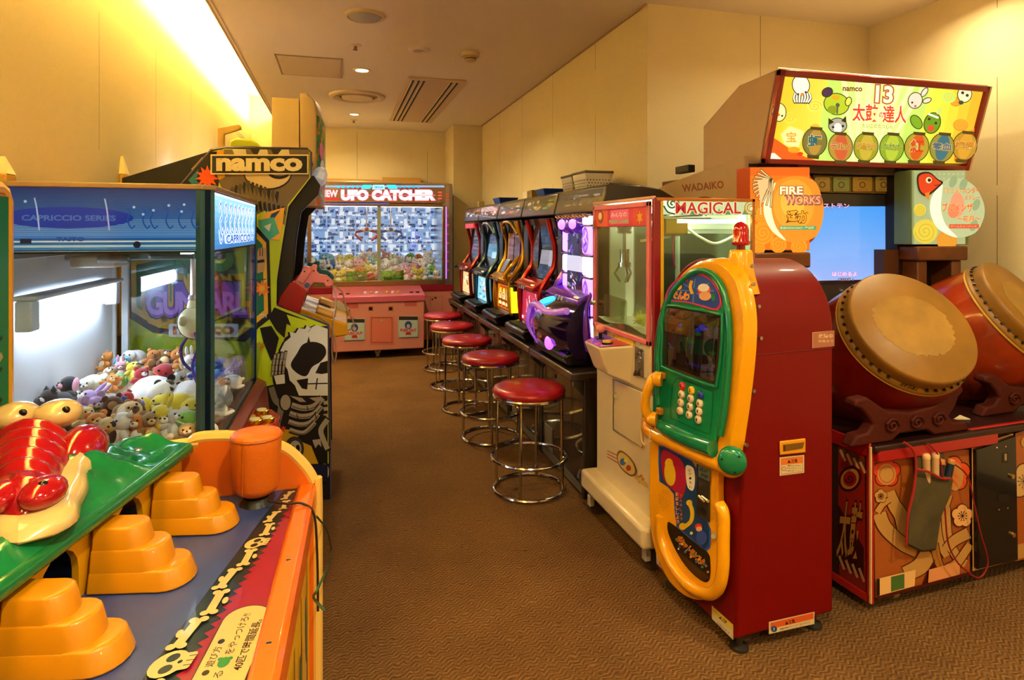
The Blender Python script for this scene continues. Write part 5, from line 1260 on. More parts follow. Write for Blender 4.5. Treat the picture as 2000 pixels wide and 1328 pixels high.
        for k in range(6): A.disc(.2 + k * .13, .7, .05, '#fff0c0', .04, 8)
    A.done('reel_window_picture', t) if i else None
    if i == 2:
        MB(mat('#c9ccd4', .15, .8)).hexa([V((1.24, y - .02, 1.03)), V((1.29, y - .02, 1.04)), V((1.29, y + .10, 1.04)), V((1.24, y + .10, 1.03))], [V((1.27, y - .10, 1.13)), V((1.30, y - .10, 1.13)), V((1.30, y + .0, 1.14)), V((1.27, y + .0, 1.14))]).done('silver_ornament', t, bevel=.006)
        MB(mat('#e8b820', .15, .7, coat=1)).tube(bez([V((1.22, a + .03, .97)), V((1.20, a + .02, 1.02)), V((1.25, a - .01, 1.10)), V((1.31, a + .01, 1.16))], 6), .016, n=8).done('gold_horn', t)
        MB(mat('#d8e020', .3, emis=1.6)).hexa([V((1.25, a - .018, .74)), V((1.25, a - .004, .74)), V((1.27, a - .004, .74)), V((1.27, a - .018, .74))], [V((1.235, a - .014, .93)), V((1.235, a - .004, .93)), V((1.25, a - .004, .93)), V((1.25, a - .014, .93))]).box((1.24, a - .016, .74), (1.30, a - .012, .9)).done('side_light', t)
    if i == 4: MB(mat('#c83a4c', .3, emis=.4)).box((1.27, y - .20, 1.38), (1.30, y + .20, 1.43)).done('name_plate', t, bevel=.006)
    # black coin tray
    c = [(1.14, .652), (1.115, .70), (1.13, .715), (1.26, .735), (1.27, .652)]
    MB(BLACKP).hexa([V((x, a + .02, z)) for x, z in c], [V((x, b - .02, z)) for x, z in c]).done('coin_tray', t, bevel=.012, seg=3)
    MB(mat('#050404', .6)).box((1.145, a + .05, .716), (1.235, b - .05, .7275), M=None).done('tray_opening', t)
    return t
def violet_extra(t, y):
    a, b = y - .29, y + .29
    VI = mat('#7c3ae0', .15, .2, coat=1, emis=.35, ecol='#7020e0'); LAV = mat('#d8b8ff', .3, emis=2.2, ecol='#b878ff'); WHT_ = mat('#f4ecff', .3, emis=2.6, ecol='#e6dcff'); SIL = mat('#b8b0c8', .12, .9, bump=.4, bscale=80)
    # glowing lens column on the near side and centre
    for nm, y0, y1, x0 in (('near_light_column', a - .005, a + .13, 1.255), ('far_light_column', b - .15, b - .02, 1.30)):
        for k, (z0, z1, m_) in enumerate(((.80, .90, WHT_), (.905, 1.10, LAV), (1.115, 1.215, WHT_), (1.23, 1.375, LAV), (1.385, 1.43, WHT_))):
            MB(m_).box((x0, y0, z0), (x0 + .07, y1, z1)).done('light_panel', t, bevel=.012, seg=3)
            MB(SIL).box((x0 - .006, y0 - .004, z1), (x0 + .07, y1 + .004, z1 + .012)).done('chrome_bar', t, bevel=.003)
    A = Art(lambda u, v: V((1.254, a + .13 - u * .13, .80 + v * .63)), (-1, 0, 0), lit=.9, rough=.15, coat=1)
    r = random.Random(9)
    A.rect(.38, .2, .46, .9, '#c890ff')
    for cy_, ry in ((.30, .16), (.80, .11)):
        A.disc(.42, cy_, .34, '#a060f0', ry, 28); A.disc(.42, cy_, .28, '#c890ff', ry * .8, 24)
        for k in range(7): A.line(bez([(.42 + .25 * math.cos(k), cy_ + ry * .7 * math.sin(k)), (.42 + .1 * math.cos(k + 1), cy_ + ry * .3 * math.sin(k + 1)), (.42 + .2 * math.cos(k + 2), cy_ + ry * .6 * math.sin(k + 2))], 4), .03, r.choice(['#7838d8', '#e8d0ff', '#9048e8']))
    A.done('crystal_print', t)
    # narrow waist with lattice
    MB(VI).hexa([V((1.28, y - .10, .80)), V((1.33, y - .10, .80)), V((1.33, y + .10, .80)), V((1.28, y + .10, .80))], [V((1.29, y - .12, 1.38)), V((1.34, y - .12, 1.38)), V((1.34, y + .12, 1.38)), V((1.29, y + .12, 1.38))]).done('centre_panel', t)
    A = Art(lambda u, v: V((1.278 + .01 * v, y + .13 - u * .26, .84 + v * .52)), (-1, 0, 0), lit=.8, rough=.12, coat=1, base=.002)
    A.rect(0, .0, 1, 1, '#2c1c50')
    for k in range(60):
        u, v = r.random() * .9 + .05, r.random() * .94 + .03
        A.line([(u, v), (u + r.uniform(-.1, .1), v + r.uniform(-.05, .05)), (u + r.uniform(-.1, .1), v + r.uniform(.0, .06))], r.uniform(.01, .035), r.choice(['#8a50e0', '#b890f0', '#5a30b0', '#e8d8ff', '#403070', '#70d0c8']))
    A.rect(.0, .55, 1, .72, '#dce0ff'); A.done('centre_print', t)
    MB(mat('#5a2ab0', .12, .3, coat=1, emis=.25, ecol='#6020d0')).ell((1.29, y + .10, 1.385), (.05, .12, .05)).ell((1.28, y - .08, 1.385), (.05, .10, .05)).ell((1.30, y + .01, 1.40), (.05, .24, .04)).done('crown', t, smooth=180)
    MB(mat('#e0c8ff', .2, emis=1.8, ecol='#a860ff')).ell((1.243, y + .12, 1.39), (.012, .06, .03)).ell((1.232, y - .08, 1.39), (.012, .05, .028)).done('crown_lamp', t, smooth=180)
    for k in range(9): MB(mat('#c8a890', .2, .9)).ell((1.26, y - .22 + k * .055, 1.435), (.02, .03, .008), Matrix.Rotation(.4, 4, 'X')).done('crown_plume', t, smooth=180)
    # bulky console
    MB(mat('#2a1446', .1, .4, coat=1)).loft([[V((x, yy, z)) for x, z in ((1.32, .70), (1.16 - d * .5, .69), (1.10 - d, .76), (1.09 - d, .85), (1.13 - d, .93), (1.22, .99), (1.32, 1.0))] for yy, d in ((b - .02, -.03), (y + .14, .02), (y, .035), (y - .14, .02), (a + .01, -.03))]).done('console_shell', t, smooth=60)
    MB(mat('#d0a0f0', .15, .2, coat=1, emis=.25, ecol='#b060ff')).tube(bez([V((1.15, b - .0, .80)), V((1.10, b - .03, .90)), V((1.09, y + .10, .935)), V((1.10, y - .06, .91)), V((1.13, a + .02, .94))], 8), [.019] * 33, n=10).done('console_rim', t)
    MB(mat('#e0b0ff', .15, .1, coat=1, emis=.35, ecol='#c070ff')).ell((1.105, y + .06, .895), (.03, .11, .024), Matrix.Rotation(-.12, 4, 'X')).done('plaque', t, smooth=180)
    A = Art(lambda u, v: V((1.062, y + .12 - u * .14, .886 + v * .022)), (-1, 0, .2)); A.text('GOD', .5, .5, .6, .8, '#3a1460', off=.05) if False else A.line([(0, .3), (.3, .8), (.5, .2), (.8, .7), (1, .3)], .12, '#3a1460'); A.done('plaque_print', t)
    MB(mat('#40c8f0', .2, emis=2.0, ecol='#30b8ff')).lathe([(.05, 0), (.046, .010), (.03, .014), (.001, .02)], Matrix.Translation((1.145, y + .09, .955)) @ Matrix.Rotation(-.35, 4, 'Y'), 28).done('jog_dial', t)
    MB(mat('#d890ff', .2, emis=2.4, ecol='#b050ff')).ell((1.085, y - .12, .755), (.024, .038, .038)).done('round_lamp', t, smooth=180)
    MB(mat('#b070e8', .15, .2, coat=1, emis=.3, ecol='#9040ff')).tube(bez([V((1.10, b - .03, .90)), V((1.08, b - .05, .80)), V((1.12, b - .10, .70))], 6), [.02 * (1 - k / 14) + .003 for k in range(13)], n=8).done('horn', t)
slots_ = []
for i in range(5):
    y = C0Y + PITCH * i
    slot_unit(i, y, i == 0); display(i, y); t = slot(i, y)
    if i == 0: violet_extra(t, y)
    if i < 4:
        d = thing('medal_dispenser', 'narrow dark medal dispenser between the %s and %s slot machines' % (STY[i]['n'], STY[i + 1]['n']), 'dispenser', (1.5, y + PITCH / 2, .64), group='medal dispensers between slot machines')
        q = y + PITCH / 2; hw = .065 if i else .05
        MB(mat('#1c1412', .3, coat=.4)).box((1.34, q - hw, .645), (1.72, q + hw, 1.44)).done('body', d, bevel=.006)
        MB(mat(['#3a1a24', '#241a14', '#10202c', '#201820'][i], .3, coat=.5)).box((1.32, q - hw + .01, .70), (1.345, q + hw - .01, 1.40)).done('front_cover', d, bevel=.006)
        MB(CHROME).box((1.31, q - .02, 1.0), (1.322, q + .02, 1.06)).done('coin_slot', d, bevel=.002)
MB(mat('#241a16', .35, coat=.3)).box((1.26, C0Y - PITCH / 2 + .006, .641), (1.745, C0Y - PITCH / 2 + .024, 1.45)).done('divider_board', None, origin=(1.5, C0Y - PITCH / 2 - .012, .642), smooth=0, label='dark upright end board closing the near end of the slot row', category='board')
# clutter on the displays
def open_box(name, x0, y0, z0, dx, dy, h, m, label, cat, rim=None, taper=.02, holes=False):
    t = thing(name, label, cat, (x0 + dx / 2, y0 + dy / 2, z0)); w = .004
    lo = [V((x0 + taper, y0 + taper, z0)), V((x0 + dx - taper, y0 + taper, z0)), V((x0 + dx - taper, y0 + dy - taper, z0)), V((x0 + taper, y0 + dy - taper, z0))]
    hi = [V((x0, y0, z0 + h)), V((x0 + dx, y0, z0 + h)), V((x0 + dx, y0 + dy, z0 + h)), V((x0, y0 + dy, z0 + h))]
    c = (lo[0] + lo[2]) / 2
    inn = [c + (v - c) * .95 + V((0, 0, .004)) for v in lo]; ch_ = (hi[0] + hi[2]) / 2; inh = [ch_ + (v - ch_) * .95 for v in hi]
    MB(m).add(lo + hi + inh + inn, [(0, 1, 2, 3)] + [(k, (k + 1) % 4, 4 + (k + 1) % 4, 4 + k) for k in range(4)] + [(4 + k, 4 + (k + 1) % 4, 8 + (k + 1) % 4, 8 + k) for k in range(4)] + [(8 + k, 8 + (k + 1) % 4, 12 + (k + 1) % 4, 12 + k) for k in range(4)] + [(12, 13, 14, 15)]).done('tub', t)
    if holes:
        d = MB(mat('#4a3a28', .8)); d.flat = True
        for fa in range(2):
            A_, B_2, n_ = ((lo[0], lo[3], hi) if fa == 0 else (lo[0], lo[1], hi))
            nn = V((-1, 0, 0)) if fa == 0 else V((0, -1, 0)); L_ = (dy if fa == 0 else dx)
            nu = int(L_ / .022)
            for r_ in range(5):
                for q in range(nu):
                    v = .1 + r_ * .14; u = (q + .5 + (.5 if r_ % 2 else 0)) / (nu + .5)
                    if fa == 0: a_, b_ = lo[0].lerp(hi[0], v), lo[3].lerp(hi[3], v)
                    else: a_, b_ = lo[0].lerp(hi[0], v), lo[1].lerp(hi[1], v)
                    p = a_.lerp(b_, u) + nn * .0015; dd = (b_ - a_).normalized()
                    P = [p + dd * x + V((0, 0, z)) for x, z in ((-.005, 0), (0, -.005), (.005, 0), (0, .005))]
                    d.add(P, [(0, 1, 2, 3)])
        d.done('hole_pattern', t)
    if rim:
        r_ = MB(rim); hi2 = [ch_ + (v - ch_) * 1.03 for v in hi]
        r_.hexa([v + V((0, 0, -.004)) for v in hi2], [v + V((0, 0, .012)) for v in hi2]).done('lid', t, bevel=.004)
    return t
zt2 = 1.598
open_box('plastic_basket', 1.475, 3.62, zt2 - .014, .19, .22, .135, mat('#d8cdb8', .45), 'white perforated basket with brown lid on the nearest overhead display', 'basket', mat('#6b5844', .5), holes=True)
open_box('plastic_basket', 1.475, 3.86, zt2 - .012, .19, .20, .130, mat('#cfc2aa', .45), 'white perforated basket further back, behind the lidded one', 'basket', mat('#6b5844', .5), holes=True)
open_box('blue_tray', 1.36, 4.10, zt2, .18, .19, .05, mat('#1c3c9c', .4), 'blue plastic tray just beyond the white baskets', 'tray')
open_box('blue_tray', 1.37, 5.38, zt2, .18, .24, .055, mat('#1c3c9c', .4), 'blue plastic tray further along, above the blue slot machine', 'tray')
for k, (px, y, c_, lb) in enumerate(((0, 4.62, '#e0d4b8', 'cream card box standing between the two blue trays'), (1, 4.50, '#8a7038', 'small olive carton beside the cream card box'), (2, 6.35, '#a88a4c', 'small tan carton on the furthest overhead display'))):
    MB(mat(c_, .6)).box((1.40, y, zt2 + .001), (1.46, y + (.12 if k == 0 else .07), zt2 + .065)).done('small_carton', None, origin=(1.43, y + .05, zt2), label=lb, category='box', bevel=.003)
# ================================================================= STOOLS
def stool():
    t = thing('bar_stool', '', 'stool', (0, 0, 0), group='red round stools before the slot machines')
    MB(mat('#a01420', .3, coat=.25, bump=.08, bscale=500)).lathe([(.001, .497), (.165, .497), (.186, .505), (.192, .519), (.186, .534), (.165, .545), (.12, .5505), (.001, .552)], None, 56).done('seat', t, smooth=180)
    MB(CHROME).tube([(.183 * math.cos(a), .183 * math.sin(a), .495) for a in [2 * PI * k / 48 for k in range(48)]], .009, n=8, closed=True).done('seat_ring', t)
    for k in range(4):
        a = PI / 4 + k * PI / 2 + .25
        MB(CHROME).tube([(.172 * math.cos(a), .172 * math.sin(a), .49), (.176 * math.cos(a), .176 * math.sin(a), .2), (.178 * math.cos(a), .178 * math.sin(a), .012)], .0085, n=10).done('leg', t)
    MB(CHROME).tube([(.196 * math.cos(a), .196 * math.sin(a), .175) for a in [2 * PI * k / 48 for k in range(48)]], .0085, n=8, closed=True).done('foot_ring', t)
    MB(CHROME).tube([(.184 * math.cos(a), .184 * math.sin(a), .010) for a in [2 * PI * k / 48 for k in range(48)]], .0095, n=8, closed=True).done('floor_ring', t)
    return t
st0 = stool()
for i, (px, py) in enumerate(((1033, 750), (958, 690), (912, 657), (883, 631), (865, 611))):
    p = onZ(px, py, .55); o = st0 if i == 0 else copy_tree(st0)
    o.location = (p.x, p.y, 0); o.rotation_euler = (0, 0, i * .35)
    o['label'] = ['red round chrome stool nearest the camera, catching violet light', 'second red chrome stool from the camera, before the red slot machine', 'middle red chrome stool, before the gold slot machine', 'fourth red chrome stool, before the blue slot machine', 'furthest red chrome stool, beside the pink crane game'][i]
# ================================================================= SMALL WHITE CRANE MACHINE
mx0, mx1, my0, my1 = 1.19, 1.65, 2.212, 2.81
mt = 1.484
mg = thing('crane_machine', 'slim cream crane machine with pink framed window and round-lettered sign behind the telephone machine', 'crane machine', (1.42, 2.51, 0))
CRM2 = mat('#d9c39a', .32, coat=.3); RDF = mat('#8c1420', .35, coat=.3); PKF = mat('#d8707c', .35, coat=.3); YLF = mat('#d8b020', .35); ORF = mat('#c07830', .35, .3)
MB(CRM2).box((mx0 + .012, my0 + .005, .19), (mx1, my1 - .005, .70)).done('lower_cabinet', mg, bevel=.006)
MB(CRM2).box((mx0 - .06, my0 - .02, .11), (mx1 + .02, my1 + .03, .20)).done('base_plate', mg, bevel=.018, seg=3)
MB(CRM2).box((mx0 + .004, my0, .70), (mx1, my1, .885)).done('control_cabinet', mg, bevel=.005)
for k, (x, y) in enumerate(((mx0 - .0, my1 - .03), (mx0 + .02, my0 + .05), (mx1 - .03, my1 - .06), (mx1 - .03, my0 + .05))):
    b = MB(STEEL).box((x - .028, y - .03, .085), (x + .028, y + .03, .112)).box((x - .045, y - .028, .045), (x - .02, y + .005, .095), mat('#d8d0c0', .35, .4)).box((x - .022, y - .022, .04), (x - .016, y + .022, .09)).done('caster_bracket', mg, bevel=.003)
    MB(mat('#4a3626', .5)).cyl((x + .0, y - .014, .038), (x + .0, y + .014, .038), .038, n=24).done('caster_wheel', mg)
# body frame posts
z0, z1 = .885, mt
MB(RDF).box((mx0, my0 - .001, .70), (mx0 + .03, my0 + .018, mt)).done('corner_post', mg, bevel=.003)
MB(YLF).box((mx0 + .03, my0 - .001, .60), (mx0 + .044, my0 + .014, mt - .008)).done('yellow_strip', mg, bevel=.002)
MB(ORF).box((mx0 + .012, my0 - .003, mt - .014), (mx1, my0 + .012, mt)).done('top_edge_side', mg, bevel=.002)
MB(ORF).box((mx1 - .014, my0 - .003, .885), (mx1, my0 + .012, mt)).done('corner_post', mg, bevel=.002)
MB(mat('#d8a890', .35)).box((mx0 - .006, my0, mt - .008), (mx0 + .01, my1, mt + .006)).box((mx0 - .004, my1 - .012, .70), (mx0 + .01, my1, mt)).done('front_edge', mg, bevel=.003)
MB(CRM2).box((mx0 + .01, my0 + .01, mt - .006), (mx1, my1, mt)).done('roof', mg)
MB(mat('#dfe6d8', .4)).box((mx1 - .012, my0 + .012, z0), (mx1, my1, mt - .01)).done('back_wall', mg)
MB(mat('#cfe0d0', .25)).box((mx0 + .08, my1 - .012, z0), (mx1, my1, mt - .01)).done('far_wall', mg)
MB(RDF).box((mx0 + .0, my0 + .0, .52), (mx0 + .022, my0 + .006, .885)).done('corner_strip', mg)
# pink door frame with glass
f = .022
zb, zt3 = .895, mt - .014
fr = MB(PKF)
fr.box((mx0 - .012, my0 + .022, zb), (mx0 + .004, my0 + .022 + f, zt3)).box((mx0 - .012, my1 - .012 - f, zb), (mx0 + .004, my1 - .012, zt3)).box((mx0 - .012, my0 + .022, zb), (mx0 + .004, my1 - .012, zb + f)).box((mx0 - .012, my0 + .022, zt3 - f), (mx0 + .004, my1 - .012, zt3))
fr.done('door_frame', mg, bevel=.004)
MB(glass_mat('#fbfff4', .06)).box((mx0 - .004, my0 + .044, zb + f), (mx0 - .001, my1 - .034, zt3 - .10)).done('door_glass', mg)
MB(CHROME).cyl((mx0 - .012, my1 - .035, 1.01), (mx0 - .03, my1 - .035, 1.01), .012).done('door_lock', mg)
MB(STEEL).box((mx0 - .02, my1 - .04, 1.36), (mx0 - .01, my1 - .028, 1.40)).done('hinge', mg, bevel=.002)
MB(mat('#5a1818', .5)).box((mx0 - .006, my0 + .044, zt3 - .10), (mx0 + .006, my1 - .034, zt3 - .018)).done('top_sign_box', mg)
ta = Art(lambda y, z: (mx0 - .006, y, z), (-1, 0, 0), lit=.35, rough=.25, coat=.4)
ya, yb = my0 + .046, my1 - .036; za, zb2 = zt3 - .098, zt3 - .02
# y decreases to the right in the picture
ta.rect(ya, za, yb, zb2, '#c8283c'); ta.rect(yb - .14, za, yb, zb2, '#d84a20'); ta.disc(yb - .06, za + .045, .035, '#8c3a10', .03); ta.disc(yb - .055, za + .05, .02, '#e8a060', .018); ta.rect(ya, za, ya + .12, zb2, '#c8382c')
ta.star(ya + .06, za + .035, .03, '#d89020', 6, .5); ta.poly([(ya + .16, za + .01), (yb - .17, za + .01), (yb - .17, zb2 - .005), (ya + .16, zb2 - .005)], '#e05a70')
ta.text('みんなの', (ya + yb) / 2, za + .052, -.16, .022, '#f8d0c0', off=.03, out='#a01830'); ta.text('PRIZE GAME', (ya + yb) / 2, za + .022, -.2, .014, '#7ab05a', off=.03)
ta.done('top_sign', mg)
# side glass and MAGICAL header
MB(glass_mat('#f6fff4', .05)).box((mx0 + .044, my0 + .004, z0), (mx1 - .014, my0 + .008, mt - .014)).done('side_glass', mg)
ha_ = Art(lambda x, y: onY(x, y, my0 - .001), (0, -1, 0), lit=.75, rough=.2, coat=.3, flip=True)
ha_.rect(1295, 391, 1474, 419, '#b9cfa8')
for k in range(9): ha_.poly([(1330 + k * 17, 419), (1336 + k * 17, 407), (1342 + k * 17, 419)], '#5a8a58')
ha_.poly([(1294, 389), (1316, 389), (1320, 419), (1312, 420), (1300, 412)], '#e8f4e8')
ha_.spiral(1313, 398, 14, 2.2, 3, '#1c5a34', 1); ha_.line(bez([(1296, 402), (1304, 414), (1318, 418)], 4), 3, '#1c4a2c')
ha_.spiral(1467, 407, 16, 3, 2.4, '#b8862c', .95); ha_.disc(1467, 407, 3, '#e8e0c0')
ha_.text('MAGICAL', 1383, 406, 128, 23, '#b0242c', off=.02, out='#eadfc0', ooff=.035)
ha_.done('magical_sign', mg)
MB(mat('#eef6e8', .4, emis=9.0, ecol='#f2ffe6')).box((mx0 + .12, my0 + .03, mt - .10), (mx1 - .03, my0 + .06, mt - .085)).done('sign_lamp', mg)
MB(mat('#f4faf0', .4, emis=16.0, ecol='#f4ffe8')).box((mx0 + .05, my1 - .06, mt - .05), (mx1 - .03, my1 - .04, mt - .03)).done('tube_lamp', mg)
# window frame inside back wall (mirror)
bx0 = mx1 - .02
MB(mat('#eef4e4', .35, emis=.25)).box((bx0, my0 + .03, 1.36), (bx0 + .008, my1 - .03, 1.42)).box((mx0 + .16, my1 - .02, 1.38), (mx1 - .02, my1 - .012, 1.44)).box((mx0 + .16, my1 - .02, z0), (mx0 + .20, my1 - .012, 1.44)).done('inner_frame', mg)  # frame is no lamp; its faint glow lifts the dark interior
MB(mat('#7c9080', .12, .8)).box((mx0 + .21, my1 - .018, z0), (mx1 - .03, my1 - .013, 1.37)).box((bx0 - .002, my0 + .05, z0 + .02), (bx0 + .004, my1 - .05, 1.34)).done('mirror_panel', mg)
# gantry with motor, hose and claw
MB(mat('#b8901c', .4)).prism([(my0 + .03, 1.34), (my0 + .03, 1.40), (my0 + .12, 1.41), (my0 + .14, 1.36), (my0 + .10, 1.33)], lambda y, z: (mx0 + .07, y, z), (.10, 0, 0)).done('motor_box', mg, bevel=.004)
MB(STEEL).cyl((mx0 + .08, my0 + .03, 1.42), (mx0 + .08, my1 - .02, 1.42), .008).cyl((mx0 + .25, my0 + .03, 1.42), (mx0 + .25, my1 - .02, 1.42), .008).cyl((mx0 + .05, 2.50, 1.405), (mx1 - .02, 2.50, 1.405), .008).done('gantry_rails', mg)
MB(mat('#e4e8dc', .4)).tube(bez([(mx0 + .06, 2.44, 1.31), (mx0 + .14, 2.34, 1.33), (mx0 + .18, 2.30, 1.37), (mx0 + .24, 2.28, 1.33), (mx0 + .32, 2.28, 1.30), (mx0 + .42, 2.30, 1.33)], 8), .006, n=7).done('air_hose', mg)
MB(mat('#9c3a60', .4)).tube(bez([(mx0 + .11, 2.25, 1.34), (mx0 + .105, 2.25, 1.28), (mx0 + .12, 2.26, 1.20)], 5), .004, n=6).done('wire', mg)
MB(mat('#d8dcd0', .3, .2)).cyl((1.25, 2.60, 1.38), (1.25, 2.60, 1.405), .03).lathe([(.03, 0), (.034, .01), (.03, .02), (.034, .03), (.03, .04)], Matrix.Translation((1.25, 2.60, 1.34)), 20).done('trolley', mg)
cl = V((1.25, 2.60, 0))
MB(CHROME).cyl(cl + V((0, 0, 1.20)), cl + V((0, 0, 1.39)), .007).cyl(cl + V((0, 0, 1.21)), cl + V((0, 0, 1.27)), .022).cyl(cl + V((0, 0, 1.19)), cl + V((0, 0, 1.21)), .03).done('claw_body', mg)
for k in range(3):
    a = k * 2 * PI / 3 + .4; d = V((math.cos(a), math.sin(a), 0))
    MB(CHROME).tube([cl + d * .02 + V((0, 0, 1.20)), cl + d * .045 + V((0, 0, 1.16)), cl + d * .02 + V((0, 0, 1.12))], .005, n=6).done('claw_arm', mg)
# prize bed and chute
MB(mat('#eef0e2', .8, bump=.8, bscale=120)).loft([[V((x, my0 + .02 + j * .0578, .885 + .05 + .010 * math.sin(x * 40) * math.sin(j)) ) for x in [mx0 + .02 + k * .035 for k in range(13)]] for j in range(11)], cap=False, closed=False).done('white_bead_bed', mg, smooth=180)
MB(mat('#d8dcc8', .6)).box((mx0 + .015, my0 + .015, .882), (mx1 - .01, my1 - .012, .90)).done('prize_floor', mg)
gc = glass_mat('#eef6ea', .14)
prof = [(my1 - .04, .92), (my1 - .04, 1.055), (my1 - .14, 1.05), (my1 - .28, 1.045), (my1 - .25, 1.0), (my1 - .26, .92)]
MB(gc).prism(prof, lambda y, z: (mx0 + .035, y, z), (.004, 0, 0)).box((mx0 + .01, my1 - .28, .90), (mx0 + .039, my1 - .276, 1.04)).done('chute_guard', mg)
r = random.Random(2)
gb = MB(mat('#c8dc3c', .3, coat=.5))
c_ = V((1.25, 2.44, .972))
for k in range(26):
    d = V((r.uniform(-1, 1), r.uniform(-1, 1), r.uniform(-.6, 1))).normalized(); gb.cyl(c_, c_ + d * .04, .006, .002, n=6)
gb.ell(c_, .024); gb.done('spiky_ball', None, origin=tuple(c_), label='yellow-green spiky ball lying on white beads inside the slim crane machine', category='ball')
# lower details
for (x, y, z), col in (((mx0 + .03, 2.66, .93), '#c8b060'),): pass
fa = Art(lambda x, y: onX(x, y, mx0 + .003), (-1, 0, 0), rough=.35, flip=True)
fa.poly([(1191, 640), (1238, 656), (1238, 676), (1191, 658)], '#d8c02c'); fa.text('景品ゲーム', 1214, 657, 36, 8, '#a08018', off=.02)
fa.rect(1170, 645, 1186, 656, '#2a241c'); fa.done('front_print', mg)
def seam(pts, nm, x=mx0 + .0035, w=.9, col='#6c5a40'):
    a = Art(lambda px, py: onX(px, py, x), (-1, 0, 0), rough=.5, flip=True); a.line(pts, w, col, closed=True); return a.done(nm, mg)
def panelpx(pts, x, th, m, nm, bev=.003):
    P = [onX(a, b, x) for a, b in pts]; return MB(m).hexa(P, [p + V((th, 0, 0)) for p in P]).done(nm, mg, bevel=bev)
panelpx([(1239, 655), (1270, 667), (1270, 744), (1239, 730)], mx0 - .003, .012, CRM2, 'coin_door')
cm = panelpx([(1239, 675), (1256, 682), (1256, 738), (1239, 731)], mx0 - .007, .01, mat('#8c847c', .25, .7), 'coin_mechanism')
ca_ = Art(lambda x, y: onX(x, y, mx0 - .007), (-1, 0, 0), rough=.2, coat=.5, flip=True)
for k in range(16):
    x_, y_ = r.uniform(1241, 1253), r.uniform(682, 728); ca_.disc(x_, y_, r.uniform(1, 2.6), r.choice(['#2a2624', '#d8d0c8', '#3a5a9c', '#4a403a', '#b8a890', '#1a1614']))
ca_.rect(1238, 727, 1250, 734, '#14100e'); ca_.done('coin_mechanism_print', mg)
MB(STEEL).cyl(onX(1248, 670, mx0 - .003), onX(1248, 670, mx0 - .012), .008).done('coin_door_lock', mg)
dd = panelpx([(1199, 742), (1253, 766), (1253, 874), (1199, 838)], mx0 + .002, .012, mat('#d4bf98', .22, coat=.6), 'service_door')
seam([(1198, 740), (1254, 764), (1254, 876), (1198, 840)], 'door_seam', mx0 + .0095, 1.2, '#3a3024')
MB(CHROME).cyl(onX(1203, 773, mx0 + .002), onX(1203, 773, mx0 - .008), .010).done('door_lock', mg)
la = Art(lambda x, y: onX(x, y, mx0 + .0115), (-1, 0, 0), rough=.35, flip=True)
for k in range(3): la.line([(1186, 880 + k * 6), (1212, 892 + k * 7)], 1.6, '#b0501c')
la.poly(bez([(1206, 884), (1215, 880), (1232, 894), (1242, 910), (1243, 926), (1232, 930), (1214, 916), (1206, 900)], 4, closed=True), '#8a5a20')
la.poly(bez([(1208, 888), (1216, 884), (1230, 896), (1239, 911), (1240, 923), (1231, 926), (1215, 913), (1208, 900)], 4, closed=True), '#c8b060')
la.disc(1217, 902, 6, '#4a70a8', 7); la.disc(1228, 914, 5, '#b83a30', 6); la.disc(1223, 899, 4, '#d8c040', 4)
for x_, y_ in ((1246, 932), (1252, 930), (1250, 940), (1260, 944), (1256, 936)): la.star(x_, y_, 5, '#c07820')
la.poly([(1240, 928), (1266, 946), (1266, 954), (1240, 934)], '#c8a84c'); la.done('train_print', mg)
# joystick box
P = lambda px, py, z: onZ(px, py, z)
jb = [(1.075, 2.62), (1.075, 2.455), (mx0 + .006, 2.38), (mx0 + .006, 2.70)]
top = [V((1.07, 2.64, .853)), V((1.065, 2.46, .853)), V((mx0 + .008, 2.40, .868)), V((mx0 + .008, 2.73, .868))]
bot = [V((1.115, 2.63, .735)), V((1.11, 2.48, .735)), V((mx0 + .008, 2.42, .70)), V((mx0 + .008, 2.71, .70))]
MB(CRM2).hexa(bot, top).done('joystick_box', mg, bevel=.008, seg=3)
mpj = lambda u, v: top[1].lerp(top[2], u).lerp(top[0].lerp(top[3], u), v)
ja = Art(mpj, (0, 0, 1), lit=.15, rough=.25, coat=.4, base=.003)
ja.rect(.03, .05, .98, .95, '#c060b8'); ja.poly([(.03, .5), (.5, .95), (.98, .95), (.98, .6), (.5, .5)], '#7a40b8'); ja.disc(.5, .3, .28, '#d8508c', .2); ja.rect(.5, .05, .98, .45, '#d84a3c'); ja.poly([(.1, .1), (.4, .1), (.3, .4)], '#e8a0d8'); ja.done('joystick_print', mg)
jp = mpj(.55, .72)
MB(BLACKP).cyl(jp, jp + V((0, 0, .035)), .008).lathe([(.02, 0), (.018, .006), (.001, .008)], Matrix.Translation(jp), 20).done('joystick_shaft', mg)
MB(mat('#e0887a', .3, coat=.4)).ell(jp + V((0, 0, .05)), .021, n=24, k=14).done('joystick_knob', mg, smooth=180)
bp2 = mpj(.42, .28); MB(mat('#18140e', .3)).cyl(bp2, bp2 + V((0, 0, .01)), .024).done('button_base', mg); MB(mat('#d8b828', .3, coat=.4)).cyl(bp2 + V((0, 0, .01)), bp2 + V((0, 0, .018)), .019, n=28).done('button', mg)
MB(mat('#8c1420', .3, coat=.6)).lathe([(.032, 0), (.03, .012), (.018, .022), (.001, .026)], Matrix.Translation((1.40, 2.60, mt)), 24).done('roof_beacon', mg)
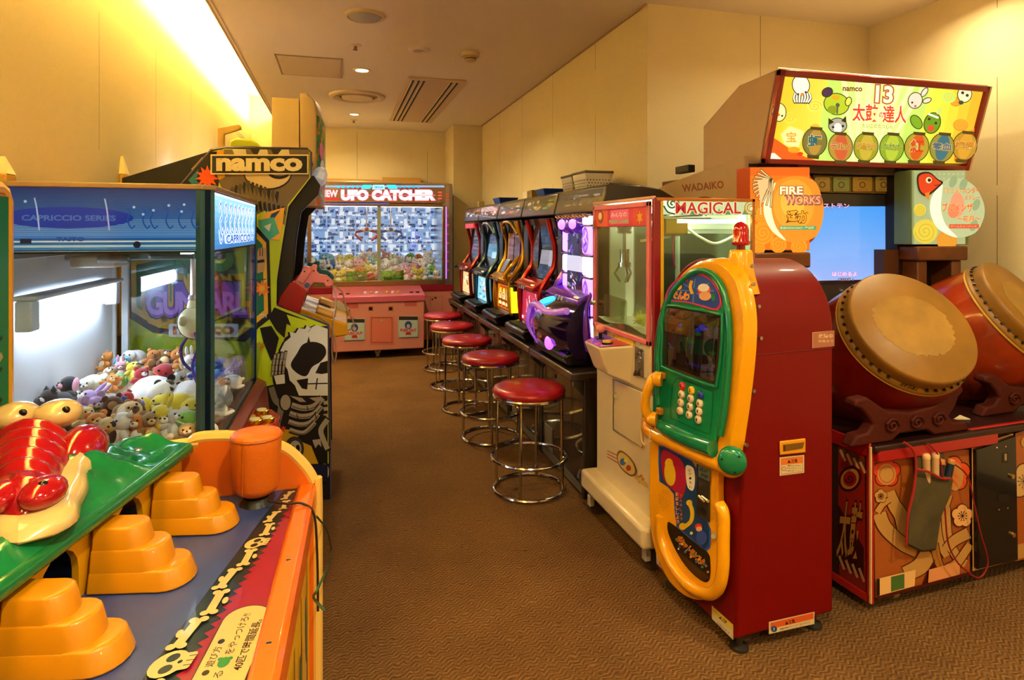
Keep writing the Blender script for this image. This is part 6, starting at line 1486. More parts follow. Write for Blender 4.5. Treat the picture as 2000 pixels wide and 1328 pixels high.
# ================================================================= TELEPHONE KIDDIE MACHINE
PO = V((1.203, 1.711, 0)); PR = math.radians(4.0)
ph = thing('telephone_machine', 'red, yellow and green toy telephone arcade machine with small screen and yellow handset', 'arcade machine', PO, PR)
PM = MATS[ph.name]; AX = (PM.to_3x3() @ V((1, 0, 0))); AY = (PM.to_3x3() @ V((0, 1, 0)))
LEAN = .05
PN = (AX * -1 + UP * LEAN).normalized()       # outward normal of the leaning front
def pl(px, py, d=0): return onP(px, py, PO + AX * d, PN)
W, DP, TOP = .462, .415, 1.255
REDP = mat('#740000', .42, coat=.08, spec=.25); YP = mat('#e8a20a', .25, coat=.5); GP = mat('#0a7a50', .22, coat=.6)
def lean(z): return LEAN * z
R_ = W / 2
arch = [(0, .06), (0, TOP - R_)] + [(R_ - R_ * math.cos(a), TOP - R_ + R_ * math.sin(a)) for a in [PI * i / 24 for i in range(1, 24)]] + [(W, TOP - R_), (W, .06)]
def L(x, y, z): return PM @ V((x, y, z))
n_ = len(arch)
front = [L(lean(z), y, z) for y, z in arch]
back = [L(DP, .012 + y * (W - .024) / W, z * 1.0 - (0 if z < .1 else .004)) for y, z in arch]
MB(REDP).loft([front, back]).done('cabinet', ph, smooth=30, bevel=.008)
MB(mat('#6c0606', .4)).tube([L(lean(.93) - .002 + t * (DP - lean(.93)), -.001 + t * .012, .955) for t in (0, .5, 1)], .0015, n=5).done('panel_seam', ph)
for k, (x, y) in enumerate(((.05, .04), (.05, W - .05), (DP - .05, .05), (DP - .05, W - .05))):
    q = L(x, y, 0)
    MB(mat('#4a4038', .4, .5)).lathe([(.030, .002), (.030, .010), (.012, .016), (.010, .06)], Matrix.Translation(q), 20).done('adjustable_foot', ph)
def pxprism(pts, d0, d1, m, nm, bev=.006, seg=3, sub=None, par=None, sm=35):
    P0 = [pl(a, b, d1) for a, b in pts]; th = (d1 - d0)
    return MB(m).hexa(P0, [p - PN * 0 + AX * (-th) for p in P0]).done(nm, par or ph, bevel=bev, seg=seg, smooth=sm)
# outer yellow arched frame
yo = bez([(1281, 860), (1281, 800), (1283, 720), (1290, 650), (1303, 595), (1324, 550), (1352, 520), (1385, 509), (1412, 512), (1437, 535), (1452, 575), (1459, 630), (1456, 700), (1447, 780), (1437, 850), (1430, 905)], 4)
outer = [(p.x, p.y) for p in yo] + [(1432, 918), (1400, 912), (1340, 868), (1290, 846)]
pts_o = outer
P0 = [pl(a, b, -.028) for a, b in pts_o]
c0 = sum(P0, V()) / len(P0)
lo_ = [c0 + (p - c0) * 1.03 + AX * .036 for p in P0]; mid = [c0 + (p - c0) * 1.02 + AX * .006 for p in P0]
fr = [c0 + (p - c0) * .985 - AX * .012 for p in P0]
MB(YP).loft([lo_, mid, [p for p in P0], fr]).done('yellow_frame', ph, smooth=55, bevel=.004)
# green face with raised rim and screen opening
gout = bez([(1284, 735), (1287, 660), (1299, 600), (1318, 560), (1345, 533), (1368, 523), (1392, 530), (1412, 555), (1424, 595), (1429, 650), (1427, 720), (1420, 800), (1411, 848)], 4)
gface = [(p.x, p.y) for p in gout] + [(1408, 862), (1400, 885), (1385, 892), (1340, 870), (1296, 846), (1282, 828), (1283, 790)]
pxprism(gface, -.052, -.03, GP, 'green_face', bev=.010, seg=3, sm=60)
# dark screen recess
def pin(pts, d, m, nm, bev=0): return pxprism(pts, d - .003, d, m, nm, bev)
scr = [(1300, 600), (1310, 598), (1400, 615), (1408, 622), (1405, 690), (1399, 745), (1392, 749), (1345, 733), (1300, 715), (1295, 708), (1297, 650)]
sa_ = Art(lambda x, y: pl(x, y, -.052) , PN, rough=.35, flip=True, base=.0008)
sa_.poly(scr, '#4c2c12'); sa_.poly([(1300, 602), (1323, 606), (1318, 712), (1298, 706)], '#5a3616')
sa_.done('screen_surround', ph)
sb = Art(lambda x, y: pl(x, y, -.052), PN, lit=.9, rough=.15, coat=.6, flip=True, base=.0022)
sb.poly([(1329, 606), (1403, 620), (1400, 690), (1396, 738), (1320, 713), (1318, 706), (1321, 650)], '#14100e')
q = [(1330, 611), (1399, 624), (1396, 733), (1323, 708)]
sb.poly(q, '#0f1a12'); sb.poly([(1326, 655), (1398, 668), (1397, 700), (1324, 684)], '#173a1a'); sb.poly([(1324, 684), (1397, 700), (1396, 733), (1323, 708)], '#2a1a12'); sb.poly([(1328, 640), (1398, 655), (1398, 668), (1326, 655)], '#38201a')
for x_, y_, rr in ((1372, 640, 7), (1364, 645, 5), (1381, 644, 4), (1330, 635, 4)): sb.disc(x_, y_, rr, '#2a38e8', rr * .9)
for x_, y_ in ((1364, 652), (1330, 643), (1352, 668), (1392, 690), (1345, 662)): sb.disc(x_, y_, 7, '#2c6a2c', 4)
sb.disc(1380, 650, 5, '#4a1c14', 6); sb.disc(1350, 677, 5, '#2a3070', 2.5); sb.disc(1390, 698, 5, '#6a4c1c', 6)
sb.text('1人50えんだよ', 1367, 715, 54, 7, '#4a30b8', off=.03, rot=.24)
sb.done('screen', ph)
MB(glass_mat('#e8e0d8', .08)).hexa([pl(a, b, -.058) for a, b in ((1299, 600), (1406, 617), (1394, 747), (1295, 710))], [pl(a, b, -.0595) for a, b in ((1299, 600), (1406, 617), (1394, 747), (1295, 710))]).done('screen_glass', ph)
rim = bez([pl(a, b, -.056) for a, b in ((1297, 600), (1350, 603), (1404, 614), (1411, 622), (1408, 690), (1400, 748), (1393, 754), (1345, 738), (1298, 718), (1292, 708), (1294, 650))], 4, closed=True)
MB(GP).tube(rim, .006, n=8, closed=True).done('screen_rim', ph, smooth=60)
ro = bez([pl(a, b, -.052) for a, b in ((1286, 790), (1286, 735), (1289, 660), (1301, 602), (1320, 563), (1346, 538), (1368, 529), (1390, 535), (1409, 558), (1420, 597), (1425, 650), (1423, 720), (1416, 800), (1407, 850))], 5)
MB(GP).tube(ro, .011, n=10).done('face_rim', ph, smooth=60)
# header picture (plain generic shapes)
ar = Art(lambda x, y: pl(x, y, -.052), PN, rough=.3, coat=.4, flip=True)
hp = [(p.x, p.y) for p in bez([(1299, 582), (1306, 562), (1325, 543), (1348, 534), (1370, 534), (1392, 548), (1405, 570), (1410, 592), (1406, 602), (1395, 606), (1345, 592), (1305, 588)], 4, closed=True)]
cxh, cyh = 1355, 568
ar.poly(hp, '#b8305c'); ar.poly([(cxh + (x - cxh) * .93, cyh + (y - cyh) * .88) for x, y in hp], '#2c4aa0')
for a in range(8): ar.line([(cxh + 8 * math.cos(a * .8), cyh + 6 * math.sin(a * .8)), (cxh + 40 * math.cos(a * .8), cyh + 24 * math.sin(a * .8))], 1.2, '#8cb0e8')
ar.text('でんわ', 1330, 577, 34, 15, '#e8701c', off=.06, out='#f0c030', ooff=.06, rot=.12)
ar.line(bez([(1352, 548), (1349, 560), (1353, 574)], 4), 6, '#e8b020'); ar.disc(1376, 566, 13, '#d8503c', 11); ar.disc(1375, 562, 11, '#e8e0d4', 8); ar.disc(1378, 578, 12, '#e0a878', 9); ar.disc(1394, 580, 4, '#2a7a4a', 8); ar.star(1342, 547, 5, '#d8301c')
ar.disc(1325, 560, 8, '#e8b020', 6); ar.done('header_picture', ph)
# keypad
kb = Art(lambda x, y: pl(x, y, -.052), PN, rough=.25, coat=.5, flip=True)
ko = [(1318, 745), (1330, 740), (1385, 762), (1393, 772), (1388, 838), (1380, 846), (1320, 820), (1310, 812), (1313, 760)]
kb.line(bez(ko, 3, closed=True), 1.6, '#0a5a3a', closed=True); kb.done('keypad_outline', ph)
ks = '123456789*0#'
for k in range(12):
    r_, c_ = divmod(k, 3)
    px = 1334 + c_ * 17.8 - r_ * 1.5 + (-.0); py = 754 + r_ * 16 + c_ * 8.2 + (1.0 if c_ == 2 else 0)
    col = ['#c8281c', '#e8b81c', '#24409c'][k] if k < 3 else '#e0c8a8'
    c = pl(px, py, -.052); M_ = Matrix.Translation(c) @ PN.to_track_quat('Z', 'Y').to_matrix().to_4x4()
    kk = MB(mat(col, .3, coat=.4)).lathe([(.0125, 0), (.0125, .005), (.010, .0075), (.001, .008)], M_ @ Matrix.Scale(1.18, 4, (0, 0, 1)) @ Matrix.Scale(1.15, 4, (1, 0, 0)) @ Matrix.Scale(1.15, 4, (0, 1, 0)), 20).done('key', ph, smooth=50)
    ka_ = Art(lambda a, b: c - AY * a + UP * b, PN, rough=.3, base=.0100); ka_.text(ks[k], 0, 0, .007 if ks[k] not in '1' else .004, .011 if ks[k] != '*' else .007, '#1c1410', off=.05); ka_.done('digit', kk)
# lower green lip
lipc = [pl(a, b, -.055) for a, b in ((1288, 832), (1320, 850), (1360, 868), (1395, 880))]
MB(GP).tube(bez([p + UP * .006 for p in lipc], 5), [.020, .023, .025, .026, .027] + [.028] * 11, n=12).done('green_lip', ph, smooth=60)
# yellow collar under the green face
col_ = bez([pl(a, b, -.045) for a, b in ((1270, 812), (1263, 822), (1266, 840), (1284, 852), (1320, 868), (1362, 888), (1400, 905), (1428, 915))], 6)
MB(YP).tube(col_, [.012 + .012 * min(1, k / 12) for k in range(len(col_))], n=10).done('yellow_collar', ph, smooth=60)
c = pl(1428, 902, -.02)
MB(YP).ell(c, (.050, .042, .050), n=28, k=16).done('knob_boss', ph, smooth=180)
c = PM @ V((0, 0, 0)); kc = onP(1430, 901, PO - AY * .045, (AY + AX * .5).normalized())
M_ = Matrix.Translation(kc) @ (-(AY + AX * .9)).to_track_quat('Z', 'Y').to_matrix().to_4x4()
MB(GP).lathe([(.042, -.02), (.043, .004), (.038, .012), (.02, .017), (.001, .018)], M_, 36).done('green_knob', ph, smooth=60)
for a in (.8, 2.9, 5): MB(DARK).cyl(M_ @ V((.03 * math.cos(a), .03 * math.sin(a), .012)), M_ @ V((.03 * math.cos(a), .03 * math.sin(a), .0155)), .003, n=8).done('knob_screw', ph)
# lower yellow panel
low = bez([(1281, 862), (1281, 930), (1281, 990), (1285, 1040), (1298, 1090), (1322, 1135), (1355, 1163), (1390, 1168), (1412, 1145), (1421, 1090), (1422, 1040), (1422, 1000), (1416, 975), (1416, 930), (1418, 905)], 4)
lowp = [(p.x, p.y) for p in low] + [(1395, 895), (1340, 872), (1295, 855)]
pxprism(lowp, -.030, -.0, YP, 'lower_panel', bev=.010, seg=3, sm=60)
ring = bez([pl(a, b, -.034) for a, b in ((1291, 1008), (1292, 1050), (1306, 1090), (1328, 1125), (1354, 1150), (1385, 1160), (1404, 1146), (1412, 1110), (1413, 1060), (1413, 1005), (1405, 985))], 6)
MB(YP).tube(ring, .020, n=12).done('rounded_hoop', ph, smooth=60)
# prize window
wa = Art(lambda x, y: pl(x, y, -.030), PN, rough=.12, coat=.8, flip=True)
win = [(p.x, p.y) for p in bez([(1304, 1022), (1312, 1022), (1350, 1052), (1382, 1078), (1388, 1100), (1386, 1132), (1372, 1135), (1345, 1112), (1322, 1078), (1306, 1042)], 4, closed=True)]
wa.poly(win, '#1c0e08'); wa.poly([(1322, 1075), (1388, 1128), (1372, 1135), (1345, 1112)], '#4a2a10')
wa.text('ポケットモンスター', 1352, 1078, 80, 14, '#c8301c', off=.06, out='#c8a02c', ooff=.08, rot=.78)
for k in range(12): wa.disc(1322 + k * 5.6, 1058 + k * 4.9 + (5 if k % 2 else -5), 2.6, ['#4a8a5a', '#3a60a0', '#c8a02c'][k % 3])
wa.disc(1326, 1072, 1.4, '#ffffff'); wa.done('prize_window', ph)
# blue picture with plain shapes
ba_ = Art(lambda x, y: pl(x, y, -.030), PN, rough=.3, coat=.3, flip=True)
bl = [(1287, 870), (1296, 872), (1352, 900), (1361, 915), (1362, 1000), (1383, 1020), (1389, 1035), (1388, 1070), (1380, 1077), (1350, 1054), (1322, 1030), (1318, 1000), (1316, 965), (1306, 952), (1288, 940), (1286, 900)]
ba_.poly(bl, '#2c56b0'); cxh, cyh = 1335, 960
ba_.poly([(cxh + (x - cxh) * .94, cyh + (y - cyh) * .96) for x, y in bl], '#123a6c')
ba_.poly([(p.x, p.y) for p in bez([(1292, 885), (1305, 880), (1335, 905), (1340, 950), (1330, 975), (1318, 960), (1296, 935)], 4, closed=True)], '#a0143c')
ba_.disc(1309, 925, 11, '#d8b01c', 24, rot=-.1); ba_.disc(1307, 905, 8, '#d8b01c', 10)
ba_.poly([(p.x, p.y) for p in bez([(1341, 909), (1355, 915), (1358, 940), (1354, 958), (1344, 952), (1340, 930)], 4, closed=True)], '#e8dcc8')
for k, ch in enumerate('ピッ・もし'): ba_.text(ch, 1348 + k * .4, 918 + k * 8, 5, 5, '#3a3028', off=.03)
ba_.line(bez([(1348, 984), (1353, 1000), (1350, 1018), (1336, 1030)], 5), 8, '#d8b01c'); ba_.disc(1347, 982, 6, '#d8b01c'); ba_.disc(1334, 1028, 7, '#d8b01c')
for k, ch in enumerate('おはなししよう'): ba_.text(ch, 1323 + k * .3, 965 + k * 9, 6, 7, '#e8781c', off=.06, out='#f0d8a0', ooff=.03)
for k, ch in enumerate('でんわしよう'): ba_.text(ch, 1331 + k * .2, 968 + k * 9, 5, 6, '#e8781c', off=.06)
ba_.disc(1366, 1028, 7, '#c8301c', 6); ba_.disc(1367, 1033, 6, '#e0b088', 5); ba_.disc(1372, 1050, 11, '#2c4a9c', 14); ba_.disc(1352, 1041, 3, '#d8c8a0')
ba_.done('blue_picture', ph)
sp = Art(lambda x, y: pl(x, y, -.030), PN, rough=.4, flip=True)
for i in range(9):
    for j in range(9):
        x_, y_ = 1288 + i * 3, 952 + j * 5 + i * 1.4
        if ((x_ - 1300) / 13) ** 2 + ((y_ - 975) / 22) ** 2 < 1: sp.disc(x_, y_, .8, '#7a5208', n=6)
sp.done('speaker_holes', ph)
# coin unit
cu = [(1363, 906), (1388, 918), (1387, 1020), (1362, 1004)]
pxprism(cu, -.034, -.028, mat('#5a4e44', .25, .6), 'coin_unit', bev=.001)
cua = Art(lambda x, y: pl(x, y, -.034), PN, rough=.3, flip=True)
cua.poly([(1364, 908), (1387, 919), (1387, 941), (1364, 930)], '#6a7c78'); cua.text('1PLAY', 1375, 919, 17, 6, '#14181a', off=.06, rot=.4); cua.text('¥100', 1376, 929, 15, 7, '#14181a', off=.06, rot=.4)
cua.line([(1363, 931), (1387, 943), (1387, 1019), (1363, 1003), (1363, 931)], 1.2, '#2a2018'); cua.poly([(1366, 986), (1380, 996), (1380, 1010), (1366, 1001)], '#241a14'); cua.done('coin_unit_print', ph)
for k in range(2):
    a, b = pl(1365 + k * 6, 969 + k * 1, -.04), pl(1375 + k * 8, 978 + k * 1, -.044)
    MB(mat('#d8c8a0', .2, .6)).cyl(a, b, .005, n=10).done('coin_return_button', ph)
MB(STEEL).cyl(pl(1394, 1047, -.028), pl(1394, 1047, -.04), .008).done('lock', ph)
# antenna
ac = pl(1430, 560, .0)
P = lambda px, py: onP(px, py, PO + AX * (.03), PN)
ant = [(1424, 500, 1462), (1427, 440 + 55, 1463)]
pa0, pa1 = P(1446, 570), P(1447, 492)
rad = (P(1462, 500) - P(1430, 500)).length / 2
MB(YP).lathe([(rad * 1.5, -.02), (rad * 1.18, .03), (rad * 1.02, .06), (rad * .92, .115), (rad * .8, .122), (.001, .124)], Matrix.Translation(P(1447, 560) + AX * .0), 24).done('antenna_base', ph, smooth=60)
ab = P(1448, 488)
zb_ = (P(1447, 560).z + .12)
q = P(1447, 560); 
MB(mat('#8c0a10', .2, coat=.7)).cyl(V((q.x, q.y, zb_)), V((q.x, q.y, zb_ + .035)), .014).done('antenna_neck', ph)
MB(mat('#b00c18', .15, coat=1)).lathe([(.026, 0), (.029, .006), (.029, .012), (.026, .016), (.026, .05), (.022, .064), (.013, .075), (.001, .079)], Matrix.Translation((q.x, q.y, zb_ + .018)), 32).done('antenna_lamp', ph, smooth=60)
for px, py in ((1468, 520), (1470, 555), (1480, 598), (1484, 660), (1470, 763), (1456, 868)):
    p = onP(px, py, PO - AY * .006, AY); MB(STEEL).cyl(p, p - AY * .008, .006, n=12).done('rivet', ph)
# side fittings
sd = lambda x, y: onP(x, y, PO + AX * .2 + AY * .006, (PM @ V((DP, .012, 0)) - PO).cross(UP).normalized())
sn = (PM @ V((DP, .012, 0)) - PO).cross(UP).normalized()
if sn.y > 0: sn = -sn
pp = [sd(*a) for a in ((1521, 861), (1571, 855), (1571, 883), (1521, 888))]
hh = MB(mat('#d8941c', .3, coat=.3)).hexa(pp, [p + sn * .007 for p in pp]).done('grip_plate', ph, bevel=.004)
pa_ = Art(sd, sn, rough=.4, flip=True, base=.0085); pa_.poly([(1526, 867), (1567, 862), (1564, 874), (1526, 880)], '#7a5010'); pa_.poly([(1526, 867), (1530, 869), (1530, 879), (1526, 880)], '#4a3008'); pa_.done('grip_recess', hh)
def sticker(q, art, nm='warning_sticker'):
    A = Art(sd, sn, rough=.5, flip=True, base=.0015); A.poly(q, '#d0b48c'); art(A); return A.done(nm, ph)
def s1(A):
    A.poly([(1525, 896), (1567, 892), (1567, 904), (1525, 908)], '#d8701c'); A.text('▲注意', 1547, 900, 20, 8, '#3a0e08', off=.05, rot=-.08); A.line([(1525, 896), (1567, 891), (1567, 921), (1525, 926)], .8, '#3a2010', closed=True)
    A.text('感電のおそれあり', 1550, 909, 26, 3, '#3a2010'); A.text('手をふれないこと。', 1551, 914, 30, 2.6, '#3a2010'); A.text('お子様に注意してください', 1549, 919, 30, 2.4, '#3a2010'); A.disc(1530, 915, 4, '#a83020'); A.disc(1530, 915, 3, '#d0b48c')
sticker([(1522, 893), (1570, 888), (1570, 923), (1522, 929)], s1)
def s2(A):
    A.poly([(1504, 1216), (1588, 1196), (1588, 1208), (1504, 1228)], '#d05a20'); A.text('▲注意', 1542, 1214, 20, 8, '#3a0e08', off=.05, rot=-.24); A.disc(1511, 1228, 6, '#1c4a78'); A.text('!', 1511, 1228, 1.6, 6, '#e0d8c0', off=.05)
    A.text('移動の際はアジャスターを上げること', 1552, 1221, 60, 3.4, '#3a2010', rot=-.24); A.text('転倒のおそれがあります', 1545, 1228, 48, 3, '#3a2010', rot=-.24)
sticker([(1501, 1214), (1590, 1194), (1590, 1218), (1501, 1238)], s2)
def s3(A):
    A.poly([(1587, 650), (1629, 645), (1629, 676), (1587, 680)], '#a86a50'); A.text('故障中', 1612, 656, 28, 9, '#d8b890', off=.05); A.text('係員まで', 1612, 666, 30, 5, '#d8b890', off=.02)
sticker([(1586, 649), (1629, 645), (1629, 676), (1586, 680)], s3)
rf = Art(lambda x, y: pl(x, y, .0), PN, rough=.45, flip=True, base=.0015)
rf.poly([(1391, 1182), (1433, 1220), (1433, 1250), (1391, 1208)], '#c8b898'); rf.poly([(1393, 1184), (1432, 1221), (1432, 1232), (1393, 1194)], '#c8b020'); rf.text('▲注意', 1413, 1210, 18, 7, '#3a2008', off=.04, rot=.72); rf.text('お子様の手の届く所', 1413, 1226, 32, 4, '#7a3020', rot=.72)
rf.done('warning_sticker', ph); rf = Art(lambda x, y: pl(x, y, .0), PN, rough=.45, flip=True, base=.0015)
rf.poly([(1282, 1076), (1300, 1088), (1316, 1120), (1312, 1126), (1300, 1118), (1283, 1100)], '#c8bca8'); rf.poly([(1288, 1092), (1298, 1098), (1310, 1116), (1300, 1114), (1296, 1106), (1289, 1102)], '#100c0c'); rf.disc(1293, 1098, 2, '#d8d0c0'); rf.disc(1302, 1110, 2, '#d8d0c0')
rf.done('maker_sticker', ph)
# handset
hs = [pl(a, b, d) for a, b, d in ((1285, 735, -.075), (1274, 742, -.10), (1264, 764, -.115), (1260, 790, -.115), (1264, 808, -.105), (1273, 822, -.085))]
hset = thing('telephone_handset', 'yellow toy handset hung on the left side of the telephone machine', 'handset', hs[3])
MB(YP).tube(bez(hs, 6), [.021 - .005 * math.sin(PI * k / 30) for k in range(31)], n=14).done('grip', hset, smooth=80)
for a, b in ((1284, 740), (1274, 818)):
    e0 = pl(a, b, -.088); MB(YP).lathe([(.012, -.022), (.024, -.012), (.027, .006), (.025, .016), (.001, .017)], Matrix.Translation(e0) @ (AX * .8 + (-AY) * .8).to_track_quat('Z', 'Y').to_matrix().to_4x4(), 24).done('earpiece', hset, smooth=60)
MB(mat('#d8b87a', .4)).tube(bez([pl(a, b, -.085) for a, b in ((1272, 824), (1270, 850), (1262, 868), (1254, 862), (1252, 835), (1256, 800))], 6), .003, n=6).done('cord', hset)
for a_, b_ in ((1292, 742), (1288, 812)): MB(mat('#b87a10', .35)).box((0, 0, 0), (.02, .03, .025), M=Matrix.Translation(pl(a_, b_, -.07))).done('handset_cradle', ph, bevel=.005)
# ================================================================= DRUM GAME
tx0, tx1 = 1.80, 3.06
tk = thing('drum_game_cabinet', 'tall drum game monitor cabinet with glowing yellow banner and lantern signs', 'arcade cabinet', (2.43, 2.9, 0))
GRY = mat('#c2a68c', .5); TRED = mat('#a01414', .3, coat=.4)
YMF = 2.466
# rear cabinet with side lettering
zs = onY(1465, 330, YMF).z
side = [(YMF + .03, .1), (YMF + .03, 1.70), (3.22, 1.62), (3.30, 1.60), (3.30, .1)]
MB(mat('#b59a80', .5)).hexa([V((tx0 + .005, y, z)) for y, z in side], [V((tx0 + .03, y, z)) for y, z in side]).done('side_panel', tk, bevel=.003)
MB(mat('#b59a80', .5)).hexa([V((tx1 - .03, y, z)) for y, z in side], [V((tx1 - .005, y, z)) for y, z in side]).done('side_panel', tk, bevel=.003)
MB(mat('#6c4a2c', .6)).box((tx0 + .03, 2.62, .1), (tx1 - .03, 3.30, 1.64)).done('rear_cabinet', tk)
sa2 = Art(lambda x, y: onX(x, y, tx0 + .005), (-1, 0, 0), rough=.5, flip=True)
sa2.text('WADAIKO', 1373, 364, 82, 15, '#8a5030', off=.035, sp=1.05, rot=-.10)
sa2.poly(circ(1376, 400, 26, 16, 28), '#7a1420'); sa2.done('side_lettering', tk)
# banner box
zb1, zt1 = onY(1487, 318, YMF).z, onY(1520, 135, 2.355).z
bxl, bxr = onY(1487, 318, YMF).x, onY(1885, 330, YMF).x
YT = 2.355
prof = [(YMF, zb1), (YT, zt1), (2.62, zt1 - .01), (2.93, zt1 - .16), (2.93, zb1 + .0)]
lf = [V((bxl, y, z)) for y, z in prof]; rt_ = [V((bxr, y, z)) for y, z in prof]
MB(GRY).hexa([v + V((.0, .012, 0)) for v in lf], [v + V((0, .012, 0)) for v in rt_]).done('banner_box', tk, bevel=.004)
BN = V((0, -(zt1 - zb1), YT - YMF)).normalized()
if BN.y > 0: BN = -BN
def bn(u, v, d=0):   # 0..1 coordinates on the tilted banner
    return V((bxl + (bxr - bxl) * u, YMF + (YT - YMF) * v, zb1 + (zt1 - zb1) * v)) + BN * d
def bpx(px, py, d=.012): return onP(px, py, bn(.5, .5, d), BN)
for a, b, c, d in ((0, 0, 1, .055), (0, .93, 1, 1), (0, 0, .022, 1), (.978, 0, 1, 1)):
    q = [bn(a, b, -.005), bn(c, b, -.005), bn(c, d, -.005), bn(a, d, -.005)]
    MB(TRED).hexa(q, [v + BN * .03 for v in q]).done('banner_frame', tk, bevel=.003)
MB(mat('#e8c8a8', .4)).tube([bn(0, 1, .0), bn(1, 1, .0)], .008, n=6).tube([bn(1.0, 0, .02), bn(1.0, 1, .02)], .008, n=6).done('frame_trim', tk)
B = Art(lambda x, y: bpx(x, y), BN, lit=1.0, rough=.25, coat=.4, flip=True)
TL, TR_, BR, BLc = (1521, 143), (1921, 172), (1884, 319), (1493, 315)
def bq(u, v):
    a = V(TL).lerp(V(TR_), u); b = V(BLc).lerp(V(BR), u); return a.lerp(b, v)
def cell(u0, v0, u1, v1, c): B.poly([tuple(bq(u0, v0)), tuple(bq(u1, v0)), tuple(bq(u1, v1)), tuple(bq(u0, v1))], c)
cell(0, 0, 1, 1, '#e4ec58')
for k in range(14): cell(.0 + k * .02, 0, .02 + k * .02, 1, '#e8%02x%02x' % (200 + k * 2, 44 + k * 4))
for k in range(10): cell(.76 + k * .024, 0, .784 + k * .024, 1, ['#dce850', '#e4e048', '#ecd840', '#ecc838', '#ecb830'][k // 2])
cell(.24, 0, .74, 1, '#c8ec70'); cell(.34, 0, .66, 1, '#d4f088'); cell(.40, 0, .60, 1, '#dcf49c')
for u in (.3, .37, .43, .52, .58, .64, .70): B.poly([tuple(bq(u, .0)), tuple(bq(u + .03, .0)), tuple(bq(.5 + (u - .5) * .3 + .01, 1)), tuple(bq(.5 + (u - .5) * .3, 1))], '#e8f8b0')
for u, v, r_, c in ((.09, .5, 14, '#f0d84c'), (.2, .35, 16, '#f4e060'), (.93, .5, 15, '#f0a030'), (.88, .2, 12, '#f0a030'), (.84, .15, 14, '#c8e86c'), (.13, .2, 10, '#e8c840'), (.22, .6, 10, '#f4c040')):
    p = bq(u, v); B.disc(p.x, p.y, r_, c, r_ * .8); B.spiral(p.x, p.y, r_ * .8, 2, 1, '#e8b838', .8)
# plain food and animal like blobs (generic)
OUT = '#2c2410'
def blob(x, y, rx, ry, col, rot=0): B.disc(x, y, rx + 1.6, OUT, ry + 1.6, 22, rot); B.disc(x, y, rx, col, ry, 22, rot)
blob(1563, 166, 16, 19, '#f4f2e0', -.2)
for k in range(7): B.line(bez([(1552 + k * 4.5, 182), (1549 + k * 5.5, 192), (1552 + k * 4, 202)], 3), 5, OUT); B.line(bez([(1552 + k * 4.5, 182), (1549 + k * 5.5, 191), (1552 + k * 4, 200)], 3), 3, '#f8f6e8')
B.disc(1557, 184, 2.2, OUT); B.disc(1572, 180, 2.2, OUT); B.disc(1565, 184, 3, '#e8882c')
blob(1520, 219, 13, 17, '#f4f0a8'); B.disc(1514, 212, 2, OUT); B.disc(1526, 226, 2, OUT); B.disc(1518, 224, 4, '#e8782c', 3)
blob(1632, 203, 24, 20, '#b8cc30', .2); blob(1614, 180, 10, 8, '#4a2c50', -.5); B.disc(1624, 214, 10, '#8ca020', 8); B.disc(1634, 205, 4, '#5a5a50', 4); B.line([(1634, 207), (1633, 222)], 3, '#5a5a50'); B.disc(1630, 190, 8, '#d8b020', 5); blob(1655, 198, 5, 8, '#d8e060', .3)
blob(1634, 245, 17, 14, '#a8a89c'); B.poly([(1616, 244), (1616, 230), (1627, 238)], OUT); B.poly([(1651, 240), (1650, 226), (1641, 236)], OUT); B.disc(1634, 250, 8, '#f0ece0', 10); B.disc(1625, 248, 2.5, OUT); B.disc(1644, 246, 2.5, OUT)
blob(1785, 196, 13, 15, '#f4dcc8', .3); blob(1803, 180, 4, 9, '#f4dcc8', .6); blob(1808, 196, 4, 8, '#f4dcc8', 1.2); B.disc(1779, 200, 2, OUT); B.disc(1785, 207, 2.2, '#d84a4a')
blob(1818, 240, 15, 20, '#6a9a20', .35); blob(1787, 238, 9, 14, '#7cac28', -.6); B.disc(1815, 250, 7, '#e0502c', 6); B.disc(1812, 232, 2.6, OUT); B.disc(1825, 240, 2.6, OUT); B.line([(1810, 222), (1830, 230)], 4, '#f0f0e0'); B.poly([(1826, 222), (1830, 210), (1836, 212), (1834, 224)], '#c8dc80')
blob(1881, 184, 13, 15, '#f4f0c0', .2); B.disc(1877, 181, 3, OUT); B.disc(1886, 186, 3, OUT); B.disc(1874, 200, 5, '#2c4a2c', 4)
B.poly([tuple(bq(0, .70)), (1540, 290), (1570, 306), (1600, 315), tuple(bq(0, 1))], '#e8601c'); B.poly([(1494, 300), (1510, 298), (1530, 315), (1494, 315)], '#fff0d8')
B.poly([(1523, 262), (1540, 246), (1568, 256), (1556, 290), (1530, 282)], '#f8e8a0'); B.text('宝', 1543, 267, 20, 20, '#e8a83c', off=.05); B.disc(1548, 292, 12, '#f0a020', 6); B.disc(1560, 300, 6, '#d8401c', 4)
B.poly([(1862, 280), (1880, 262), (1900, 250), (1896, 312), (1860, 315)], '#f08c30'); B.disc(1880, 302, 12, '#fff0c0', 8)
B.text('namco', 1662, 174, 38, 8, '#8a3c1c', off=.03, rot=.03)
B.text('13', 1724, 184, 34, 34, '#fcf8d8', off=.03, out='#b8642c', ooff=.06, rot=.06)
B.text('太鼓', 1687, 220, 50, 34, '#e0402c', off=.05, out='#f8e8c8', ooff=.05, rot=.03); B.text('の', 1718, 224, 9, 10, '#e0402c', off=.05, out='#f8e8c8', ooff=.05); B.text('達人', 1744, 223, 46, 34, '#e0402c', off=.05, out='#f8e8c8', ooff=.05, rot=.03)
B.text('たいこのたつじん', 1711, 246, 60, 8, '#b09458', off=.03, rot=.03)
B.done('banner_picture', tk)
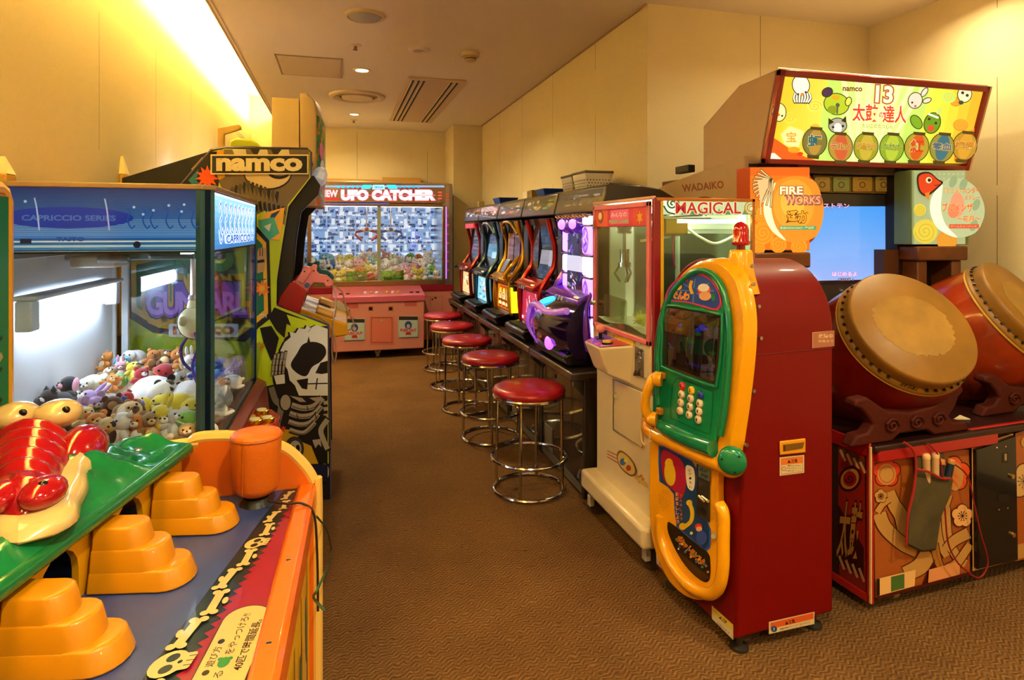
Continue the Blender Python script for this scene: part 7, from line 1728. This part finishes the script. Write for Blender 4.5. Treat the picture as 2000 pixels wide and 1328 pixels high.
# lanterns along the lower banner edge
lan = [(1591, 277, '#8c8c4c', '#c8a850', '虹', '#1c7a90'), (1641, 287, '#c8a848', '#e07048', 'デルノ', '#d84a4c'), (1691, 287, '#b0b82c', '#d8cc50', 'ひまわり', '#e8981c'), (1741, 288, '#9cc838', '#c8e850', 'ナセナ', '#6ab42c'), (1790, 287, '#c8b840', '#e86c28', '紅', '#e84818'), (1839, 288, '#a8a850', '#3c84a0', '零血', '#3c6c98'), (1884, 285, '#d0a838', '#e8b840', '燎原', '#e09018')]
for k, (x, y, c1, c2, s_, sc2) in enumerate(lan):
    A = Art(lambda a, b: bpx(a, b, .026), BN, lit=.55, rough=.3, coat=.3, flip=True, base=.001 + .0012 * (k % 2))
    rot = [.12, .0, .15, .12, .2, .22, .25][k]
    A.disc(x, y, 24.5, '#3c2c10', 29, 30, rot); A.disc(x, y, 23, c1, 27.5, 30, rot); A.disc(x + 1, y, 13, c2, 26, 24, rot); A.disc(x, y, 20, c1, 6, 20, rot)
    sx_ = math.sin(rot); 
    for s_y, hh_ in ((-27, 5), (28, 6)):
        cx_ = x - s_y * sx_; A.poly([(cx_ - 12, y + s_y - 3), (cx_ + 12, y + s_y - 3 + 2), (cx_ + 11, y + s_y + hh_), (cx_ - 11, y + s_y + hh_ - 2)], '#5c4c1c')
    A.text(s_, x, y - 2, 26 if len(s_) < 2 else 38, 24 if len(s_) < 2 else 14, sc2, off=.06, out='#e8d8a0', ooff=.06, rot=.05)
    A.done('lantern_print', tk)
# strip under the banner, monitor and its frame
YS = 2.56
for bb in (((tx0 + .03, YMF + .05, 1.0), (tx0 + .10, YS + .1, zb1)), ((tx1 - .38, YMF + .02, .30), (tx1 - .34, YS + .1, zb1 + .0))): MB(mat('#2a1a10', .5)).box(*bb).done('monitor_frame', tk)
MB(mat('#5a4228', .5)).box((tx0 + .30, YMF + .03, zb1 - .035), (tx1 - .36, YS, zb1)).done('under_banner_board', tk)
ia = Art(lambda x, y: onY(x, y, YS - .01), (0, -1, 0), lit=.18, rough=.35, flip=True)
MB(mat('#8a6a28', .4)).box((onY(1586, 360, YS).x, YS - .008, onY(1600, 376, YS).z), (onY(1779, 360, YS).x, YS + .01, onY(1600, 343, YS).z)).done('instruction_strip', tk)
for k, (a, b, c) in enumerate(((1590, 1622, '#a88a3c'), (1626, 1660, '#8c9048'), (1664, 1704, '#b0882c'), (1708, 1742, '#a88c3c'), (1746, 1776, '#b08a30'))):
    ia.rect(a, 345, b, 375, '#4a4818', 3); ia.rect(a + 1, 346, b - 1, 374, c, 3); ia.disc((a + b) / 2, 361, 6, '#4a3410'); ia.disc((a + b) / 2, 361, 4.4, c); ia.text(['ドン', 'カッ', 'ドン', '連打', '風船'][k], (a + b) / 2, 350, 16, 4, '#a83020', off=.03); ia.text('たたこう', (a + b) / 2, 371, 20, 4, '#a83020', off=.03)
ia.done('instruction_print', tk)
s0, s1_ = onY(1575, 554, YS), onY(1755, 385, YS)
MB(mat('#3c3834', .3, coat=.3)).box((tx0 + .18, YS, .86), (tx1 - .36, YS + .03, onY(1600, 378, YS).z)).done('monitor_bezel', tk)
MB(mat('#120c0a', .4)).box((tx0 + .03, YS - .02, .60), (tx1 - .36, YS + .06, .905)).done('monitor_base', tk)
SCM = None
ma = Art(lambda x, y: onY(x, y, YS), (0, -1, 0), lit=1.35, rough=.12, coat=.5, flip=True, base=.003)
for k in range(28):
    t0 = 403 + k * 5.25; f = k / 27
    ma.poly([(1560, t0), (1733, t0), (1733, t0 + 5.4), (1560, t0 + 5.4)], '#%02x%02x%02x' % (int(72 + 62 * f), int(140 + 18 * f), int(210 + 0 * f)))
ma.poly([(1560, 549), (1733, 545), (1733, 551), (1560, 556)], '#1c1410')
ma.text('紅白ベストテン', 1612, 402, 90, 11, '#d8a8c8', off=.05, out='#5c2848', ooff=.06)
ma.text('はじめるよ', 1648, 535, 48, 8, '#e8c8e0', off=.04, out='#c060a0', ooff=.06); ma.text('CREDIT 1', 1650, 545, 30, 5, '#40384c', off=.05, out='#c0b8d8', ooff=.04)
ma.done('screen_picture', tk)
# lantern signs
def lamp_sign(pp, d0, name, m, n=None):
    P = [onY(a, b, d0) for a, b in pp]
    return MB(m).hexa(P, [p + V((0, .10, 0)) for p in P]).done(name, tk, bevel=.004)
YLN = 2.40
l1 = lamp_sign([(1465, 326), (1582, 326), (1582, 342)] + [tuple(p) for p in bez([(1590, 352), (1604, 380), (1609, 410), (1604, 440), (1590, 468)], 5)] + [(1582, 475), (1582, 489), (1465, 489)], YLN, 'left_lantern_sign', mat('#b8480c', .4))
A = Art(lambda x, y: onY(x, y, YLN), (0, -1, 0), lit=.85, rough=.35, coat=.2, flip=True)
A.rect(1465, 327, 1581, 488, '#e4781c'); A.rect(1465, 327, 1581, 343, '#dc681a')
for x_, y_, r_ in ((1490, 455, 22), (1520, 478, 16), (1480, 485, 14), (1560, 482, 16), (1488, 420, 16)): A.disc(x_, y_, r_, '#e89a28'); A.spiral(x_, y_, r_ * .85, 2.5, 1.4, '#d87c1c')
A.poly([(p.x, p.y) for p in bez([(1548, 344), (1588, 352), (1603, 380), (1608, 410), (1603, 442), (1588, 465), (1548, 474), (1512, 458), (1492, 425), (1490, 390), (1510, 358)], 4, closed=True)], '#f0902c')
A.disc(1550, 400, 40, '#f4a238', 50); A.disc(1548, 395, 24, '#f8b848', 30)
A.poly([(p.x, p.y) for p in bez([(1514, 356), (1494, 385), (1492, 420), (1508, 452), (1535, 470), (1516, 445), (1506, 410), (1508, 380)], 4, closed=True)], '#fff4c8')
A.text('FIRE', 1545, 372, 46, 17, '#c8783c', off=.08, out='#6c3450', ooff=.03); A.text('FIRE', 1545, 372, 45, 16, '#f8ecc8', off=.03)
A.text('WORKS', 1568, 391, 72, 18, '#b86a5c', off=.06, out='#5c2c50', ooff=.05); A.text('WORKS', 1566, 391, 70, 15, '#f4b478', off=.01)
A.text('遥か', 1558, 424, 44, 26, '#f8a828', off=.07, out='#6c3c10', ooff=.06)
A.rect(1521, 441, 1594, 449, '#58a070', 3); A.text('新曲FIREWORKS一挙収録', 1556, 445, 66, 5, '#f0d8a0', off=.03)
# pale fan of feathers
for k in range(12):
    a = 2.2 + k * .22; A.line([(1508, 352), (1508 + 40 * math.cos(a), 352 - 26 * math.sin(a) + k * 2.5)], 4.5, '#2c1c10'); A.line([(1508, 352), (1508 + 39 * math.cos(a), 352 - 25 * math.sin(a) + k * 2.5)], 3, '#d8bc84')
A.poly([(1478, 352), (1500, 348), (1498, 366), (1488, 390), (1484, 404), (1482, 380)], '#dcc08c'); A.line([(1484, 400), (1485, 420)], 1.5, '#e8d8b0'); A.done('left_lantern_print', tk)
l2 = lamp_sign([(1780, 332), (1886, 332), (1886, 352)] + [tuple(p) for p in bez([(1896, 362), (1913, 385), (1921, 412), (1915, 440), (1902, 458)], 5)] + [(1892, 464), (1892, 478), (1780, 478)], YLN, 'right_lantern_sign', mat('#7a8c58', .4))
A = Art(lambda x, y: onY(x, y, YLN), (0, -1, 0), lit=.75, rough=.35, coat=.2, flip=True)
A.rect(1781, 333, 1885, 477, '#a8b88c'); A.rect(1781, 333, 1785, 477, '#8c9c6c')
for i in range(10):
    for j in range(4): A.disc(1798 + i * 9, 340 + j * 9, 1.6, '#bccca0')
for x_, y_, r_ in ((1806, 452, 24), (1848, 470, 20), (1795, 410, 12)): A.disc(x_, y_, r_, '#d8cc50' if x_ < 1830 else '#e09838'); A.spiral(x_, y_, r_ * .85, 2.5, 1.4, '#c8b038')
A.poly([(p.x, p.y) for p in bez([(1868, 348), (1900, 362), (1919, 395), (1920, 425), (1903, 455), (1868, 464), (1838, 452), (1820, 425), (1820, 385), (1838, 356)], 4, closed=True)], '#b8c8a0')
for a, b in ((1880, 360), (1905, 400), (1900, 440), (1860, 355)): A.disc(a, b, 7, '#98b088', 12, rot=.4)
A.disc(1868, 400, 14, '#e8a080', 24); A.disc(1860, 412, 11, '#e88a64', 14)
A.poly([(p.x, p.y) for p in bez([(1838, 360), (1818, 385), (1816, 418), (1832, 448), (1868, 464), (1846, 440), (1836, 410), (1838, 380)], 4, closed=True)], '#fffbe4')
A.text('モンスター', 1862, 372, 40, 10, '#f0e0a0', off=.05, out='#c86818', ooff=.06); A.text('ハンター', 1895, 372, 32, 13, '#f07818', off=.06); A.text('メドレー', 1897, 386, 30, 10, '#f08828', off=.06)
A.text('ブルメンザ', 1868, 405, 60, 18, '#e86030', off=.05, out='#f8d8a0', ooff=.04); A.text('～花月～', 1890, 427, 46, 12, '#e87020', off=.05, out='#f8d8a0', ooff=.03); A.rect(1852, 438, 1910, 446, '#d8603c'); A.text('ゲームミュージック', 1880, 442, 50, 4, '#f8e0c0')
# red fish
A.poly([(p.x, p.y) for p in bez([(1790, 342), (1812, 336), (1830, 350), (1840, 356), (1832, 366), (1818, 378), (1806, 384), (1792, 372)], 4, closed=True)], '#2c1008')
A.poly([(p.x, p.y) for p in bez([(1793, 345), (1812, 339), (1829, 352), (1836, 357), (1829, 364), (1816, 375), (1806, 380), (1795, 370)], 4, closed=True)], '#d8441c')
A.poly([(1804, 378), (1814, 374), (1812, 392), (1806, 384)], '#e8842c'); A.disc(1812, 352, 6, '#f0e0b8'); A.disc(1813, 352, 3.4, '#140c08'); A.line(bez([(1822, 362), (1828, 362), (1834, 360)], 3), 1.2, '#5c1408')
A.done('right_lantern_print', tk)
# wooden brackets holding the lantern signs
WD = mat('#7a441c', .4, var=.35, vscale=14)
def bracket(xa, xb, z1, nm):
    MB(WD).box((xa, YLN - .02, z1 - .07), (xb, YLN + .16, z1)).done(nm + '_top', tk, bevel=.008)
    for x in (xa + .02, xb - .08): MB(WD).box((x, YLN + .0, .605), (x + .06, YLN + .12, z1 - .07)).done(nm + '_leg', tk, bevel=.006)
xa, xb = onY(1786, 490, YLN).x, onY(1884, 490, YLN).x
bracket(xa, xb, onY(1830, 481, YLN).z, 'bracket'); 
MB(mat('#5c3416', .5)).box((xa - .10, YLN + .08, .605), (xa - .01, YLN + .14, onY(1830, 488, YLN).z)).done('monitor_post', tk)
xa, xb = onY(1470, 495, YLN).x, onY(1578, 495, YLN).x
bracket(xa, xb, onY(1530, 493, YLN).z, 'bracket')
p = onY(1345, 338, 2.75)
MB(DARK).box((tx0 + .01, 2.98, 1.67), (tx0 + .05, 3.12, 1.71)).done('latch', tk, bevel=.004)
MB(mat('#3a2416', .6)).box((tx0 + .02, 2.60, 0), (tx1 - .02, 3.30, .62)).done('rear_base', tk)

# ---- drum pedestal
PDO = V((1.80, 1.778, 0)); PRZ = math.radians(3.5)
pd = thing('drum_pedestal', 'red edged drum pedestal cabinet with plum blossom and ribbon prints', 'drum stand', PDO, PRZ)
DM = MATS[pd.name]
def D(x, y, z): return DM @ V((x, y, z))
DX = (DM.to_3x3() @ V((1, 0, 0))); DY = (DM.to_3x3() @ V((0, 1, 0)))
DW, DD, DH = 1.26, .66, .575
PB = MB(mat('#3a1a12', .4), DM); PB.box((.006, .012, .05), (DW, DD, DH)).done('pedestal_cabinet', pd, bevel=.004)
MB(mat('#2c0f0c', .35), DM).box((-.0, -.02, DH), (DW + .005, DD, DH + .025)).done('pedestal_top', pd, bevel=.006)
MB(TRED, DM).box((-.004, .0, .04), (.006, DD, .07)).box((-.004, .0, DH - .02), (.006, DD, DH + .03)).box((-.004, -.004, .04), (.014, .016, DH + .02)).done('red_edging', pd, bevel=.004)
MB(mat('#d8b080', .4), DM).box((-.006, -.006, .045), (.000, .002, DH + .02)).box((.014, .006, .05), (.018, .013, DH - .04)).done('cream_edging', pd, bevel=.001)
MB(TRED, DM).box((.014, -.02, DH - .035), (.62, .012, DH + .012)).done('front_lip', pd, bevel=.006)
MB(TRED, DM).box((.50, .0, DH + .006), (DW, .02, DH + .028)).done('front_lip', pd, bevel=.005)
fo = lambda x, y: onP(x, y, D(0, .012, 0), DY)
F = Art(fo, -DY, rough=.4, coat=.15, flip=True)
KO, CR, MRN, ORG = '#a2561f', '#ba8a4a', '#4c0c08', '#c04418'
F.poly([(1706, 888), (1892, 878), (1894, 1120), (1709, 1168)], KO)
F.hold = True
for k in range(60):
    r_ = random.Random(k); x = r_.uniform(1712, 1886); y = r_.uniform(900, 1105); a = r_.choice([0, .8, 1.6, 2.4])
    F.line([(x, y), (x + 12 * math.cos(a), y + 12 * math.sin(a)), (x + 22 * math.cos(a + .9), y + 16 * math.sin(a + .9))], .8, '#b87236')
F.hold = False
def flower(x, y, r, col, core):
    for grow, c in ((1.15, MRN), (1, col)):
        for k in range(5): F.disc(x + r * .55 * math.cos(k * 1.257 - 1.57), y + r * .6 * math.sin(k * 1.257 - 1.57), r * .5 * grow, c, r * .52 * grow, 14)
        F.disc(x, y, r * .6, c)
    if core:
        for k in range(10): F.line([(x, y), (x + r * .4 * math.cos(k * .628), y + r * .42 * math.sin(k * .628))], .9, '#3c1008'); F.disc(x + r * .42 * math.cos(k * .628), y + r * .44 * math.sin(k * .628), 1.2, '#3c1008', n=6)
def ribbon(pts, w0, w1, col=CR):
    P = [V(p) for p in bez(pts, 6)]; n = len(P)
    for g, c in ((3.4, MRN), (0, col)):
        L_, R2 = [], []
        for i, p in enumerate(P):
            d = (P[min(i + 1, n - 1)] - P[max(i - 1, 0)]).normalized(); q = V((-d.y, d.x)); w = (w0 + (w1 - w0) * i / (n - 1) + g) / 2; L_.append(tuple(p + q * w)); R2.append(tuple(p - q * w))
        F.poly(L_ + R2[::-1], c)
flower(1731, 922, 26, '#c8401c', False); F.disc(1731, 926, 18, CR, 21); F.disc(1731, 926, 15, '#b85424', 17); F.disc(1731, 926, 13, CR, 15)
flower(1862, 925, 30, '#d8501c', False); F.disc(1864, 930, 16, CR, 28); F.disc(1862, 932, 10, '#d07a3c', 20)
ribbon([(1735, 960), (1745, 985), (1760, 1010), (1770, 1060)], 22, 30); ribbon([(1716, 1002), (1728, 1030), (1760, 1060), (1790, 1075)], 26, 26)
ribbon([(1712, 1000), (1722, 985), (1736, 975)], 12, 10); ribbon([(1848, 965), (1836, 1010), (1834, 1050), (1850, 1085)], 22, 18); ribbon([(1845, 990), (1850, 1050), (1870, 1090), (1885, 1100)], 18, 16)
ribbon([(1815, 1078), (1795, 1105), (1766, 1120)], 36, 28); ribbon([(1890, 1040), (1862, 1055), (1846, 1072)], 22, 18); ribbon([(1893, 1062), (1868, 1098), (1850, 1110)], 14, 20); ribbon([(1822, 1060), (1830, 1095), (1838, 1110)], 16, 12, '#a8702c')
F.poly([(1798, 1142), (1812, 1110), (1824, 1090), (1822, 1134)], MRN)
flower(1718, 968, 12, CR, True); flower(1876, 1006, 20, '#dca468', True)
F.poly([(1709, 1128), (1784, 1110), (1782, 1142), (1709, 1162)], '#e0b070'); F.poly([(1709, 1128), (1714, 1127), (1714, 1160), (1709, 1162)], '#140a06'); F.poly([(1736, 1124), (1762, 1118), (1762, 1146), (1736, 1153)], '#4a6a30')
F.poly([(1810, 1110), (1870, 1094), (1870, 1120), (1808, 1138)], '#d8905c'); F.poly([(1709, 1162), (1894, 1113), (1894, 1120), (1709, 1168)], MRN)
# black coin door
F.poly([(1893, 870), (1974, 845), (1978, 1092), (1895, 1113)], '#d09858')
F.poly([(1978, 845), (2060, 820), (2060, 1075), (1978, 1094)], KO); F.poly([(1981, 1062), (2060, 1042), (2060, 1070), (1981, 1090)], CR)
flower(1995, 938, 30, '#c8a068', True); F.disc(2000, 862, 12, CR)
for k in range(10):
    r_ = random.Random(k + 99); x = r_.uniform(1982, 2040); y = r_.uniform(870, 1050); F.line([(x, y), (x + 10, y + 6), (x + 8, y + 18)], .8, '#b87236')
F.done('front_print', pd)
q = [fo(*a) for a in ((1895, 875), (1972, 848), (1976, 1088), (1897, 1106))]
MB(mat('#0d0a0a', .25, coat=.5)).hexa(q, [v - DY * .024 for v in q]).done('coin_door', pd, bevel=.003)
ct = Art(fo, -DY, rough=.3, flip=True, base=.0245)
ct.rect(1944, 880, 1956, 900, '#241c18'); ct.rect(1949, 882, 1953, 895, '#a88458'); ct.rect(1936, 960, 1958, 975, '#1c1614'); ct.disc(1934, 870, 1.5, '#d8c8a8'); ct.disc(1951, 868, 1.5, '#c87840'); ct.disc(1938, 990, 1.4, '#8c8478'); ct.disc(1955, 987, 1.4, '#8c8478'); ct.done('coin_door_fittings', pd)
for a, b in ((1962, 925), (1964, 1038)): MB(mat('#c89858', .2, .8)).cyl(fo(a, b) - DY * .024, fo(a, b) - DY * .032, .009).done('door_lock', pd)
# left side panel print
so = lambda x, y: onP(x, y, D(.006, 0, 0), DX)
S_ = Art(so, -DX, rough=.4, coat=.15, flip=True, base=.002)
S_.poly([(1638, 858), (1690, 888), (1692, 1160), (1638, 1126)], '#8c1c10')
S_.poly([(1638, 985), (1688, 1070), (1688, 1160), (1638, 1126)], '#380c0a'); S_.poly([(1640, 870), (1688, 898), (1688, 915), (1640, 886)], '#5c3a18'); S_.poly([(1640, 1100), (1690, 1130), (1690, 1160), (1640, 1126)], '#7c1c10')
for k in range(4): S_.line([(1642 + k * 13, 878 + k * 8), (1652 + k * 13, 900 + k * 8)], 5, '#c8986c'); S_.line([(1640 + k * 13, 1085 + k * 8), (1650 + k * 13, 1112 + k * 8)], 5, '#b0805c')
S_.disc(1661, 935, 22, '#3c0c0c', 26, rot=.5); S_.disc(1661, 935, 17, '#b87830', 21, rot=.5); S_.disc(1661, 935, 13, '#8c1410', 15); S_.spiral(1661, 935, 9, 1.5, 3, '#4c0808')
S_.text('太鼓', 1661, 1035, 44, 110, '#a87838', off=.06, out='#3c0c0c', ooff=.05, rot=.1); S_.done('side_print', pd)
for x, y in ((.16, .06), (.1, .5), (1.1, .06), (1.1, .5)):
    MB(mat('#8c7450', .4), DM).cyl((x - .014, y, .032), (x + .014, y, .032), .032, n=24).done('caster_wheel', pd); MB(STEEL, DM).box((x - .02, y - .02, .036), (x + .02, y + .02, .06)).done('caster_bracket', pd)
# drums
BAR = mat('#861604', .28, coat=.6, var=.5, vscale=7); BAR2 = mat('#b03c0a', .28, coat=.6, var=.45, vscale=6); SK = mat('#96681f', .45, var=.25, vscale=7); SKC = mat('#a67c30', .5, var=.3, vscale=10, bump=.1)
CW = mat('#4c180a', .65, bump=.6, bscale=40, spec=.2)
def drum(cen, az, el, r, label, barm, lab2):
    ax = V((math.sin(az) * math.cos(el), -math.cos(az) * math.cos(el), math.sin(el)))
    M_ = Matrix.Translation(cen) @ ax.to_track_quat('Z', 'Y').to_matrix().to_4x4()
    t = thing('taiko_drum', label, 'drum', cen, group='two drums of the drum game')
    h = .50
    k_ = r / .234
    MB(barm).lathe([(r * .98, -.045)] + [(r * (1.0 + .17 * math.sin(PI * (i / 16))), -.045 - h * k_ * i / 16 * .95) for i in range(1, 17)] + [(.001, -.045 - h * k_ * .95)], M_, 64).done('barrel', t, smooth=60)
    MB(SK).lathe([(r * 1.045, -.085), (r * 1.06, -.075), (r * 1.05, -.065), (r * 1.0, -.055), (r * 1.01, -.02), (r * 1.0, -.006), (r * .975, .0), (.001, .0)], M_, 72).done('drum_head', t, smooth=50)
    def H(a, b): return M_ @ V((a, b, 0))
    A = Art(lambda a, b: H(a, b), ax, rough=.5, base=.0006)
    rr = random.Random(4); pts = [(r * (.60 + .03 * rr.uniform(-1, 1) + .05 * math.cos(2 * a)) * math.cos(a), r * (.60 + .03 * rr.uniform(-1, 1) + .05 * math.cos(2 * a)) * math.sin(a)) for a in [2 * PI * k / 90 for k in range(90)]]
    wm = MB(SKC); wm.flat = False; P_ = [H(*p) + ax * .0007 for p in pts]; wm.add(P_ + [H(0, 0) + ax * .0007], [(i, (i + 1) % 90, 90) for i in range(90)]).done('worn_centre', t)
    MB(mat('#e0b04c', .4)).lathe([(r * 1.061, -.082), (r * 1.066, -.078), (r * 1.061, -.074)], M_, 72, cap=False).done('rim_band', t, smooth=60)
    for k in range(44):
        a = 2 * PI * k / 44
        if lab2 and -2.2 < ((a + PI) % (2 * PI) - PI) < -1.75: continue
        c = M_ @ V((r * 1.018 * math.cos(a), r * 1.018 * math.sin(a), -.052)); c2 = M_ @ V((r * 1.036 * math.cos(a), r * 1.036 * math.sin(a), -.049))
        MB(mat('#1a0f0a', .35)).cyl(c, c2, .0062, .005, n=10).done('tack', t)
    # carved cradle
    fl = V((cen[0], 0, 0)); 
    base_c = V((cen[0] - .085, cen[1] + .13, DH + .025))
    outl = [(-.30, .0), (-.27, .05), (-.22, .055), (-.19, .09), (-.215, .13), (-.25, .17), (-.285, .185), (-.275, .215), (-.22, .22), (-.18, .19), (-.12, .145), (0, .125), (.12, .145), (.18, .19), (.22, .235), (.265, .235), (.28, .20), (.25, .17), (.235, .13), (.20, .085), (.22, .05), (.29, .045), (.31, .0), (.12, .0), (.08, .03), (-.06, .03), (-.10, .0)]
    for dy in (-.19, .16):
        P0 = [base_c + DX * a * .95 + DY * (dy) + UP * b * .76 for a, b in outl]
        MB(CW).hexa(P0, [p + DY * .05 for p in P0]).done('carved_cradle', t, bevel=.008)
        if dy < 0:
            for x0 in (-.1, .02, .13):
                MB(CW).tube([base_c + DX * (x0 + .035 * (1 - s / 14) * math.cos(s * .9)) + UP * (.058 + .028 * (1 - s / 14) * math.sin(s * .9)) + DY * (dy - .004) for s in range(13)], .006, n=6).done('carved_scroll', t)
    return t, M_, ax
d1 = drum(V((2.07, 1.85, 1.002)), math.radians(-8.6), math.radians(37.9), .234, 'taiko drum with a worn pale skin, nearer the red telephone machine', BAR, True)
d2 = drum(V((2.86, 2.0, 1.03)), math.radians(20), math.radians(37.9), .234, 'right-hand taiko drum with orange red barrel, cut by the photo edge', BAR2, False)
t1, M1, ax1 = d1
a0 = -1.98; r0 = .234 * 1.03
A = Art(lambda u, v: M1 @ V((r0 * math.cos(a0 + u), r0 * math.sin(a0 + u), -.05 + v)), (M1.to_3x3() @ V((math.cos(a0), math.sin(a0), 0))), rough=.4, base=.003)
A.text('太鼓の達人', 0, 0, .26, .022, '#1a0f0a', off=.07, rot=0); A.done('rim_lettering', t1)
# drumstick pouch with sticks
pz = DH + .02
def pf(x, y, d): return onP(x, y, D(0, .012 - d, 0), DY)
t = thing('drumstick_pouch', 'worn olive cloth drumstick pouch with red piping hanging on the pedestal front', 'pouch', pf(1815, 1075, .03))
pb = [(1788, 912), (1862, 935), (1856, 968), (1838, 1010), (1828, 1075), (1800, 1078), (1772, 1065), (1774, 1010), (1786, 960)]
CL = mat('#5a4c28', .9, bump=.6, bscale=300, var=.4, vscale=12); RP = mat('#9c1a14', .7)
P0 = [pf(a, b, .004) for a, b in pb]; P1 = [pf(a, b, .05 if 915 < b < 1070 else .03) for a, b in pb]
MB(CL).hexa(P0, P1).done('pocket', t, bevel=.008)
bk = [(1768, 862), (1840, 862), (1846, 905), (1850, 935), (1790, 915), (1787, 880)]
MB(CL).hexa([pf(a, b, .003) for a, b in bk], [pf(a, b, .026) for a, b in bk]).done('hanging_flap', t, bevel=.003)
MB(RP).tube(bez([pf(a, b, .052) for a, b in ((1766, 864), (1784, 880), (1789, 912), (1784, 960), (1773, 1010), (1770, 1065))], 6), .0045, n=6).done('red_piping', t)
MB(RP).tube(bez([pf(a, b, .054) for a, b in ((1790, 916), (1815, 922), (1838, 934), (1856, 934))], 6), .0045, n=6).done('red_piping', t)
def stick(px, py, qx, qy, col, label, head):
    a, b = pf(px, py, .035), pf(qx, qy, .03)
    t = thing('drumstick', label, 'drumstick', a, group='drumsticks in the pouch')
    d = (a - b).normalized()
    MB(mat(col, .45)).cyl(b, a, .0125, n=16).done('shaft', t)
    MB(mat(head, .4)).lathe([(.0135, 0), (.0135, .012), (.011, .017), (.001, .018)], Matrix.Translation(a - d * .01) @ d.to_track_quat('Z', 'Y').to_matrix().to_4x4(), 18).done('tip', t, smooth=60)
stick(1809, 890, 1810, 960, '#c8a070', 'pale drumstick at left end of the pouch, standing upright', '#d8b080')
stick(1827, 888, 1826, 955, '#c8a070', 'second pale drumstick from left in the pouch', '#d8b080')
stick(1838, 900, 1830, 965, '#1c2c3c', 'dark blue gripped drumstick with light wooden end', '#b87838')
stick(1858, 900, 1845, 960, '#1c2c3c', 'dark blue drumstick leaning right with wooden end', '#b87838')
crd = MB(mat('#8c1414', .6)).tube(bez([pf(a, b, .045) for a, b in ((1812, 866), (1832, 888), (1840, 920), (1843, 960), (1846, 1000), (1852, 1060), (1870, 1098), (1895, 1120))], 6), .003, n=6)
crd.done('red_cord', None, origin=tuple(pf(1812, 866, .045)), label='red cord hanging straight down over the drumstick pouch', category='cord')
MB(mat('#8c1414', .6)).tube(bez([pf(a, b, .04) for a, b in ((1862, 905), (1890, 930), (1902, 980), (1915, 1040), (1929, 1090), (1925, 1115), (1912, 1128), (1895, 1122))], 6), .0028, n=6).done('red_cord', None, origin=tuple(pf(1862, 905, .045)), label='red cord looping right across the black coin door', category='cord')
q = [onZ(a, b, DH + .027) for a, b in ((1862, 820), (1875, 812), (1895, 820))]
MB(mat('#d8c8a0', .5)).hexa(q, [v + V((0, 0, .004)) for v in q]).done('paper_scrap', None, origin=tuple(q[0]), label='small pale paper scrap on top of the drum pedestal', category='paper')
# ================================================================= CAMERA, LIGHT, WORLD
cd = bpy.data.cameras.new('camera'); cam = bpy.data.objects.new('camera', cd); SC.objects.link(cam)
cam.location = EYE; cam.rotation_euler = (PI / 2, 0, -YAW)
cd.sensor_width = 36; cd.lens = FPX / 2000 * 36; cd.shift_y = -(664 - HOR) / 2000; cd.clip_start = .02
bpy.context.scene.camera = cam
w = bpy.data.worlds.new('world'); bpy.context.scene.world = w; w.use_nodes = True
w.node_tree.nodes['Background'].inputs[0].default_value = (1, .62, .3, 1); w.node_tree.nodes['Background'].inputs[1].default_value = .15
sc = bpy.context.scene
sc.view_settings.view_transform = 'Standard'; sc.view_settings.look = 'None'; sc.view_settings.exposure = .12; sc.view_settings.gamma = .90
sc.cycles.max_bounces = 8; sc.cycles.transparent_max_bounces = 16; sc.cycles.sample_clamp_indirect = 20
